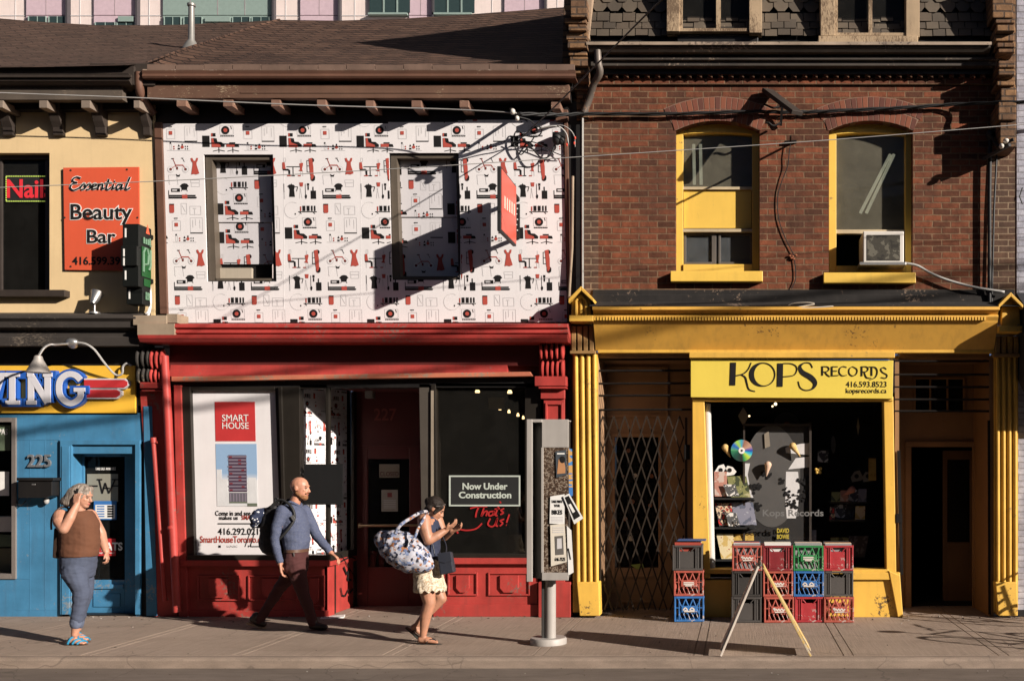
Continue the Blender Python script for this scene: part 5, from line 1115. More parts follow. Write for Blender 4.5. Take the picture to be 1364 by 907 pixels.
# AC unit
t_ = thing('air_conditioner', 'white window air conditioner with dark grille in the right arched window', 'air conditioner', W(1176, 352, 0))
mb = MB(); mb.pbox(1150, 1204, 308, 352, -.16, .3); mb.build('case', paint('ac_case', (.62, .58, .52), .5, .08, dirt=.2), t_, .01)
mb = MB(); mb.pbox(1155, 1199, 313, 347, -.166, -.16); mb.build('grille', mottled('ac_grille', [(.03, .027, .022), (.05, .045, .035), (.12, .11, .085), (.04, .036, .03)], 9, 4, .8), t_)
mb = MB(); mb.pbox(1145, 1207, 349, 353, -.18, .2); mb.build('tray', ALU, t_, .003)
mb = MB(); mb.tube([W(1207, 351, -.1), W(1222, 354, -.1), W(1240, 364, -.08), W(1265, 374, -.08), W(1300, 383, -.1), W(1338, 389, -.12)], .016, 8, smooth_steps=5)
tag(mb.build('drain_hose', WIREGREY, None, smooth='all'), 'grey drain hose running from the air conditioner down to the gable cap', 'hose')
mb = MB(); mb.tube([W(1050, 407, -.3), W(1058, 404, -.32), W(1075, 403, -.34), (W(1085, 405, -.35)), W(1070, 408, -.35), W(1060, 410, -.35), W(1080, 410, -.36), W(1110, 408, -.36)], .008, 6, smooth_steps=4)
tag(mb.build('rope_coil', plain('rope', (.6, .52, .42), .9), None), 'loop of pale rope lying on the ledge above the yellow cornice', 'rope')
# ================================================================ CABLES on the facade
def cable(name, pts, r, m, lab, sm=8):
    mb = MB(); mb.tube([W(*p) for p in pts], r, 6, smooth_steps=sm); return tag(mb.build(name, m, None, smooth='all'), lab, 'cable')
cable('service_wire', [(-300, 112, -.46), (0, 124, -.46), (180, 130.5, -.45), (400, 140, -.45), (600, 146, -.45), (688, 151, -.6)], .0075, WIREGREY, 'thin pale wire stretched under the brown eaves to the insulator')
cable('long_wire', [(-300, 263, -1.7), (0, 250, -1.68), (200, 242, -1.66), (400, 232, -1.65), (560, 223, -1.63), (760, 210, -1.6), (1060, 190, -1.55), (1240, 176, -1.52), (1364, 166, -1.5), (1500, 156, -1.48), (2300, 100, -1.4)], .0045, WIREGREY, 'thin grey wire crossing the whole facade in front of all the upstairs windows')
mb = MB()
pts_ = [(692, 152, -.5), (745, 153, -.2), (790, 152, -.07), (900, 152, -.06), (1000, 149, -.06), (1052, 150, -.06), (1100, 148.5, -.06), (1200, 144, -.06), (1280, 139, -.1), (1364, 136, -.4), (1500, 130, -.3), (1900, 126, -.1), (2090, 128, -.06)]
ctr = catmull([W(*p) for p in pts_], 10)
for ph in (0, 2.1, 4.2): mb.tube([c + Vector((0, .016 * math.sin(i * .5 + ph), .014 * math.cos(i * .5 + ph))) for i, c in enumerate(ctr)], .011, 6)
tag(mb.build('cable_bundle', RUBBER, None, smooth='all'), 'twisted black cable bundle running along the brick wall above the arched windows', 'cable')
mb = MB(); mb.tube([W(690, 188, -.05), Vector((-2.10, -1, 5.77)), Vector((-1.53, -2, 5.81)), Vector((-.95, -3, 5.86)), Vector((.5, -5.5, 6.0)), Vector((3.3, -10, 6.8))], .008, 6, smooth_steps=6)
tag(mb.build('drop_cable', RUBBER, None, smooth='all'), 'dark cable rising from the corner insulator over the street and out of view', 'cable')
t_ = thing('insulator', 'dark bracket with white glass insulators under the eaves near the party wall', 'insulator', W(690, 160, -.5))
mb = MB(); mb.ell(W(683, 149, -.62), (.03, .03, .035)); mb.ell(W(689, 158, -.58), (.025, .03, .03)); mb.build('insulator_cap', plain('glass_knob', (.6, .56, .5), .2), t_, smooth=True)
mb = MB(); mb.bar(W(680, 144, -.6), W(690, 160, -.55), .035, .04); mb.bar(W(686, 152, -.6), W(692, 152, .0), .03, .03); mb.build('bracket', STEEL, t_)
for k, (ln_, r_, m_, lab) in enumerate((
    ([(690, 156, -.5), (705, 160, -.4), (713, 167, -.3), (722, 172, -.15), (716, 182, -.08), (700, 181, -.06), (688, 175, -.06), (684, 190, -.06), (693, 206, -.06), (703, 196, -.06), (712, 182, -.06)], .011, RUBBER, 'black looping cable nearest the insulator on the printed panel corner'),
    ([(700, 190, -.06), (706, 195, -.1), (718, 208, -.12), (726, 211, -.1), (734, 205, -.1), (740, 190, -.08), (745, 178, -.08)], .012, RUBBER, 'black cable sagging in a deep loop below the corner board'),
    ([(714, 176, -.2), (722, 171, -.25), (738, 168, -.25), (748, 171, -.2), (755, 180, -.15), (757, 194, -.12)], .013, WIREGREY, 'pale grey cable arching over the corner board to a red clip'),
    ([(722, 172, -.2), (745, 167, -.25), (758, 172, -.25), (765, 182, -.2), (766, 196, -.15)], .008, WIREGREY, 'thin outer wire arching past the corner board to red taps'),
    ([(676, 190, -.05), (690, 190, -.08), (712, 190, -.1), (740, 204, -.08), (752, 208, -.06)], .009, RUBBER, 'black cable crossing straight under the tangle of loops'))):
    cable('cable_loop', ln_, r_ * .72, m_, lab)['group'] = 'tangled cables at the panel corner'
mb = MB(); mb.ell(W(742, 185, -.1), (.06, .06, .08)); mb.pbox(736, 752, 176, 182, -.12, -.03); mb.ell(W(748, 188, -.1), (.045, .05, .05)); tag(mb.build('cable_clamp', RUBBER, None, smooth=True), 'black cable clamp bolted to the corner board', 'clamp')
mb = MB()
for a, b in ((766, 184), (765, 191), (755, 193)): mb.ell(W(a, b, -.2), (.012, .012, .02))
tag(mb.build('wire_taps', plain('red_tap', (.6, .06, .03)), None), 'small red taps on the arching wires at the corner', 'clip')
# bracket arms on the brick wall
t_ = thing('wall_bracket', 'dark slanting timber arm with insulator hooks between the arched windows', 'bracket', W(1042, 160, 0))
mb = MB(); mb.bar(W(1022, 121, -.03), W(1062, 151, -.62), .15, .05, up=(0, 0, 1)); mb.build('arm', DARKWOOD, t_, .005)
mb = MB(); mb.bar(W(1042, 138, -.12), W(1040, 168, -.04), .03, .03); mb.tube([W(1040, 142, -.1), W(1030, 144, -.13), W(1022, 141, -.15), W(1017, 139, -.15)], .014, 6, smooth_steps=3); mb.tube([W(1040, 164, -.1), W(1030, 168, -.13), W(1024, 164, -.15), W(1019, 164, -.15)], .014, 6, smooth_steps=3); mb.build('hook', STEEL, t_)
t_ = thing('wire_anchor', 'small iron wire anchor with chain between the arched windows', 'anchor', W(1052, 190, 0))
mb = MB(); mb.bar(W(1045, 190, -.02), W(1061, 189, -.02), .03, .04); mb.bar(W(1053, 182, -.7), W(1053, 192, 0), .02, .02); mb.build('plate', STEEL, t_)
mb = MB(); mb.tube([W(1053, 192, -.05), W(1051, 206, -.05), W(1049, 222, -.04), W(1042, 240, -.03), W(1036, 262, -.02), W(1037, 290, -.02), (W(1045, 315, -.02)), W(1055, 335, -.02), W(1058, 345, -.02), W(1060, 370, -.02), W(1054, 385, -.02)], .0055, 6, smooth_steps=3); mb.build('hanging_wire', RUBBER, t_)
mb = MB(); [mb.ell(W(1056 + a, 342 + b, -.02), (.018, .014, .014)) for a, b in ((0, 0), (-4, -1), (4, -2), (1, 3), (-2, 2))]; mb.build('rust_bloom', plain('rust', (.26, .09, .045), .9), t_)
t_ = thing('service_mast', 'black conduit mast with cable head on the right corner of the brick wall', 'mast', W(1318, 410, 0))
mb = MB(); mb.tube([W(1319, 178, -.08), W(1318, 260, -.08), W(1318, 405, -.08)], .024, 10); mb.tube([W(1328, 200, -.05), W(1324, 280, -.05), W(1321, 405, -.05)], .012, 8); mb.build('conduit', RUBBER, t_, smooth=True)
mb = MB(); mb.ell(W(1319, 180, -.1), (.05, .06, .06)); mb.tube([W(1319, 180, -.12), W(1330, 196, -.3), W(1340, 190, -.4), W(1350, 186, -.45)], .02, 8, smooth_steps=3); mb.bar(W(1310, 212, -.1), W(1345, 193, -.4), .035, .05); mb.build('cable_head', RUBBER, t_, smooth=True)
mb = MB(); mb.ell(W(1340, 188, -.42), (.035, .04, .03)); mb.ell(W(1334, 195, -.42), (.03, .04, .03)); mb.build('insulator_cap', plain('glass_knob', (.6, .56, .5), .2), t_, smooth=True)
# ================================================================ NOTICE PILLAR
t_ = thing('notice_pillar', 'grey metal notice pillar with cork face and torn flyers on a round foot', 'notice pillar', (X(730, -2.0) * 1, -1.98, 0))
yk = -1.98; cxk = X(730.5, yk)
mb = MB(); mb.lathe((cxk, yk, 0), [(.185, 0), (.185, .05), (.175, .065), (.0, .065)], 32); mb.build('foot', paint('pillar_metal', (.36, .33, .30), .5, .12, dirt=.3), t_, smooth=True)
PM = MC['pillar_metal']
mb = MB(); mb.tube([(cxk + .025, yk - .02, .05), (cxk + .025, yk - .02, .95)], .055, 20); mb.build('post', PM, t_, smooth=True)
mb = MB(); mb.box(cxk - .062, cxk - .032, yk - .05, yk + .03, .06, .95); mb.build('channel', paint('pillar_dark', (.05, .047, .043), .5, .2), t_, .004)
# body: three-sided drum, its wide flat face towards the road
yA = yk - .16; zt, zb = Z(560, yA), Z(771, yA)
xa, xb_ = X(723, yA), X(757, yA)
mb = MB(); pl_ = [(xa, yA), (xa + (xb_ - xa) * .5, yA - .02), (xb_, yA), (xb_ - .02, yA + .24), (xa - .05, yA + .34), (xa - .15, yA + .30), (xa - .155, yA + .13)]
n = len(pl_); vs = [(a, b, zb) for a, b in pl_] + [(a, b, zt) for a, b in pl_]
mb.add(vs, [list(range(n))[::-1], list(range(n, 2 * n))] + [(i, (i + 1) % n, (i + 1) % n + n, i + n) for i in range(n)]); body = mb.build('body', paint('pillar_dark', (.05, .047, .043), .5, .2), t_, .004)
mb = MB(); mb.box(xa - .004, xb_ + .004, yA - .028, yA + .0, Z(596, yA), zt + .01); mb.box(xa - .004, xb_ + .004, yA - .028, yA, zb - .01, Z(762, yA)); mb.box(xa - .012, xa + .012, yA - .03, yA + .01, Z(762, yA), Z(596, yA)); mb.box(xa - .150, xa - .095, yA - .06, yA - .025, zb - .02, zt + .01); mb.box(xa - .125, xa - .118, yA - .03, yA + .2, zb, zt); mb.box(xa - .15, xa, yA - .05, yA + .1, zt - .02, zt + .01); mb.box(xa - .10, xb_ - .02, yA + .0, yA + .30, zt, zt + .012); mb.build('body_frame', PM, t_, .006)
mb = MB(); mb.box(xa + .012, xb_ + .002, yA - .022, yA - .002, Z(762, yA), Z(596, yA)); mb.build('cork_face', mottled('stapled_cork', [(.06, .034, .02), (.035, .022, .015), (.085, .05, .03), (.26, .21, .16), (.05, .03, .02), (.03, .02, .014)], 42, 3, .9), t_)
def flyer(name, lab, q, y, m, grp='flyers on the notice pillar', curl=.02):
    f = thing(name, lab, 'flyer', (cxk, yk, .6), grp); mb = MB(); mb.pprism(q, y, y + .002); mb.build('sheet', m, f); return f
f = flyer('flyer', 'white bike sale flyer stapled in the middle of the notice pillar', [(733, 661), (752, 658), (752, 698), (732, 697)], yA - .036, PALE)
for txt, bx in (('TAKE PRIDE', (734.5, 749, 666, 669.5)), ('YOUR', (738, 746, 671.5, 675)), ('BIKES', (735, 749, 679, 685))): lettering('lettering', txt, bx, yA - .039, INK, f, .03)
mb = MB(); [mb.pbox(734, 750, 688 + 2 * i, 688.7 + 2 * i, yA - .038, yA - .036) for i in range(4)]; mb.build('print', GREYINK, f)
f = flyer('flyer', 'cream flyer with a grey portrait photo, lowest on the notice pillar', [(733, 699), (752, 697), (755, 748), (734, 754)], yA - .04, plain('cream_paper', (.66, .6, .5)))
mb = MB(); mb.pprism([(739, 714), (750, 713), (751, 738), (740, 739)], yA - .043, yA - .04, 0); mb.pprism([(742, 717), (748, 716.5), (748.5, 730), (742, 731)], yA - .044, yA - .043, 1); [mb.pbox(736, 751, 702 + 3 * i, 703 + 3 * i, yA - .042, yA - .04, 1) for i in range(3)]; mb.build('portrait', [plain('photo_grey', (.12, .11, .10)), GREYINK], f)
lettering('lettering', '646-7525', (739, 753, 742, 747), yA - .043, INK, f, .02)
f = flyer('flyer', 'black flyer with white edge sticking out from the pillar corner', [(750, 661), (758, 657), (777, 690), (765, 698)], yA - .05, PALE)
mb = MB(); mb.pprism([(752.5, 662), (757.5, 660), (773, 687), (765, 692)], yA - .053, yA - .05); mb.build('print', INK, f)
mb = MB(); mb.pprism([(757, 672), (760, 670.5), (766, 681), (763, 683)], yA - .055, yA - .053); mb.build('scrawl', PALE, f)
f = flyer('flyer', 'small portrait concert card at the top of the notice pillar', [(740, 601), (754, 599), (755, 632), (741, 636)], yA - .033, plain('card_dark', (.06, .07, .08)))
mb = MB(); mb.pprism([(744, 612), (750, 609), (753, 622), (753, 630), (742, 631)], yA - .035, yA - .033, 0); mb.pbox(742, 752, 603, 605, yA - .035, yA - .033, 1); mb.build('print', [plain('skin_print', (.45, .22, .10)), PALE], f)
mb = MB(); mb.ell(W(749, 612, yA - .035), (.03, .002, .035)); mb.build('hair_print', INK, f)
f = flyer('flyer', 'blue and orange strip flyer folded around the pillar edge', [(757, 597), (762, 598), (763, 660), (758, 662)], yA - .02, mottled('strip_print', [(.06, .2, .5), (.6, .35, .12), (.08, .25, .55), (.7, .6, .4)], 5, 2, .6, sc3=(1, 1, 3)))
f = flyer('flyer', 'torn white paper strip hanging from the lower pillar corner', [(755, 700), (761, 706), (764, 762), (757, 766)], yA - .03, PALE)
mb = MB(); mb.bar(W(757, 730, yA - .032), W(760, 745, yA - .032), .012, .002); mb.build('print', INK, f)
# ================================================================ A-FRAME BOARD
ya = -2.5; t_ = thing('sandwich_board', 'yellow wooden sandwich board seen edge-on on the pavement before the crates', 'sandwich board', (X(1018, ya), ya, 0))
AB = paint('board_side', (.62, .54, .46), .7, .15, (.25, .18, .12), .3); AY = paint('board_yellow', (.52, .36, .13), .6, .15, (.45, .38, .28), .5)
def leg(p0, p1, dy0, dy1, mface, nm):
    mb = MB(); a, b = Vector(p0), Vector(p1); d = (b - a).normalized(); n = Vector((d.z, 0, -d.x)) * .006
    vs = [Vector((p.x, y, p.z)) + s_ * n for y in (dy0, dy1) for p in (a, b) for s_ in (-1, 1)]
    mb.add(vs, [(0, 1, 3, 2), (4, 6, 7, 5), (0, 4, 5, 1), (2, 3, 7, 6), (0, 2, 6, 4), (1, 5, 7, 3)]); return mb.build(nm, mface, t_, .003)
pf_, pb_ = -2.72, -2.32
def G_(px, y): return Vector((X(px, y), y, 0.012))
top = W(1013, 754, pf_); tl = Vector((top.x - .02, 0, top.z)); tr_ = Vector((top.x + .03, 0, top.z - .01))
bl_, br_ = G_(960, pf_), G_(1080, pf_)
for nm, tp_, bt_, m_ in (('left_panel', tl, bl_, AB), ('right_panel', tr_, br_, AY)):
    leg((tp_.x, 0, tp_.z), (bt_.x, 0, bt_.z + .04), pf_ + .012, pb_, m_, 'panel')
    mb = MB(); d_ = (Vector((bt_.x, 0, bt_.z)) - tp_).normalized(); p0 = Vector((tp_.x, pf_, tp_.z)); p1 = Vector((bt_.x, pf_, .004))
    mb.bar(p0, p1, .02, .02); mb.bar(p0 + Vector((0, pb_ - pf_ + .01, 0)), p1 + Vector((0, pb_ - pf_ + .01, 0)), .02, .02); mb.build('leg', AB if m_ is AB else AY, t_, .003)
mb = MB(); mb.tube([(top.x + .005, pf_ - .01, top.z + .01), (top.x + .005, pb_ + .02, top.z + .01)], .012, 8); mb.build('hinge', GALV, t_)
# ================================================================ CRATES
WRN = (.42, .36, .32)
CR = {'orange': paint('crate_orange', (.40, .085, .058), .5, .2, WRN, .3, scale=8, dirt=.4), 'grey': paint('crate_grey', (.07, .063, .058), .5, .15, dirt=.2), 'blue': paint('crate_blue', (.03, .14, .38), .5, .2, WRN, .3, scale=8, dirt=.4), 'red': paint('crate_red', (.36, .03, .036), .45, .2, WRN, .3, scale=8, dirt=.4), 'darkred': paint('crate_dark_red', (.20, .02, .024), .45, .2, WRN, .25, scale=8, dirt=.4), 'green': paint('crate_green', (.025, .21, .06), .5, .2, WRN, .3, scale=8, dirt=.4), 'darkgrey': paint('crate_dark_grey', (.035, .031, .028), .5, .15, dirt=.2)}
CW, CH = .348, .298
def crate(style, col, x, y, z, lab, tw=0.0, logo=None):
    t_ = thing('milk_crate' if style == 'lattice' else 'plastic_crate', lab, 'crate', (x, y, z), 'crates of records outside the shop'); m = CR[col]
    h, w = CH, CW / 2; loc = []
    def L(mb, nm, mat, par=t_, bev=.004):
        c, s_ = math.cos(tw), math.sin(tw)
        mb.v = [(x + a * c - b * s_, y + a * s_ + b * c, z + d) for a, b, d in mb.v]; return mb.build(nm, mat, par, bev)
    mb = MB()
    def side(k):      # returns function mapping (u along side, v up, out) to local xyz
        return (lambda u, v, o: (u, -w + o, v), lambda u, v, o: (w - o, u, v), lambda u, v, o: (-u, w - o, v), lambda u, v, o: (-w + o, -u, v))[k]
    def sb(k, u0, u1, v0, v1, o0, o1):
        f = side(k); vs = [f(u, v, o) for u in (u0, u1) for o in (o0, o1) for v in (v0, v1)]
        mb.add(vs, [(0, 1, 3, 2), (4, 6, 7, 5), (0, 4, 5, 1), (2, 3, 7, 6), (0, 2, 6, 4), (1, 5, 7, 3)])
    def sd(k, u0, v0, u1, v1, t=.014):
        f = side(k); mb.bar(f(u0, v0, .008), f(u1, v1, .008), t, .010, up=Vector(f(0, 0, 1)) - Vector(f(0, 0, 0)))
    for k in range(4):
        sb(k, -w, -w + .02, 0, h - .004, 0, .02); sb(k, -w + .02, w - .02, h - .028, h - .004, -.004, .016); sb(k, -w + .02, w - .02, .0, .026, 0, .014)
        if style == 'lattice':
            sb(k, -w + .02, w - .02, h * .52, h * .52 + .012, .002, .012); sb(k, -w + .05, -w + .062, .026, h - .028, .002, .012); sb(k, w - .062, w - .05, .026, h - .028, .002, .012)
            for a in (-.085, 0, .085): sd(k, a - .045, h - .03, a + .03, h * .30); sd(k, a + .045, h - .03, a - .03, h * .30)
            for a in (-.10, -.05, 0, .05, .10): sd(k, a - .02, h * .34, a + .012, .02, .011)
            sb(k, -.095, .095, h * .36, h * .62, -.004, .010)
        else:
            sb(k, -w + .02, w - .02, .026, h - .075, .012, .020); sb(k, -.105, -.09, .02, h - .03, .0, .02); sb(k, .09, .105, .02, h - .03, .0, .02)
            sb(k, -w + .02, -.105, h - .075, h - .03, .012, .02); sb(k, .105, w - .02, h - .075, h - .03, .012, .02); sb(k, -w + .05, -w + .058, .026, h - .03, .004, .02); sb(k, w - .058, w - .05, .026, h - .03, .004, .02)
            sd(k, -.085, h - .03, -.045, h - .075, .012); sd(k, .085, h - .03, .045, h - .075, .012)
    mb.box(-w + .02, w - .02, -w + .02, w - .02, .002, .012)
    L(mb, 'basket', m)
    if style == 'lattice':
        mb = MB(); mb.box(-.088, .088, -w - .008, -w - .0042, h * .38, h * .60); pt = L(mb, 'name_plate', m, bev=.002)
        if logo:
            mb = MB(); vy = -w - .012
            for s_ in logo:
                ribbon(mb, s_, .014, vy, vy + .003, sm=3 if len(s_) > 2 else 0, P=lambda a, b, yy: Vector((a, yy, h * .49 + b)))
            L(mb, 'emblem', plain('worn_white', (.62, .56, .5)), pt, 0)
    return t_
BIRD = [[(-.07, -.012), (-.045, .018), (-.02, -.012), (-.055, -.014)], [(.005, -.012), (.03, .018), (.06, -.012), (.015, -.014)], [(-.06, -.025), (.06, -.025)]]
SCR = [[(-.07, .01), (-.05, .022), (-.055, -.008), (-.035, .012), (-.02, -.008), (-.005, .014), (.01, -.006), (.03, .016), (.045, -.004), (.07, .012)], [(-.05, -.025), (.055, -.02)]]
DASH = [[(-.06, .012), (.06, .012)], [(-.06, -.008), (.06, -.008)], [(-.04, -.024), (.04, -.024)]]
yl_, yr_ = -.30, -.36
def cx_(px, y): return X(px, y - CW / 2)
colsL = cx_(917, yl_)
for st_, c_, i, lab, lg in (('lattice', 'blue', 0, 'blue lattice milk crate at the bottom of the separate left stack by the gate', BIRD), ('lattice', 'orange', 1, 'orange lattice milk crate between grey and blue in the separate left stack', DASH), ('panel', 'grey', 2, 'grey panelled crate holding records on top of the separate left stack', None)):
    crate(st_, c_, colsL + (-.012 if i == 2 else 0), yl_, CH * i + .004, lab, (.05, .02, .0)[i], lg)
cols = [cx_(995, yr_), cx_(1036.5, yr_), cx_(1077.5, yr_), cx_(1117, yr_)]
spec = [(0, 0, 'panel', 'grey', 'grey panelled crate at the bottom of the column behind the sandwich board', None), (0, 1, 'panel', 'darkgrey', 'dark grey crate in the middle of the column behind the sandwich board', None), (0, 2, 'lattice', 'orange', 'orange lattice milk crate of records topping the column left of the sandwich board peak', SCR),
        (1, 0, 'lattice', 'orange', 'orange lattice milk crate at the bottom, under another orange one', SCR), (1, 1, 'lattice', 'orange', 'orange lattice milk crate directly below the dark red crate', SCR), (1, 2, 'panel', 'darkred', 'dark red panelled crate of records, topmost right of the sandwich board peak', None),
        (2, 0, 'panel', 'red', 'bright red panelled crate at the bottom, under the blue milk crate', None), (2, 1, 'lattice', 'blue', 'blue lattice milk crate directly below the green one', BIRD), (2, 2, 'lattice', 'green', 'green lattice milk crate of records, the only green crate', DASH),
        (3, 0, 'lattice', 'orange', 'orange lattice milk crate with white script at the bottom right corner of the stacks', SCR), (3, 1, 'panel', 'grey', 'grey panelled crate between red and orange in the rightmost column', None), (3, 2, 'panel', 'red', 'bright red panelled crate of records topping the rightmost column', None)]
for ci, ri, st_, c_, lab, lg in spec:
    crate(st_, c_, cols[ci] + random.uniform(-.007, .007), yr_ + random.uniform(-.012, .012), CH * ri + .004, lab, random.uniform(-.04, .04), lg)
# records standing in the top crates
SLV = [plain('sleeve_%s' % n_, c_) for n_, c_ in (('cream', (.6, .54, .45)), ('white', (.66, .64, .6)), ('blue', (.05, .09, .22)), ('red', (.35, .06, .04)), ('black', (.03, .03, .03)), ('tan', (.35, .2, .1)), ('grey', (.25, .24, .24)))]
for cx0_, yc_, where, n_ in ((colsL - .012, yl_, 'the grey crate of the separate left stack', 9), (cols[0], yr_, 'the orange crate left of the sandwich board peak', 9), (cols[1], yr_, 'the dark red crate', 9), (cols[2], yr_, 'the green crate', 9), (cols[3], yr_, 'the bright red crate on the rightmost column', 9)):
    for i in range(n_):
        mb = MB(); y_ = yc_ - CW / 2 + .035 + i * .03; top = CH * 2 + .02 + .305 + random.uniform(-.012, .012); x_ = cx0_ + random.uniform(-.008, .008); tl_ = random.uniform(-.006, .02)
        b0 = CH * 2 + .02
        mb.add([(x_ - .152, y_, b0), (x_ + .152, y_, b0), (x_ + .152, y_ + tl_, top), (x_ - .152, y_ + tl_, top), (x_ - .152, y_ + .02, b0), (x_ + .152, y_ + .02, b0), (x_ + .152, y_ + tl_ + .02, top), (x_ - .152, y_ + tl_ + .02, top)], [(0, 1, 2, 3), (7, 6, 5, 4), (0, 4, 5, 1), (1, 5, 6, 2), (2, 6, 7, 3), (3, 7, 4, 0)])
        o = mb.build('record_sleeve', random.choice(SLV), None, origin=(x_, y_, b0)); tag(o, 'record sleeve packed upright in ' + where, 'record', 'records packed in ' + where)
mb = MB(); mb.box(colsL - .13, colsL + .2, yl_ - .15, yl_ + .12, CH * 2 + .345, CH * 2 + .356); tag(mb.build('record_sleeve', SLV[2], None, .002), 'blue record sleeve lying flat across the separate left stack', 'record')
# ================================================================ RECORD SHOP WINDOW DISPLAY
ART = [mottled('art_%s' % n_, c_, s_, 3, .5) for n_, c_, s_ in (('sepia', [(.5, .38, .32), (.42, .2, .15), (.3, .12, .1), (.55, .45, .4)], 7), ('forest', [(.05, .06, .03), (.2, .2, .08), (.4, .36, .2), (.03, .03, .02)], 9), ('inkwash', [(.6, .58, .55), (.08, .08, .08), (.55, .53, .5), (.3, .3, .3)], 10), ('collage', [(.5, .04, .03), (.05, .04, .04), (.6, .45, .3), (.3, .05, .04), (.08, .07, .06)], 16), ('smoke', [(.1, .11, .15), (.2, .2, .25), (.32, .32, .36), (.16, .16, .2)], 6), ('flyer', [(.5, .35, .12), (.6, .5, .3), (.35, .1, .05), (.55, .42, .18)], 8), ('gold', [(.5, .33, .08), (.4, .25, .06), (.6, .42, .15)], 12), ('dim', [(.06, .055, .05), (.14, .13, .12), (.04, .04, .035)], 10))]
def cover(px0, py0, px1, py1, y, tilt, m, lab, skew=0, nm='album_cover', cat='record'):
    mb = MB(); mb.pprism([(px0, py0), (px1, py0 + skew), (px1 + tilt, py1 + skew * .5), (px0 + tilt, py1)], y, y + .006)
    # lean back
    zb = min(v[2] for v in mb.v); mb.v = [(a, b + (c - zb) * .25, c) for a, b, c in mb.v]
    return tag(mb.build(nm, m, None, origin=W((px0 + px1) / 2, py1, y)), lab, cat, 'album covers in the record shop window')
cover(951, 628, 968, 661, .30, 1, ART[0], 'pink sepia album cover leaning on the top shelf of the window display')
cover(968, 634, 994, 662, .34, 6, ART[1], 'dark green album cover behind the white one on the top shelf')
cover(963, 645, 979, 661, .26, 6, ART[2], 'small white ink drawing cover on the top shelf of the display')
cover(985, 632, 992, 662, .37, 8, ART[6], 'narrow gold patterned cover at the end of the top shelf')
cover(952, 670, 974, 700, .30, 6, ART[3], 'busy red collage album cover on the middle display shelf')
cover(972, 669, 1003, 699, .32, 5, ART[4], 'smoky blue portrait album cover on the middle display shelf')
cover(966, 683, 981, 701, .26, 5, ART[2], 'small white print leaning before the red collage cover')
cover(954, 711, 976, 744, .30, 7, ART[5], 'orange and cream concert cover on the lowest display shelf')
cover(976, 711, 1004, 740, .34, 2, ART[6], 'gold textured cover behind the orange crate records')
cover(1112, 672, 1128, 690, .5, -3, ART[2], 'grey group photo cover on the right display rack')
cover(1128, 668, 1140, 692, .55, -3, ART[7], 'dim dark cover beside the group photo on the right rack')
cover(1132, 714, 1158, 742, .45, -6, ART[7], 'large dim framed cover low on the right rack')
cover(1132, 652, 1144, 668, .5, -2, ART[2], 'small pale photo cover on the upper right rack')
for a_, b_, c_, d_, y_, m_, lab_ in ((1108, 655, 1120, 668, .42, ART[1], 'dark green cover at the left of the upper right rack'), (1120, 653, 1131, 668, .44, ART[0], 'sepia cover in the middle of the upper right rack'), (1144, 651, 1155, 668, .46, ART[4], 'smoky cover at the right end of the upper right rack'), (1106, 675, 1113, 692, .42, ART[3], 'red collage cover at the left of the lower right rack'), (1140, 674, 1153, 692, .44, ART[5], 'orange cover at the right end of the lower right rack'), (1107, 716, 1131, 742, .42, ART[1], 'large dark green cover standing low behind the red crate'), (1068, 706, 1088, 730, .5, ART[4], 'smoky cover standing low behind the green crate'), (1010, 706, 1030, 730, .5, ART[0], 'sepia cover standing low left of the black cover'), (1090, 600, 1104, 616, .6, ART[2], 'white ink drawing card hung between the panel and right rack'), (1158, 610, 1168, 640, .5, ART[6], 'narrow gold poster on the right side wall of the window')):
    cover(a_, b_, c_, d_, y_, -1, m_, lab_)
t_ = cover(1033, 700, 1053, 722, .4, 0, plain('black_sleeve', (.025, .025, .025)), 'black album cover with yellow capital letters behind the dark red crate')
lettering('lettering', 'DAVID', (1035, 1051, 703.5, 709.5), .39, plain('yellow_ink', (.55, .42, .05)), t_, .02); lettering('lettering', 'BOWIE', (1035, 1051, 711.5, 717.5), .385, plain('yellow_ink', (.55, .42, .05)), t_, .02)
for (a, b, c, y0, y1, lab) in ((950, 1004, 663, .25, .5, 'upper black display shelf at the left of the record shop window'), (950, 1006, 702, .25, .5, 'middle black display shelf at the left of the record shop window'), (950, 1010, 745, .25, .5, 'lowest black display shelf at the left of the record shop window'), (1106, 1152, 692, .4, .8, 'dim display rack shelf on the right of the window'), (1106, 1156, 668, .45, .8, 'dim upper rack shelf on the right of the window')):
    mb = MB(); mb.pbox(a, b, c, c + 2.5, y0, y1); tag(mb.build('display_shelf', RUBBER, None, .003), lab, 'shelf', 'display shelves')
t_ = thing('reflection_panel', 'grey panel with black ink blots imitating a reflection in the middle of the record shop window', 'panel', W(1035, 762, .42))  # panel added to paint in a reflection of lit buildings
mb = MB(); yy = .42; mb.pprism([(988, 764), (988, 606), (998, 590), (1020, 574), (1050, 566), (1078, 566), (1078, 764)], yy, yy + .03); mb.build('board', plain('reflection_panel_dark', (.022, .02, .019), .8), t_)  # dark ground of the painted-in reflection
mb = MB(); mb.pprism([(1028 + 38 * math.cos(a), 634 + 68 * math.sin(a)) for a in [2 * math.pi * i / 40 for i in range(40)]], yy - .004, yy); mb.build('reflected_oval', mottled('oval_grey', [(.06, .056, .053), (.085, .08, .075), (.07, .066, .062)], 3, 4, .7, const=False), t_)
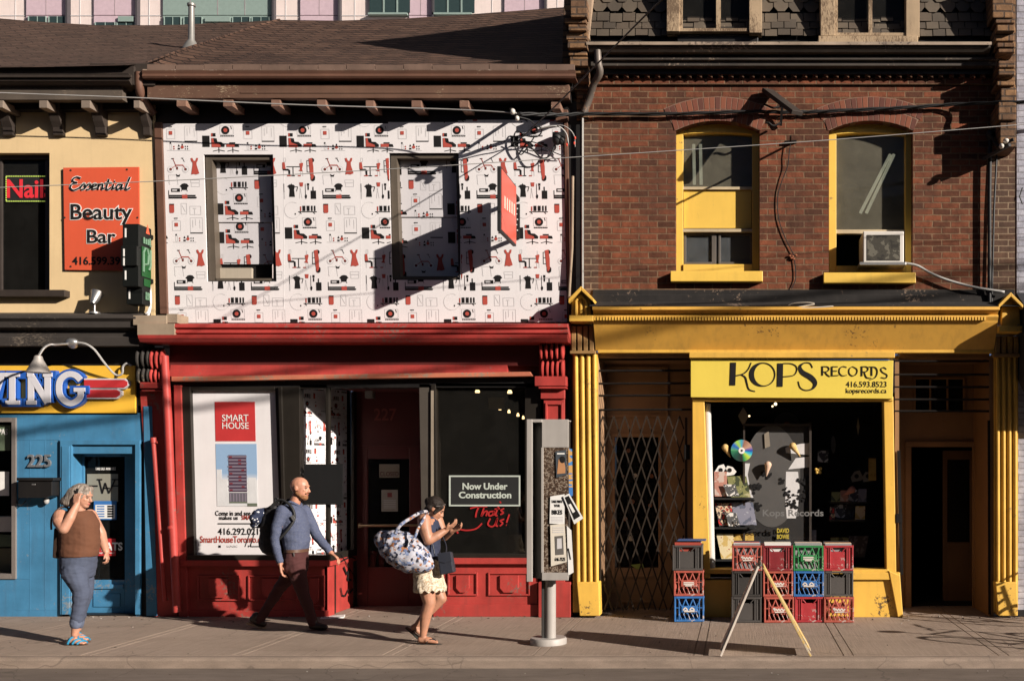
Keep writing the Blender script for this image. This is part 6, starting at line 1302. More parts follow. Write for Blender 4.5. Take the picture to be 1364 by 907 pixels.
mb = MB(); mb.pprism([(990, 617), (999, 617), (996, 632), (999, 650), (1004, 664), (996, 660), (990, 640)], yy - .006, yy); mb.pprism([(1047, 628), (1063, 628), (1065, 650), (1063, 675), (1060, 690), (1048, 690), (1046, 668)], yy - .006, yy); mb.pprism([(1050, 625), (1060, 610), (1078, 608), (1078, 622)], yy - .006, yy); mb.pprism([(1046, 596), (1066, 591), (1078, 590), (1078, 606), (1047, 603)], yy - .006, yy); mb.build('reflected_patch', plain('patch_white', (.62, .60, .59)), t_)  # white shapes paint the brightly lit parts of that reflection
mb = MB(); rnd = random.Random(3)
for cx_k, cy_k, r_, n_ in ((1021, 630, 7, 16), (1006, 650, 8, 20), (1042, 640, 5, 10), (1008, 672, 8, 16), (1057, 668, 10, 26), (1070, 660, 9, 20), (1048, 655, 6, 9), (1064, 640, 2.5, 6), (1000, 690, 7, 12), (1072, 640, 6, 10)):
    for i in range(n_):
        a, d = rnd.uniform(0, 6.28), r_ * rnd.random() ** .6; mb.prism([(X(cx_k + d * math.cos(a) + p, yy), Z(cy_k + d * math.sin(a) + q, yy)) for p, q in ngon(0, 0, rnd.uniform(.8, 2.4), 7)], yy - .012 - .0002 * i, yy - .007)
mb.build('ink_blots', INK, t_)
mb = MB()
for r in ((990, 1080, 564, 567), (990, 992.5, 567, 762), (1078, 1081, 562, 764)): mb.pbox(*r, yy - .04, yy)
mb.build('frame', DARKWOOD, t_)
t_ = thing('hanging_disc', 'rainbow coloured compact disc hanging high left in the record shop window', 'disc', W(988, 616, .3))
md, tt, bb_ = base_mat('disc_rainbow'); vv = coord(tt); gr = nn(tt, 'ShaderNodeTexGradient', gradient_type='RADIAL'); tt.links.new(coord(tt, (1, 1, 1), 'Object', (math.radians(90), 0, 0)), gr.inputs[0])
rr = nn(tt, 'ShaderNodeValToRGB'); cols_ = [(0, (.1, .35, .12)), (.10, (.02, .1, .5)), (.17, (.35, .6, .05)), (.25, (.05, .35, .5)), (.30, (.3, .14, .09)), (.42, (.5, .3, .22)), (.5, (.02, .06, .4)), (.56, (.05, .5, .6)), (.62, (.5, .65, .05)), (.70, (.04, .3, .1)), (.74, (.03, .03, .03)), (.9, (.02, .08, .06)), (1, (.04, .2, .1))]
els = rr.color_ramp.elements; els[0].position = 0; els[0].color = (*cols_[0][1], 1); els[1].position = 1; els[1].color = (*cols_[-1][1], 1)
for p_, c_ in cols_[1:-1]: e_ = els.new(p_); e_.color = (*c_, 1)
tt.links.new(gr.outputs[1], rr.inputs[0]); tt.links.new(rr.outputs[0], bb_.inputs['Base Color']); bb_.inputs['Roughness'].default_value = .3; bb_.inputs['Metallic'].default_value = .0
c = W(988, 600, .3); ORG[t_.name] = c; t_.location = c
mb = MB(); mb.lathe((c.x, c.y, c.z), [(.135, 0), (.135, .003)], 40, 0, 'y'); mb.build('disc', md, t_)
mb = MB(); mb.lathe((c.x, c.y - .004, c.z), [(.04, 0), (.04, .003)], 20, 0, 'y'); mb.lathe((c.x, c.y - .006, c.z), [(.014, 0), (.014, .001)], 14, 1, 'y'); mb.build('hub', [PALE, INK], t_)
def deco(nm, lab, cat, build, m, y=.35):
    mb = MB(); build(mb); tag(mb.build(nm, m, None, smooth=True), lab, cat)
deco('paper_diamond', 'grey paper diamond hanging at the top left of the record shop window', 'decoration', lambda mb: mb.pprism([(990, 542), (997, 554), (990.5, 568), (983, 554)], .4, .41), plain('grey_card', (.16, .135, .11)))
CONE = mottled('wafer_cone', [(.55, .35, .12), (.62, .42, .18), (.5, .3, .1)], 20, 2, .7)
for k, (a, b, c_, d, lab) in enumerate(((1056, 594, 1066, 608, 'yellow wafer cone ornament on the grey reflection panel top right'), (1023, 619, 1021, 634, 'pale wafer cone ornament in the middle of the grey reflection panel'), (966, 596, 973, 609, 'yellow wafer cone ornament behind the rainbow disc'), (1135, 652, 1123, 660, 'pink wafer cone ornament over the right rack'))):
    mb = MB(); mb.cone(W(a, b, .35), .045, W(c_, d, .35), .004); tag(mb.build('wafer_cone', (CONE, plain('pale_wafer', (.62, .42, .3)), CONE, plain('pink_cone', (.4, .16, .12)))[k], None, smooth='all'), lab, 'ornament', 'wafer cone ornaments')
c = W(1048, 566, .55); mb = MB(); mb.lathe((c.x, c.y, c.z), [(.165, 0), (.165, .004)], 36, 0, 'y'); mb.lathe((c.x, c.y - .003, c.z), [(.045, 0), (.045, .003)], 20, 1, 'y'); tag(mb.build('vinyl_record', [plain('vinyl', (.035, .03, .028), .35), plain('label_red', (.2, .06, .04))], None), 'large dark vinyl record hanging at the top of the record shop window', 'record')
c = W(1110, 592, .5); mb = MB(); mb.lathe((c.x, c.y, c.z), [(.11, 0), (.11, .004)], 30, 0, 'y'); 
mb.v = [(c.x + (a - c.x) * .35, b + (a - c.x) * .8, d) for a, b, d in mb.v]; tag(mb.build('vinyl_record', plain('vinyl_grey', (.10, .095, .09), .3), None), 'dim record seen nearly edge-on on the right of the display window', 'record')
deco('picture_card', 'small translucent card tilted near the top of the grey panel', 'card', lambda mb: mb.pprism([(1018, 578), (1024, 574), (1026, 594), (1019, 597)], .4, .405), plain('dull_card', (.25, .21, .16)))
for k, (a, lab) in enumerate(((952, 'black and white cut-out shape left on the top display shelf'), (964, 'white cut-out shape with black eye on the top display shelf'), (1133, 'pale cut-out shape left on the right rack'), (1148, 'pale cut-out shape right on the right rack'))):
    yv = .38 if k < 2 else .6; b = 626 if k < 2 else 634; mb = MB(); mb.pprism([(a, b + 2), (a + 5, b - 6), (a + 12, b - 8 + (k % 2) * 4), (a + 17, b + 2), (a + 14, b + 6), (a + 2, b + 8)], yv, yv + .004, 0); mb.prism([(X(a + 8 + p, yv), Z(b + q, yv)) for p, q in ngon(0, 0, 3, 10)], yv - .003, yv, 1)
    tag(mb.build('paper_cutout', [PALE if k < 2 else plain('dim_paper', (.22, .2, .16)), INK], None), lab, 'cut-out', 'paper cut-outs')
deco('gold_rosette', 'small gold rosette hung on the right edge of the grey panel', 'decoration', lambda mb: [mb.ell(W(1090 + p, 626 + q, .4), (.02, .012, .02)) for p, q in ((0, 0), (3, -2), (-3, -1), (2, 3), (-2, 3))], plain('gold_paper', (.6, .38, .08), .4))
deco('paper_diamond', 'thin pale diamond turned edge-on high on the right of the window', 'decoration', lambda mb: mb.pprism([(1143, 556), (1145, 568), (1143, 580), (1141, 568)], .6, .605), plain('dim_gold', (.3, .24, .14)))
for k, (a, b, r_) in enumerate(((1033, 538, .02), (1029, 541, .012), (998, 554, .012))):
    mb = MB(); mb.ell(W(a, b, .8), (r_,) * 3); tag(mb.build('spot_lamp', emit('shop_spot', (1, .75, .42), 2.2), None), ('bright lit spot lamp at the top of the record shop window', 'smaller lit lamp just left of the bright spot lamp', 'tiny lit lamp beside the hanging paper diamond')[k], 'lamp', 'shop ceiling lamps')
# bicycles: one at the right edge by the white brick wall, one at the kerb just outside the picture whose shadow falls across the pavement
def bicycle(name, label, ox, oy, sc, ang):
    t_ = thing(name, label, 'bicycle', (ox, oy, 0), 'bicycles on the pavement'); ca, sa = math.cos(ang), math.sin(ang)
    def Bp(a, z, off=0.0): return Vector((ox + a * sc * ca - off * sa, oy + a * sc * sa + off * ca, z * sc))
    for a in (0, 1.02):
        mb = MB(); mb.tube([Bp(a + .32 * math.cos(k), .34 + .32 * math.sin(k)) for k in [2 * math.pi * i / 28 for i in range(29)]], .02 * sc, 8); wh = mb.build('wheel', RUBBER, t_, smooth='all')
        mb = MB()
        for i in range(16): mb.bar(Bp(a, .34, .01), Bp(a + .31 * math.cos(i * math.pi / 8), .34 + .31 * math.sin(i * math.pi / 8)), .004, .004)
        mb.ell(Bp(a, .34), (.03, .05, .03)); mb.build('spokes', GALV, wh)
    mb = MB()
    for p, q, r in (((0, .34), (.36, .34), .012), ((0, .34), (.27, .72), .011), ((.36, .34), (.25, .84), .016), ((.36, .34), (.86, .74), .017), ((.28, .74), (.84, .82), .015), ((1.02, .34), (.84, .9), .016)): mb.tube([Bp(*p), Bp(*q)], r * sc, 8)
    mb.build('frame', paint('bike_rust_red', (.30, .07, .04), .45, .2), t_, smooth='all')
    mb = MB(); mb.tube([Bp(.9, .98, -.26), Bp(.84, .96, -.1), Bp(.83, .93, 0), Bp(.84, .96, .1), Bp(.9, .98, .26)], .013 * sc, 8, smooth_steps=3); mb.build('handlebar', RUBBER, t_, smooth='all')
    mb = MB(); mb.ell(Bp(.22, .88), (.14 * sc, .07 * sc, .03 * sc)); mb.build('saddle', RUBBER, t_, smooth='all')
    mb = MB(); mb.lathe(Bp(.36, .34, .0), [(.09 * sc, -.05), (.09 * sc, -.04)], 16, 0, 'y'); mb.bar(Bp(.36, .34, -.06), Bp(.40, .18, -.06), .02, .015); mb.build('crank', GALV, t_)
    mb = MB()
    for i in range(5): c = Bp(-.33 + .006 * i * i, .1 + .09 * i); mb.box(c.x - .015, c.x + .02, c.y - .03, c.y - .012, c.z - .012, c.z + .012)
    mb.build('reflector', plain('orange_strap', (.6, .2, .12)), t_)
bicycle('bicycle', 'bicycle with orange wheel reflectors leaning by the white brick wall at the right edge', X(1365, -.9) + .33, -.9, 1.0, .06)
bicycle('bicycle', 'bicycle locked at the kerb past the right edge, its shadow lying across the pavement', 3.55, -2.45, 1.0, .25)
for k, (z_, lab) in enumerate(((7.78, 'lower thick overhead cable along the street, its soft shadow on the yellow cornice'), (8.12, 'upper thick overhead cable along the street above the other one'))):
    mb = MB(); mb.tube([Vector((a, -6, z_ + .147 * (a - 9.8) - .10 * math.sin((a + 8) * .1) * k)) for a in range(-9, 31, 3)], .034, 8); tag(mb.build('overhead_cable', RUBBER, None, smooth='all'), lab, 'cable', 'overhead street cables')
# ================================================================ PEOPLE
from mathutils import noise as mnoise
def organic(name, mb, mat, parent, voxel=.0065, smooth=6, fold=0.0, freq=14, stretch=(1, 1, 1), extra=None, dropz=None):
    """union of the shapes in mb as one continuous skin"""
    me = mb.mesh(name); o = bpy.data.objects.new(name, me); COL.objects.link(o)
    r = o.modifiers.new('r', 'REMESH'); r.mode = 'VOXEL'; r.voxel_size = voxel
    s_ = o.modifiers.new('s', 'SMOOTH'); s_.factor = .5; s_.iterations = smooth
    dg = bpy.context.evaluated_depsgraph_get(); m2 = bpy.data.meshes.new_from_object(o.evaluated_get(dg)); m2.name = name
    bpy.data.objects.remove(o); bpy.data.meshes.remove(me)
    if fold:
        ns = [v.normal.copy() for v in m2.vertices]
        for v, n in zip(m2.vertices, ns):
            p = Vector((v.co.x * freq * stretch[0], v.co.y * freq * stretch[1], v.co.z * freq * stretch[2]))
            v.co += n * fold * (mnoise.noise(p) + .5 * mnoise.noise(p * 2.3) - .15)
    if dropz is not None:
        for v in m2.vertices:
            if v.co.z < dropz: v.co.z = dropz + (v.co.z - dropz) * .15
    m2.polygons.foreach_set('use_smooth', [True] * len(m2.polygons)); m2.materials.clear()
    return link_mesh(name, m2, mat, parent)
def skin(name, c):
    if name in MC: return MC[name]
    m, t, b = base_mat(name); n1 = noise(t, coord(t), 14, 5)
    t.links.new(mixc(t, ramp(t, n1, .3, .7), vmul(c, .74), (min(c[0] * 1.14, 1), c[1] * 1.02, c[2], 1)), b.inputs['Base Color'])
    b.inputs['Roughness'].default_value = .5; b.inputs['Subsurface Weight'].default_value = .04; b.inputs['Subsurface Radius'].default_value = (.01, .004, .002); b.inputs['Subsurface Scale'].default_value = .5
    bump(t, b, noise(t, coord(t), 180, 3), .08, .002); MC[name] = m; return m
def hand(mb, wrist, d, nrm, L=.175, curl=.5, thumb=1, spread=.16):
    """palm, four unequal bent fingers, thumb leaving the side of the palm. d = pointing direction, nrm = palm side normal"""
    d = Vector(d).normalized(); nrm = (Vector(nrm) - d * d.dot(Vector(nrm))).normalized(); s_ = d.cross(nrm).normalized()
    wrist = Vector(wrist); pl = L * .5
    for k in (-1, -.33, .33, 1): mb.cone(wrist + d * .012 + s_ * k * .018, .014, wrist + d * pl + s_ * k * .027, .0125, 10)
    for k, (off, ln_) in enumerate(((-1.0, .78), (-.34, .93), (.34, 1.0), (1.0, .88))):
        b0 = wrist + d * pl + s_ * off * .029; fl = L * .5 * ln_; dd = (d + s_ * off * spread * .6).normalized()
        c1 = curl * .55; d1 = (dd * math.cos(c1) + nrm * math.sin(c1)); d2 = (dd * math.cos(c1 + curl) + nrm * math.sin(c1 + curl)); d3 = (dd * math.cos(c1 + curl * 1.8) + nrm * math.sin(c1 + curl * 1.8))
        p1 = b0 + d1 * fl * .45; p2 = p1 + d2 * fl * .32; p3 = p2 + d3 * fl * .23
        mb.cone(b0 - d * .02, .0105, p1, .009, 8); mb.cone(p1, .009, p2, .008, 8); mb.cone(p2, .008, p3, .0068, 8)
    t0 = wrist + d * L * .17 + s_ * thumb * .026; td = (d * .72 + s_ * thumb * .6 + nrm * .35).normalized(); t1 = t0 + td * L * .22
    td2 = (d * .92 + s_ * thumb * .2 + nrm * .35).normalized(); mb.cone(t0, .0145, t1, .011, 8); mb.cone(t1, .011, t1 + td2 * L * .17, .0085, 8)
def head(mb, c, fw, h=.225, side=-1, jaw=1.0):
    """c = centre of the skull, fw = facing direction (unit, horizontal-ish), h = head height"""
    f = Vector(fw).normalized(); up = Vector((0, 0, 1)); up = (up - f * f.dot(up)).normalized(); s_ = up.cross(f); k = h / .225
    R_ = Matrix((f, s_, up)).transposed(); c = Vector(c); L = lambda a, b, d: c + R_ @ Vector((a * k, b * k, d * k))
    mb.ell(L(-.008, 0, .022), (.097 * k, .077 * k, .092 * k), R_); mb.ell(L(.03, 0, -.035), (.062 * k, .062 * k, .078 * k), R_)
    mb.ell(L(.058, 0, -.088), (.034 * k * jaw, .036 * k, .026 * k), R_); mb.cone(L(-.0, .0, -.08), .05 * k, L(.045, 0, -.085), .034 * k)
    mb.cone(L(.084, 0, .012), .010 * k, L(.108, 0, -.026), .0135 * k, 10); mb.ell(L(.098, .011, -.032), (.011 * k, .009 * k, .009 * k)); mb.ell(L(.098, -.011, -.032), (.011 * k, .009 * k, .009 * k))
    mb.cone(L(.082, -.03, .026), .011 * k, L(.082, .03, .026), .011 * k, 8)
    mb.ell(L(.085, 0, -.056), (.014 * k, .023 * k, .006 * k), R_); mb.ell(L(.082, 0, -.067), (.014 * k, .02 * k, .007 * k), R_)
    for sd in (-1, 1):
        mb.ell(L(-.008, sd * .077, -.006), (.019 * k, .008 * k, .031 * k), R_ @ Euler((0, -.2, 0)).to_matrix()); mb.ell(L(.062, sd * .036, -.02), (.022 * k, .018 * k, .018 * k), R_)
    return L, R_, k
def face_parts(L, R_, k, parent, lipc, brow=(.12, .07, .04)):
    mb = MB()
    for sd in (-1, 1): mb.ell(L(.079, sd * .031, .006), (.010 * k, .0125 * k, .006 * k), R_, 10, 7, 0); mb.ell(L(.0875, sd * .031, .006), (.004 * k, .006 * k, .006 * k), R_, 8, 6, 1)
    mb.build('eyes', [plain('eye_white', (.16, .12, .10), .3), plain('iris', (.03, .02, .015), .15)], parent, smooth='all')
    mb = MB()
    for sd in (-1, 1): mb.cone(L(.091, sd * .016, .027), .004 * k, L(.083, sd * .046, .029), .003 * k, 6)
    mb.build('eyebrows', plain('brow_%d' % int(brow[0] * 100), brow, .9), parent, smooth='all')
    mb = MB(); mb.ell(L(.0925, 0, -.0565), (.008 * k, .019 * k, .0045 * k), R_); mb.ell(L(.0905, 0, -.0655), (.008 * k, .017 * k, .005 * k), R_); mb.build('lips', plain('lips_%d' % int(lipc[0] * 100), lipc, .4), parent, smooth='all')
def foot(mb, heel, toe, w=.045, h=.055):
    heel, toe = Vector(heel), Vector(toe); d = (toe - heel); L_ = d.length; d.normalize()
    mb.cone(heel + d * .035 + Vector((0, 0, .035)), .035, heel + d * L_ * .55 + Vector((0, 0, .03)), .032); s_ = Vector((-d.y, d.x, 0)).normalized()
    for k_ in (-.7, 0, .7): mb.cone(heel + d * L_ * .45 + s_ * k_ * w * .5 + Vector((0, 0, .03)), .026, heel + d * L_ * (.88 - .05 * k_) + s_ * k_ * w * .75 + Vector((0, 0, .014)), .014)
def sole(name, heel, toe, w, th, mat, parent, zoff=0.0):
    heel, toe = Vector(heel), Vector(toe); d = toe - heel; L_ = d.length; d.normalize(); s_ = Vector((0, 1, 0)); n = d.cross(s_) * -1
    out = [(0, -.55), (.0, .55), (.2, .72), (.45, .66), (.7, .95), (.9, .75), (1.0, .2), (1.0, -.2), (.9, -.75), (.7, -.95), (.45, -.66), (.2, -.72)]
    vs = [heel + d * L_ * a + s_ * b * w / 2 * 1.05 + n * (z + zoff) for z in (0, th) for a, b in out]; k = len(out)
    mb = MB(); mb.add(vs, [list(range(k))[::-1], list(range(k, 2 * k))] + [(i, (i + 1) % k, (i + 1) % k + k, i + k) for i in range(k)]); return mb.build(name, mat, parent, .003)
# ---------------------------------------------------------------- woman in brown top, on the phone
y0 = -1.97; u = PXM(y0)
J = lambda px, py, dy=0.0: Vector((X(px, y0), y0 + dy, Z(py, y0)))
w1 = thing('person', 'grey bobbed woman in brown sleeveless top and jeans, phone held to her ear', 'person', (X(106, y0), y0, 0), 'people walking past the shops')
SK1 = skin('skin_fair', (.46, .245, .16)); mb = MB()
fw = Vector((.96, -.08, -.25)); L, R_, k = head(mb, J(109.5, 660.5), fw, .222)
mb.cone(J(104, 686), .062, J(106.5, 668), .056)
mb.loft([(J(104, 683), 14 * u, .14), (J(104, 694), 20 * u, .14), (J(104.5, 708), 21 * u, .14), (J(105, 722), 21 * u, .135), (J(104, 738), 19 * u, .14), (J(104, 748), 18 * u, .15)])
mb.limb([(J(93.5, 686, -.15), 8.8 * u), (J(98, 693, -.21), 8.5 * u), (J(107, 703, -.26), 6.2 * u), (J(113, 688, -.23), 5.8 * u), (J(116, 671, -.16), 3.9 * u)])
hand(mb, J(116, 672, -.165), (-.05, .10, 1), (0.1, .95, 0), .16, .75, thumb=1)
mb.limb([(J(106, 687, .17), 8.5 * u), (J(118, 712, .2), 6.8 * u), (J(131, 736, .13), 4.2 * u)]); hand(mb, J(131, 735, .13), (.25, -.05, -1), (-.9, -.3, -.1), .165, .8, thumb=-1)
mb.limb([(J(106, 770, -.09), 10 * u), (J(115, 790, -.09), 8 * u), (J(106.5, 843, -.08), 4.6 * u)]); mb.limb([(J(103, 770, .09), 10 * u), (J(105, 792, .09), 8 * u), (J(97, 838, .08), 4.6 * u)])
foot(mb, J(97, 855.5, -.08), J(122, 856.5, -.08), .05); foot(mb, J(89, 851, .08), J(112, 855, .08), .05)
organic('body', mb, SK1, w1, .006, 5, dropz=.012); face_parts(L, R_, k, w1, (.42, .12, .1), (.25, .2, .16))
mb = MB(); mb.ell(L(-.022, 0, .032), (.108 * k, .098 * k, .098 * k), R_)
for a in range(-8, 9):
    a = a / 2; t_ = a / 4 * 1.75 + math.pi; p = L(-.015 + .082 * math.cos(t_), .088 * math.sin(t_), .03); q = L(-.052 + .105 * math.cos(t_), .105 * math.sin(t_), -.098 + .012 * abs(a) / 4); mb.cone(p, .042 * k, q, .036 * k)
mb.cone(L(.05, .03, .09), .03, L(.0, .092, -.04), .022); mb.cone(L(.05, -.03, .09), .03, L(-.005, -.095, -.045), .022)
HAIR1 = mottled('grey_hair', [(.10, .08, .065), (.27, .225, .185), (.16, .13, .105), (.34, .29, .25)], 7, 4, .5, const=False, bmp=.5, sc3=(6, 6, 1))
organic('hair', mb, HAIR1, w1, .006, 9, .005, 30, (1, 1, .12))
mb = MB(); T = .012
mb.loft([(J(104, 680), 15.5 * u, .125), (J(104, 684), 18.5 * u, .15), (J(104, 690), 22.5 * u, .158), (J(105, 698), 24.8 * u, .16), (J(105.5, 710), 24.6 * u, .158), (J(106, 724), 24.4 * u, .158), (J(105.5, 734), 23.4 * u, .165), (J(105, 741), 22.8 * u, .165)], 24)
mb.cone(J(119.5, 700, -.05), .068, J(119.5, 700, .05), .068)
for sd in (-1, 1): mb.cone(J(100, 684, .095 * sd), .03, J(101, 676, .075 * sd), .02)
organic('tank_top', mb, paint('brown_knit', (.115, .045, .022), .9, .12, bmp=.5), w1, .007, 6, .006, 8, (1, 1, 1.8))
mb = MB(); mb.loft([(J(105, 736), 21.5 * u, .155), (J(104.5, 748), 21.3 * u, .165), (J(104, 760), 20 * u, .16), (J(104.5, 768), 18 * u, .15)], 22)
mb.limb([(J(107, 762, -.085), 16 * u), (J(112.5, 776, -.09), 12.6 * u), (J(116, 787, -.09), 10.6 * u), (J(112.5, 806, -.085), 8.6 * u), (J(108.5, 829, -.08), 7.4 * u)]); mb.limb([(J(102, 764, .085), 15.5 * u), (J(106, 790, .09), 10 * u), (J(101, 810, .085), 8.4 * u), (J(97, 832, .08), 7.4 * u)])
mb.ell(J(92.5, 757), (8.5 * u, .10, 13 * u))
DEN = paint('blue_denim', (.062, .075, .115), .9, .22, (.25, .27, .33), .25, scale=5, bmp=.4); organic('jeans', mb, DEN, w1, .007, 6, .006, 11, (.7, .7, 2.0))
mb = MB(); mb.cone(J(108.3, 829, -.08), 7.9 * u, J(108.9, 824, -.08), 8.0 * u); mb.cone(J(97, 832, .08), 7.8 * u, J(97.4, 827, .08), 7.9 * u); organic('rolled_cuff', mb, paint('denim_cuff', (.10, .12, .175), .9, .15), w1, .006, 2, .004, 20)
for a, b, dy in ((J(96, 857.2, -.08), J(124, 858, -.08), -.08), (J(88, 853, .08), J(114, 856.8, .08), .08)):
    a.z, b.z = max(a.z, .0) if dy < 0 else .02, 0.0; sd_ = sole('sandal', a, b, .10, .018, plain('sandal_sole', (.12, .07, .04)), w1)
    mb = MB(); d = (b - a)
    for f0, f1, hh in ((.18, .42, .085), (.40, .62, .06), (.62, .80, .042)):
        pts = [a + d * f0 + Vector((0, -.052, .012)), a + d * (f0 * .6 + f1 * .4) + Vector((0, -.035, hh * .8)), a + d * f1 + Vector((0, .0, hh)), a + d * f1 + Vector((0, .04, hh * .6)), a + d * f1 + Vector((0, .052, .012))]
        mb.tube(pts, .011, 6, smooth_steps=4)
    mb.build('strap', plain('turquoise_strap', (.02, .20, .34), .5), sd_, smooth='all')
t_ = thing('phone', 'dark phone pressed to the ear of the woman in the brown top', 'phone', J(112, 660, -.11))
mb = MB(); mb.box(-.012, .012, -.006, .006, -.07, .07); R2 = Euler((.15, .25, 0)).to_matrix(); c = J(112.5, 659, -.128); mb.v = [tuple(c + R2 @ Vector(v)) for v in mb.v]; mb.build('case', RUBBER, t_, .003)
t_ = thing('tote_bag', 'dark brown tote bag hanging behind the woman in the brown top', 'bag', J(78, 745, .05))
mb = MB(); mb.pprism([(71, 703), (90, 702), (92, 746), (69, 743)], y0 - .10, y0 + .12); o = mb.build('pouch', paint('dark_leather', (.045, .026, .018), .5, .25), t_, .015)
mb = MB(); mb.tube([J(77, 704, -.1), J(84, 688, -.17), J(92, 675.5, -.14), J(93, 678, -.02), J(86, 704, .02)], .010, 6, smooth_steps=4); mb.build('strap', MC['dark_leather'], t_, smooth='all')
# ---------------------------------------------------------------- bald man with backpack
y0 = -1.02; u = PXM(y0); J = lambda px, py, dy=0.0: Vector((X(px, y0), y0 + dy, Z(py, y0)))
m1 = thing('person', 'bald bearded man in blue shirt and burgundy trousers striding with a backpack', 'person', (X(390, y0), y0, 0), 'people walking past the shops')
SK2 = skin('skin_ruddy', (.48, .24, .155)); mb = MB(); L, R_, k = head(mb, J(399.5, 649.5), (.99, -.05, -.12), .235)
mb.cone(J(391, 674), .062, J(396, 660), .054); mb.loft([(J(390, 680), 10 * u, .12), (J(391, 690), 14 * u, .145), (J(393, 712), 15 * u, .15), (J(394, 735), 13 * u, .15), (J(394, 750), 12 * u, .15)])
mb.limb([(J(384.5, 682, -.155), 5.6 * u), (J(377.5, 716, -.215), 4.3 * u), (J(384, 748, -.20), 3.6 * u)]); hand(mb, J(384, 748, -.20), (.12, 0, -1), (.9, .3, 0), .19, .55, thumb=-1)
mb.limb([(J(396, 683, .16), 5.6 * u), (J(412, 716, .22), 4.3 * u), (J(433, 738, .17), 3.6 * u)]); hand(mb, J(432.5, 737.5, .17), (.85, -.1, -.6), (-.5, -.2, -.8), .185, .6, thumb=1)
mb.limb([(J(389, 760, .09), 9 * u), (J(368, 785, .09), 6.5 * u), (J(341, 825, .08), 4.2 * u)]); mb.limb([(J(398, 760, -.09), 9 * u), (J(407, 788, -.09), 6.5 * u), (J(421, 826, -.08), 4.2 * u)])
organic('body', mb, SK2, m1, .006, 5); face_parts(L, R_, k, m1, (.38, .13, .1), (.22, .11, .05))
mb = MB(); mb.ell(L(.06, 0, -.094), (.040 * k, .042 * k, .036 * k), R_); mb.cone(L(.0, .062, -.055), .018 * k, L(.055, .03, -.095), .026 * k); mb.cone(L(.0, -.062, -.055), .018 * k, L(.055, -.03, -.095), .026 * k); mb.cone(L(.087, -.03, -.05), .009 * k, L(.087, .03, -.05), .009 * k)
organic('beard', mb, mottled('ginger_beard', [(.16, .07, .03), (.24, .11, .05), (.12, .05, .025)], 30, 3, .8, bmp=.4), m1, .0055, 3, .003, 60)
mb = MB(); mb.loft([(J(390, 670.5), 8.5 * u, .085), (J(389.5, 674), 11.5 * u, .12), (J(389.5, 681), 15.5 * u, .175), (J(391.5, 692), 16.8 * u, .17), (J(393, 706), 17.4 * u, .17), (J(394.5, 720), 16.6 * u, .168), (J(395, 730), 14.2 * u, .17), (J(395, 735), 12.8 * u, .168)], 22)
mb.limb([(J(384, 680, -.165), 8.2 * u), (J(379.5, 698, -.20), 7.0 * u), (J(377.5, 716, -.215), 5.8 * u), (J(380, 732, -.21), 5.2 * u), (J(383.5, 745, -.20), 4.8 * u)])
mb.limb([(J(396, 681, .18), 9 * u), (J(412, 716, .22), 6.8 * u), (J(430, 734.5, .175), 5.2 * u)])
SHIRT = mottled('dotted_blue_shirt', [(.15, .16, .205), (.062, .074, .122), (.074, .087, .14), (.083, .096, .152)], 70, 2, .85, kind='dist', bmp=.25); organic('shirt', mb, SHIRT, m1, .0065, 5, .006, 10, (.8, .8, 1.8))
mb = MB(); mb.tube([J(385, 671, -.07), J(391, 668, -.085), J(398, 671.5, -.06), J(400.5, 675, -.0)], .016, 8, smooth_steps=3); mb.tube([J(385, 671, .07), J(391, 668, .085), J(398, 671.5, .06), J(400.5, 675, .0)], .016, 8, smooth_steps=3); organic('collar', mb, SHIRT, m1, .006, 2)
mb = MB(); mb.loft([(J(395, 731), 13.4 * u, .168), (J(394.5, 744), 14.4 * u, .175), (J(394.5, 756), 14.5 * u, .175), (J(394, 762), 12.5 * u, .16)], 20)
mb.limb([(J(389, 756, .085), 12.5 * u), (J(378, 771, .09), 9.8 * u), (J(367, 785, .09), 8.0 * u), (J(354, 806, .085), 6.8 * u), (J(341.5, 827, .08), 6.0 * u)]); mb.limb([(J(399, 756, -.085), 12.3 * u), (J(404, 774, -.09), 9.6 * u), (J(408.5, 789, -.09), 8.2 * u), (J(415, 808, -.085), 7.2 * u), (J(421.5, 829, -.08), 6.4 * u)])
organic('trousers', mb, paint('burgundy_cotton', (.062, .018, .017), .9, .2, bmp=.3), m1, .007, 5, .007, 10, (.7, .7, 2.0))
mb = MB(); mb.loft([(J(395, 730.5), 13.9 * u, .174), (J(395, 734.5), 14.0 * u, .176)], 22); bt = mb.build('belt', paint('tan_belt', (.10, .05, .03), .5, .2), m1, smooth=True); mb = MB(); mb.bar(J(400, 734, -.172), J(401, 739, -.174), .01, .006); mb.build('keys', ALU, bt)
LEA = paint('dark_brown_shoe', (.04, .024, .018), .35, .2)
for a, b, dy, lift in ((J(326, 829.5, .08), J(349, 837, .08), .08, 1), (J(415, 837.4, -.08), J(440, 837.4, -.08), -.08, 0)):
    mb = MB(); d = b - a; L_ = d.length; d.normalize(); n = Vector((-d.z, 0, d.x))
    mb.cone(a + d * .045 + n * .05, .043, a + d * L_ * .5 + n * .045, .045); mb.cone(a + d * .06 + n * .09, .045, a + d * .06 + n * .05, .045); mb.cone(a + d * L_ * .45 + n * .045, .045, a + d * (L_ - .03) + n * .034, .034)
    sh = organic('shoe', mb, LEA, m1, .006, 3); sole('sole', a - d * .005, b + d * .012, .095, .022, plain('pale_sole', (.34, .22, .13)) if lift else RUBBER, sh)
t_ = thing('backpack', 'black backpack with a spotted navy jacket rolled on top, worn by the bald man', 'backpack', J(360, 736))
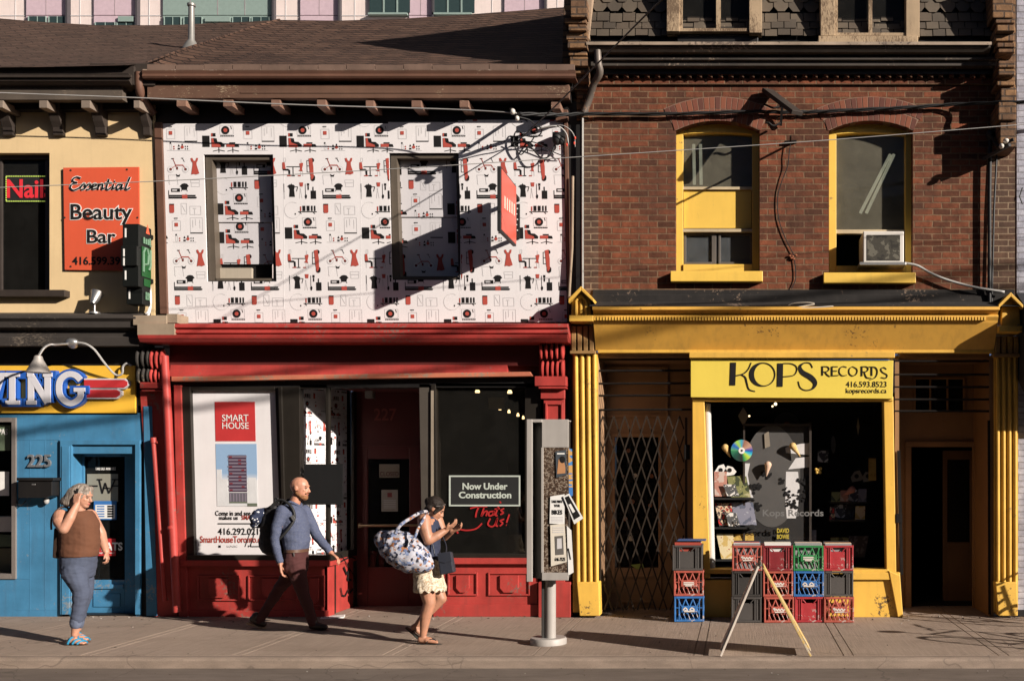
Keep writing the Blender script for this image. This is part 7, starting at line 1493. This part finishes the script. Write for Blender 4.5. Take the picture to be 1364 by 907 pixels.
mb = MB(); mb.loft([(J(367, 739), 8 * u, .12), (J(364, 735), 12.5 * u, .15), (J(362, 715), 14 * u, .155), (J(363, 695), 13.5 * u, .15), (J(366, 680), 11 * u, .135), (J(369, 672), 7 * u, .10)], 20); mb.ell(J(353, 722), (7 * u, .11, 13 * u)); organic('pack', mb, paint('black_nylon', (.014, .013, .014), .7, .25, bmp=.3), t_, .008, 4, .008, 14)
mb = MB(); mb.cone(J(348, 690, -.15), .065, J(349, 690, .15), .065); mb.cone(J(351, 684, -.14), .055, J(356, 681, .13), .06); mb.cone(J(345, 697, -.12), .045, J(345, 699, .1), .05)
organic('rolled_jacket', mb, mottled('spotted_navy', [(.6, .6, .62), (.02, .025, .05), (.022, .03, .06), (.018, .022, .045)], 26, 2, .8, kind='dist'), t_, .007, 4, .012, 12)
mb = MB()
for dy in (-.12, .12): mb.tube([J(366, 676, dy), J(377, 666, dy), J(387, 667, dy * 1.15), J(397, 676, dy * 1.25), J(400, 690, dy * 1.3), J(392, 706, dy * 1.65), J(376, 722, dy * 1.6)], .016, 6, smooth_steps=4)
mb.build('shoulder_strap', RUBBER, t_, smooth='all')
mb = MB(); mb.bar(J(398, 686, -.18), J(402, 692, -.18), .03, .015); mb.build('buckle', ALU, t_)
mb = MB(); mb.tube([J(345, 700, -.13), J(339, 712, -.13), J(333, 727, -.12)], .006, 6, smooth_steps=3); mb.tube([J(347, 700, -.14), J(345, 714, -.14), J(341, 726, -.14)], .007, 6, smooth_steps=3); mb.tube([J(366, 671), J(366.5, 664), J(370, 664), J(371, 671)], .012, 6, smooth_steps=3); mb.build('hanging_strap', RUBBER, t_, smooth='all')
# ---------------------------------------------------------------- woman with duffel bag
y0 = -1.93; u = PXM(y0); J = lambda px, py, dy=0.0: Vector((X(px, y0), y0 + dy, Z(py, y0)))
w2 = thing('person', 'dark haired woman in navy top and cream lace skirt, flip-flops, looking at her raised hand', 'person', (X(570, y0), y0, 0), 'people walking past the shops')
SK3 = skin('skin_tan', (.40, .205, .125)); mb = MB(); L, R_, k = head(mb, J(579.5, 677), (.82, .14, -.56), .216)
mb.cone(J(571, 693), .05, J(575, 682), .046); mb.loft([(J(570, 690), 11 * u, .15), (J(571, 700), 13.5 * u, .15), (J(572, 715), 13 * u, .135), (J(571, 735), 12 * u, .13), (J(570, 752), 15 * u, .155), (J(569, 765), 15 * u, .155)])
mb.limb([(J(571, 691, -.15), 8.6 * u), (J(573.5, 703, -.18), 8.0 * u), (J(578, 718, -.19), 6.3 * u), (J(588, 712, -.15), 5.8 * u), (J(598, 705, -.11), 4.0 * u)]); hand(mb, J(597, 705.5, -.115), (.85, .1, .55), (-.35, .3, .9), .17, .35, thumb=1)
mb.limb([(J(577, 693, .15), 7.5 * u), (J(586, 716, .16), 5.6 * u), (J(600, 708, .05), 3.8 * u)]); hand(mb, J(600, 708, .05), (.9, -.1, .35), (-.2, -.4, .9), .165, .6, thumb=-1)
mb.limb([(J(571, 778, -.085), 11.5 * u), (J(575.5, 801, -.085), 8.2 * u), (J(570, 820, -.08), 7.4 * u), (J(566.5, 845, -.075), 4.2 * u)]); mb.limb([(J(574, 776, .085), 11 * u), (J(584, 798, .085), 7.8 * u), (J(567, 816, .085), 7.0 * u), (J(552, 834, .08), 4.2 * u)])
foot(mb, J(559, 854, -.075), J(588, 855, -.075)); foot(mb, J(545, 838, .08), J(562, 851, .08))
organic('body', mb, SK3, w2, .006, 5); face_parts(L, R_, k, w2, (.3, .1, .08), (.03, .02, .015))
mb = MB(); mb.ell(L(-.024, 0, .034), (.103 * k, .09 * k, .094 * k), R_); mb.ell(L(-.095, 0, .03), (.045, .045, .045)); mb.cone(L(.045, -.06, .055), .03, L(.03, -.078, -.03), .02); mb.cone(L(.045, .06, .055), .03, L(.03, .078, -.03), .02); mb.cone(L(-.05, .06, -.02), .035, L(-.06, .03, -.06), .03); mb.cone(L(-.05, -.06, -.02), .035, L(-.06, -.03, -.06), .03)
organic('hair', mb, mottled('dark_hair', [(.008, .006, .005), (.018, .012, .009), (.012, .008, .006)], 8, 4, .7, const=False, bmp=.4), w2, .006, 3, .005, 30)
mb = MB(); mb.tube([L(.062, .0, .092), L(.05, .07, .07), L(-.0, .094, .03), ], .009, 6, smooth_steps=4); mb.tube([L(.062, .0, .092), L(.05, -.07, .07), L(-.0, -.094, .03)], .009, 6, smooth_steps=4); mb.build('headband', plain('grey_band', (.07, .06, .055)), w2, smooth='all')
mb = MB(); mb.loft([(J(571, 688), 8.0 * u, .10), (J(571, 694), 12.2 * u, .145), (J(571.5, 703), 14.6 * u, .155), (J(572.5, 715), 14.2 * u, .148), (J(572, 732), 13.2 * u, .143), (J(571, 748), 15.2 * u, .16)], 20)
for sd in (-1, 1): mb.cone(J(569, 697, .085 * sd), .024, J(571, 686.5, .095 * sd), .018)
organic('tank_top', mb, paint('navy_cotton', (.022, .028, .055), .85, .2), w2, .007, 4, .008, 12)
mb = MB(); mb.loft([(J(571, 742), 14.5 * u, .155), (J(570.5, 755), 17.5 * u, .175), (J(571, 768), 19 * u, .185), (J(572.5, 779), 20 * u, .195), (J(573, 786), 20.5 * u, .20)], 24)
sk = organic('lace_skirt', mb, mottled('cream_lace', [(.58, .48, .35), (.66, .57, .44), (.40, .30, .2), (.62, .53, .40), (.5, .40, .28)], 26, 4, .9, bmp=.6), w2, .0075, 3, .010, 16, (1, 1, .6))
org = ORG[sk.name]; lo = min(v.co.z for v in sk.data.vertices)
for v in sk.data.vertices:
    dz = v.co.z - lo
    if dz < .05:
        a = math.atan2(v.co.y, v.co.x - .02); v.co.z += .016 * math.sin(a * 15) * (1 - dz / .05)
for a, b in ((J(558, 856, -.075), J(592, 856.5, -.075)), (J(538, 836, .08), J(561, 855, .08))):
    if a.z < .03: a.z = b.z = 0.0
    else: b.z = .004
    fl = sole('flip_flop', a, b, .088, .014, plain('green_black_sole', (.03, .035, .03)), w2); mb = MB(); d = b - a
    mb.tube([a + d * .4 + Vector((0, -.042, .012)), a + d * .58 + Vector((0, -.025, .052)), a + d * .76 + Vector((0, 0, .03)), a + d * .58 + Vector((0, .025, .052)), a + d * .4 + Vector((0, .042, .012))], .006, 6, smooth_steps=4); mb.build('strap', RUBBER, fl, smooth='all')
t_ = thing('duffel_bag', 'big blue and white patterned duffel bag slung behind the lace skirted woman', 'bag', J(545, 765, -.2))
mb = MB(); dv = Vector((.86, 0, -.51)); c = J(545.5, 732.5, -.17)
for f, r_ in ((-29, 14), (-19, 21), (-8, 24.5), (3, 25), (14, 23.5), (25, 18), (30, 13)):
    rot = Matrix((dv, Vector((0, 1, 0)), dv.cross(Vector((0, 1, 0))))).transposed(); mb.ell(c + dv * f * .92 * u, (17 * u, .19 * r_ / 25, r_ * u), rot)
FL = mottled('floral_print', [(.38, .38, .43), (.10, .13, .22), (.34, .33, .36), (.03, .03, .045), (.42, .42, .47), (.30, .13, .06), (.18, .22, .34), (.40, .38, .4), (.045, .05, .08)], 42, 2, .8, kind='cell', bmp=.2); organic('bag_body', mb, FL, t_, .0085, 16, .006, 8)
mb = MB(); mb.tube([J(541, 708, -.34), J(548, 697, -.35), J(559, 688, -.29), J(569, 681, -.20), J(573, 681.5, -.11), J(566, 690, -.02), J(556, 706, .0)], .018, 6, smooth_steps=5); mb.tube([J(561, 722, -.36), J(567, 712, -.35), J(570, 702, -.33), J(573, 692, -.25), J(573, 682, -.14)], .014, 6, smooth_steps=4); mb.build('strap', FL, t_, smooth='all')
t_ = thing('handbag', 'small dark navy handbag hanging at the front of the woman in the lace skirt', 'bag', J(592, 765, -.12))
mb = MB(); mb.pprism([(582, 738), (600, 735), (605, 762), (586, 766)], y0 - .20, y0 - .11); mb.build('pouch', paint('navy_leather', (.03, .033, .045), .4, .2), t_, .014)
mb = MB(); mb.pprism([(582, 737), (600, 734), (602, 747), (592, 750), (584, 748)], y0 - .207, y0 - .195); mb.build('flap', MC['navy_leather'], t_, .006)
mb = MB(); mb.tube([J(585, 738, -.15), J(581, 720, -.14), J(575, 700, -.13), J(572, 688, -.05), J(578, 700, .1), J(592, 725, .05), J(599, 736, -.14)], .007, 6, smooth_steps=4); mb.build('strap', MC['navy_leather'], t_, smooth='all')
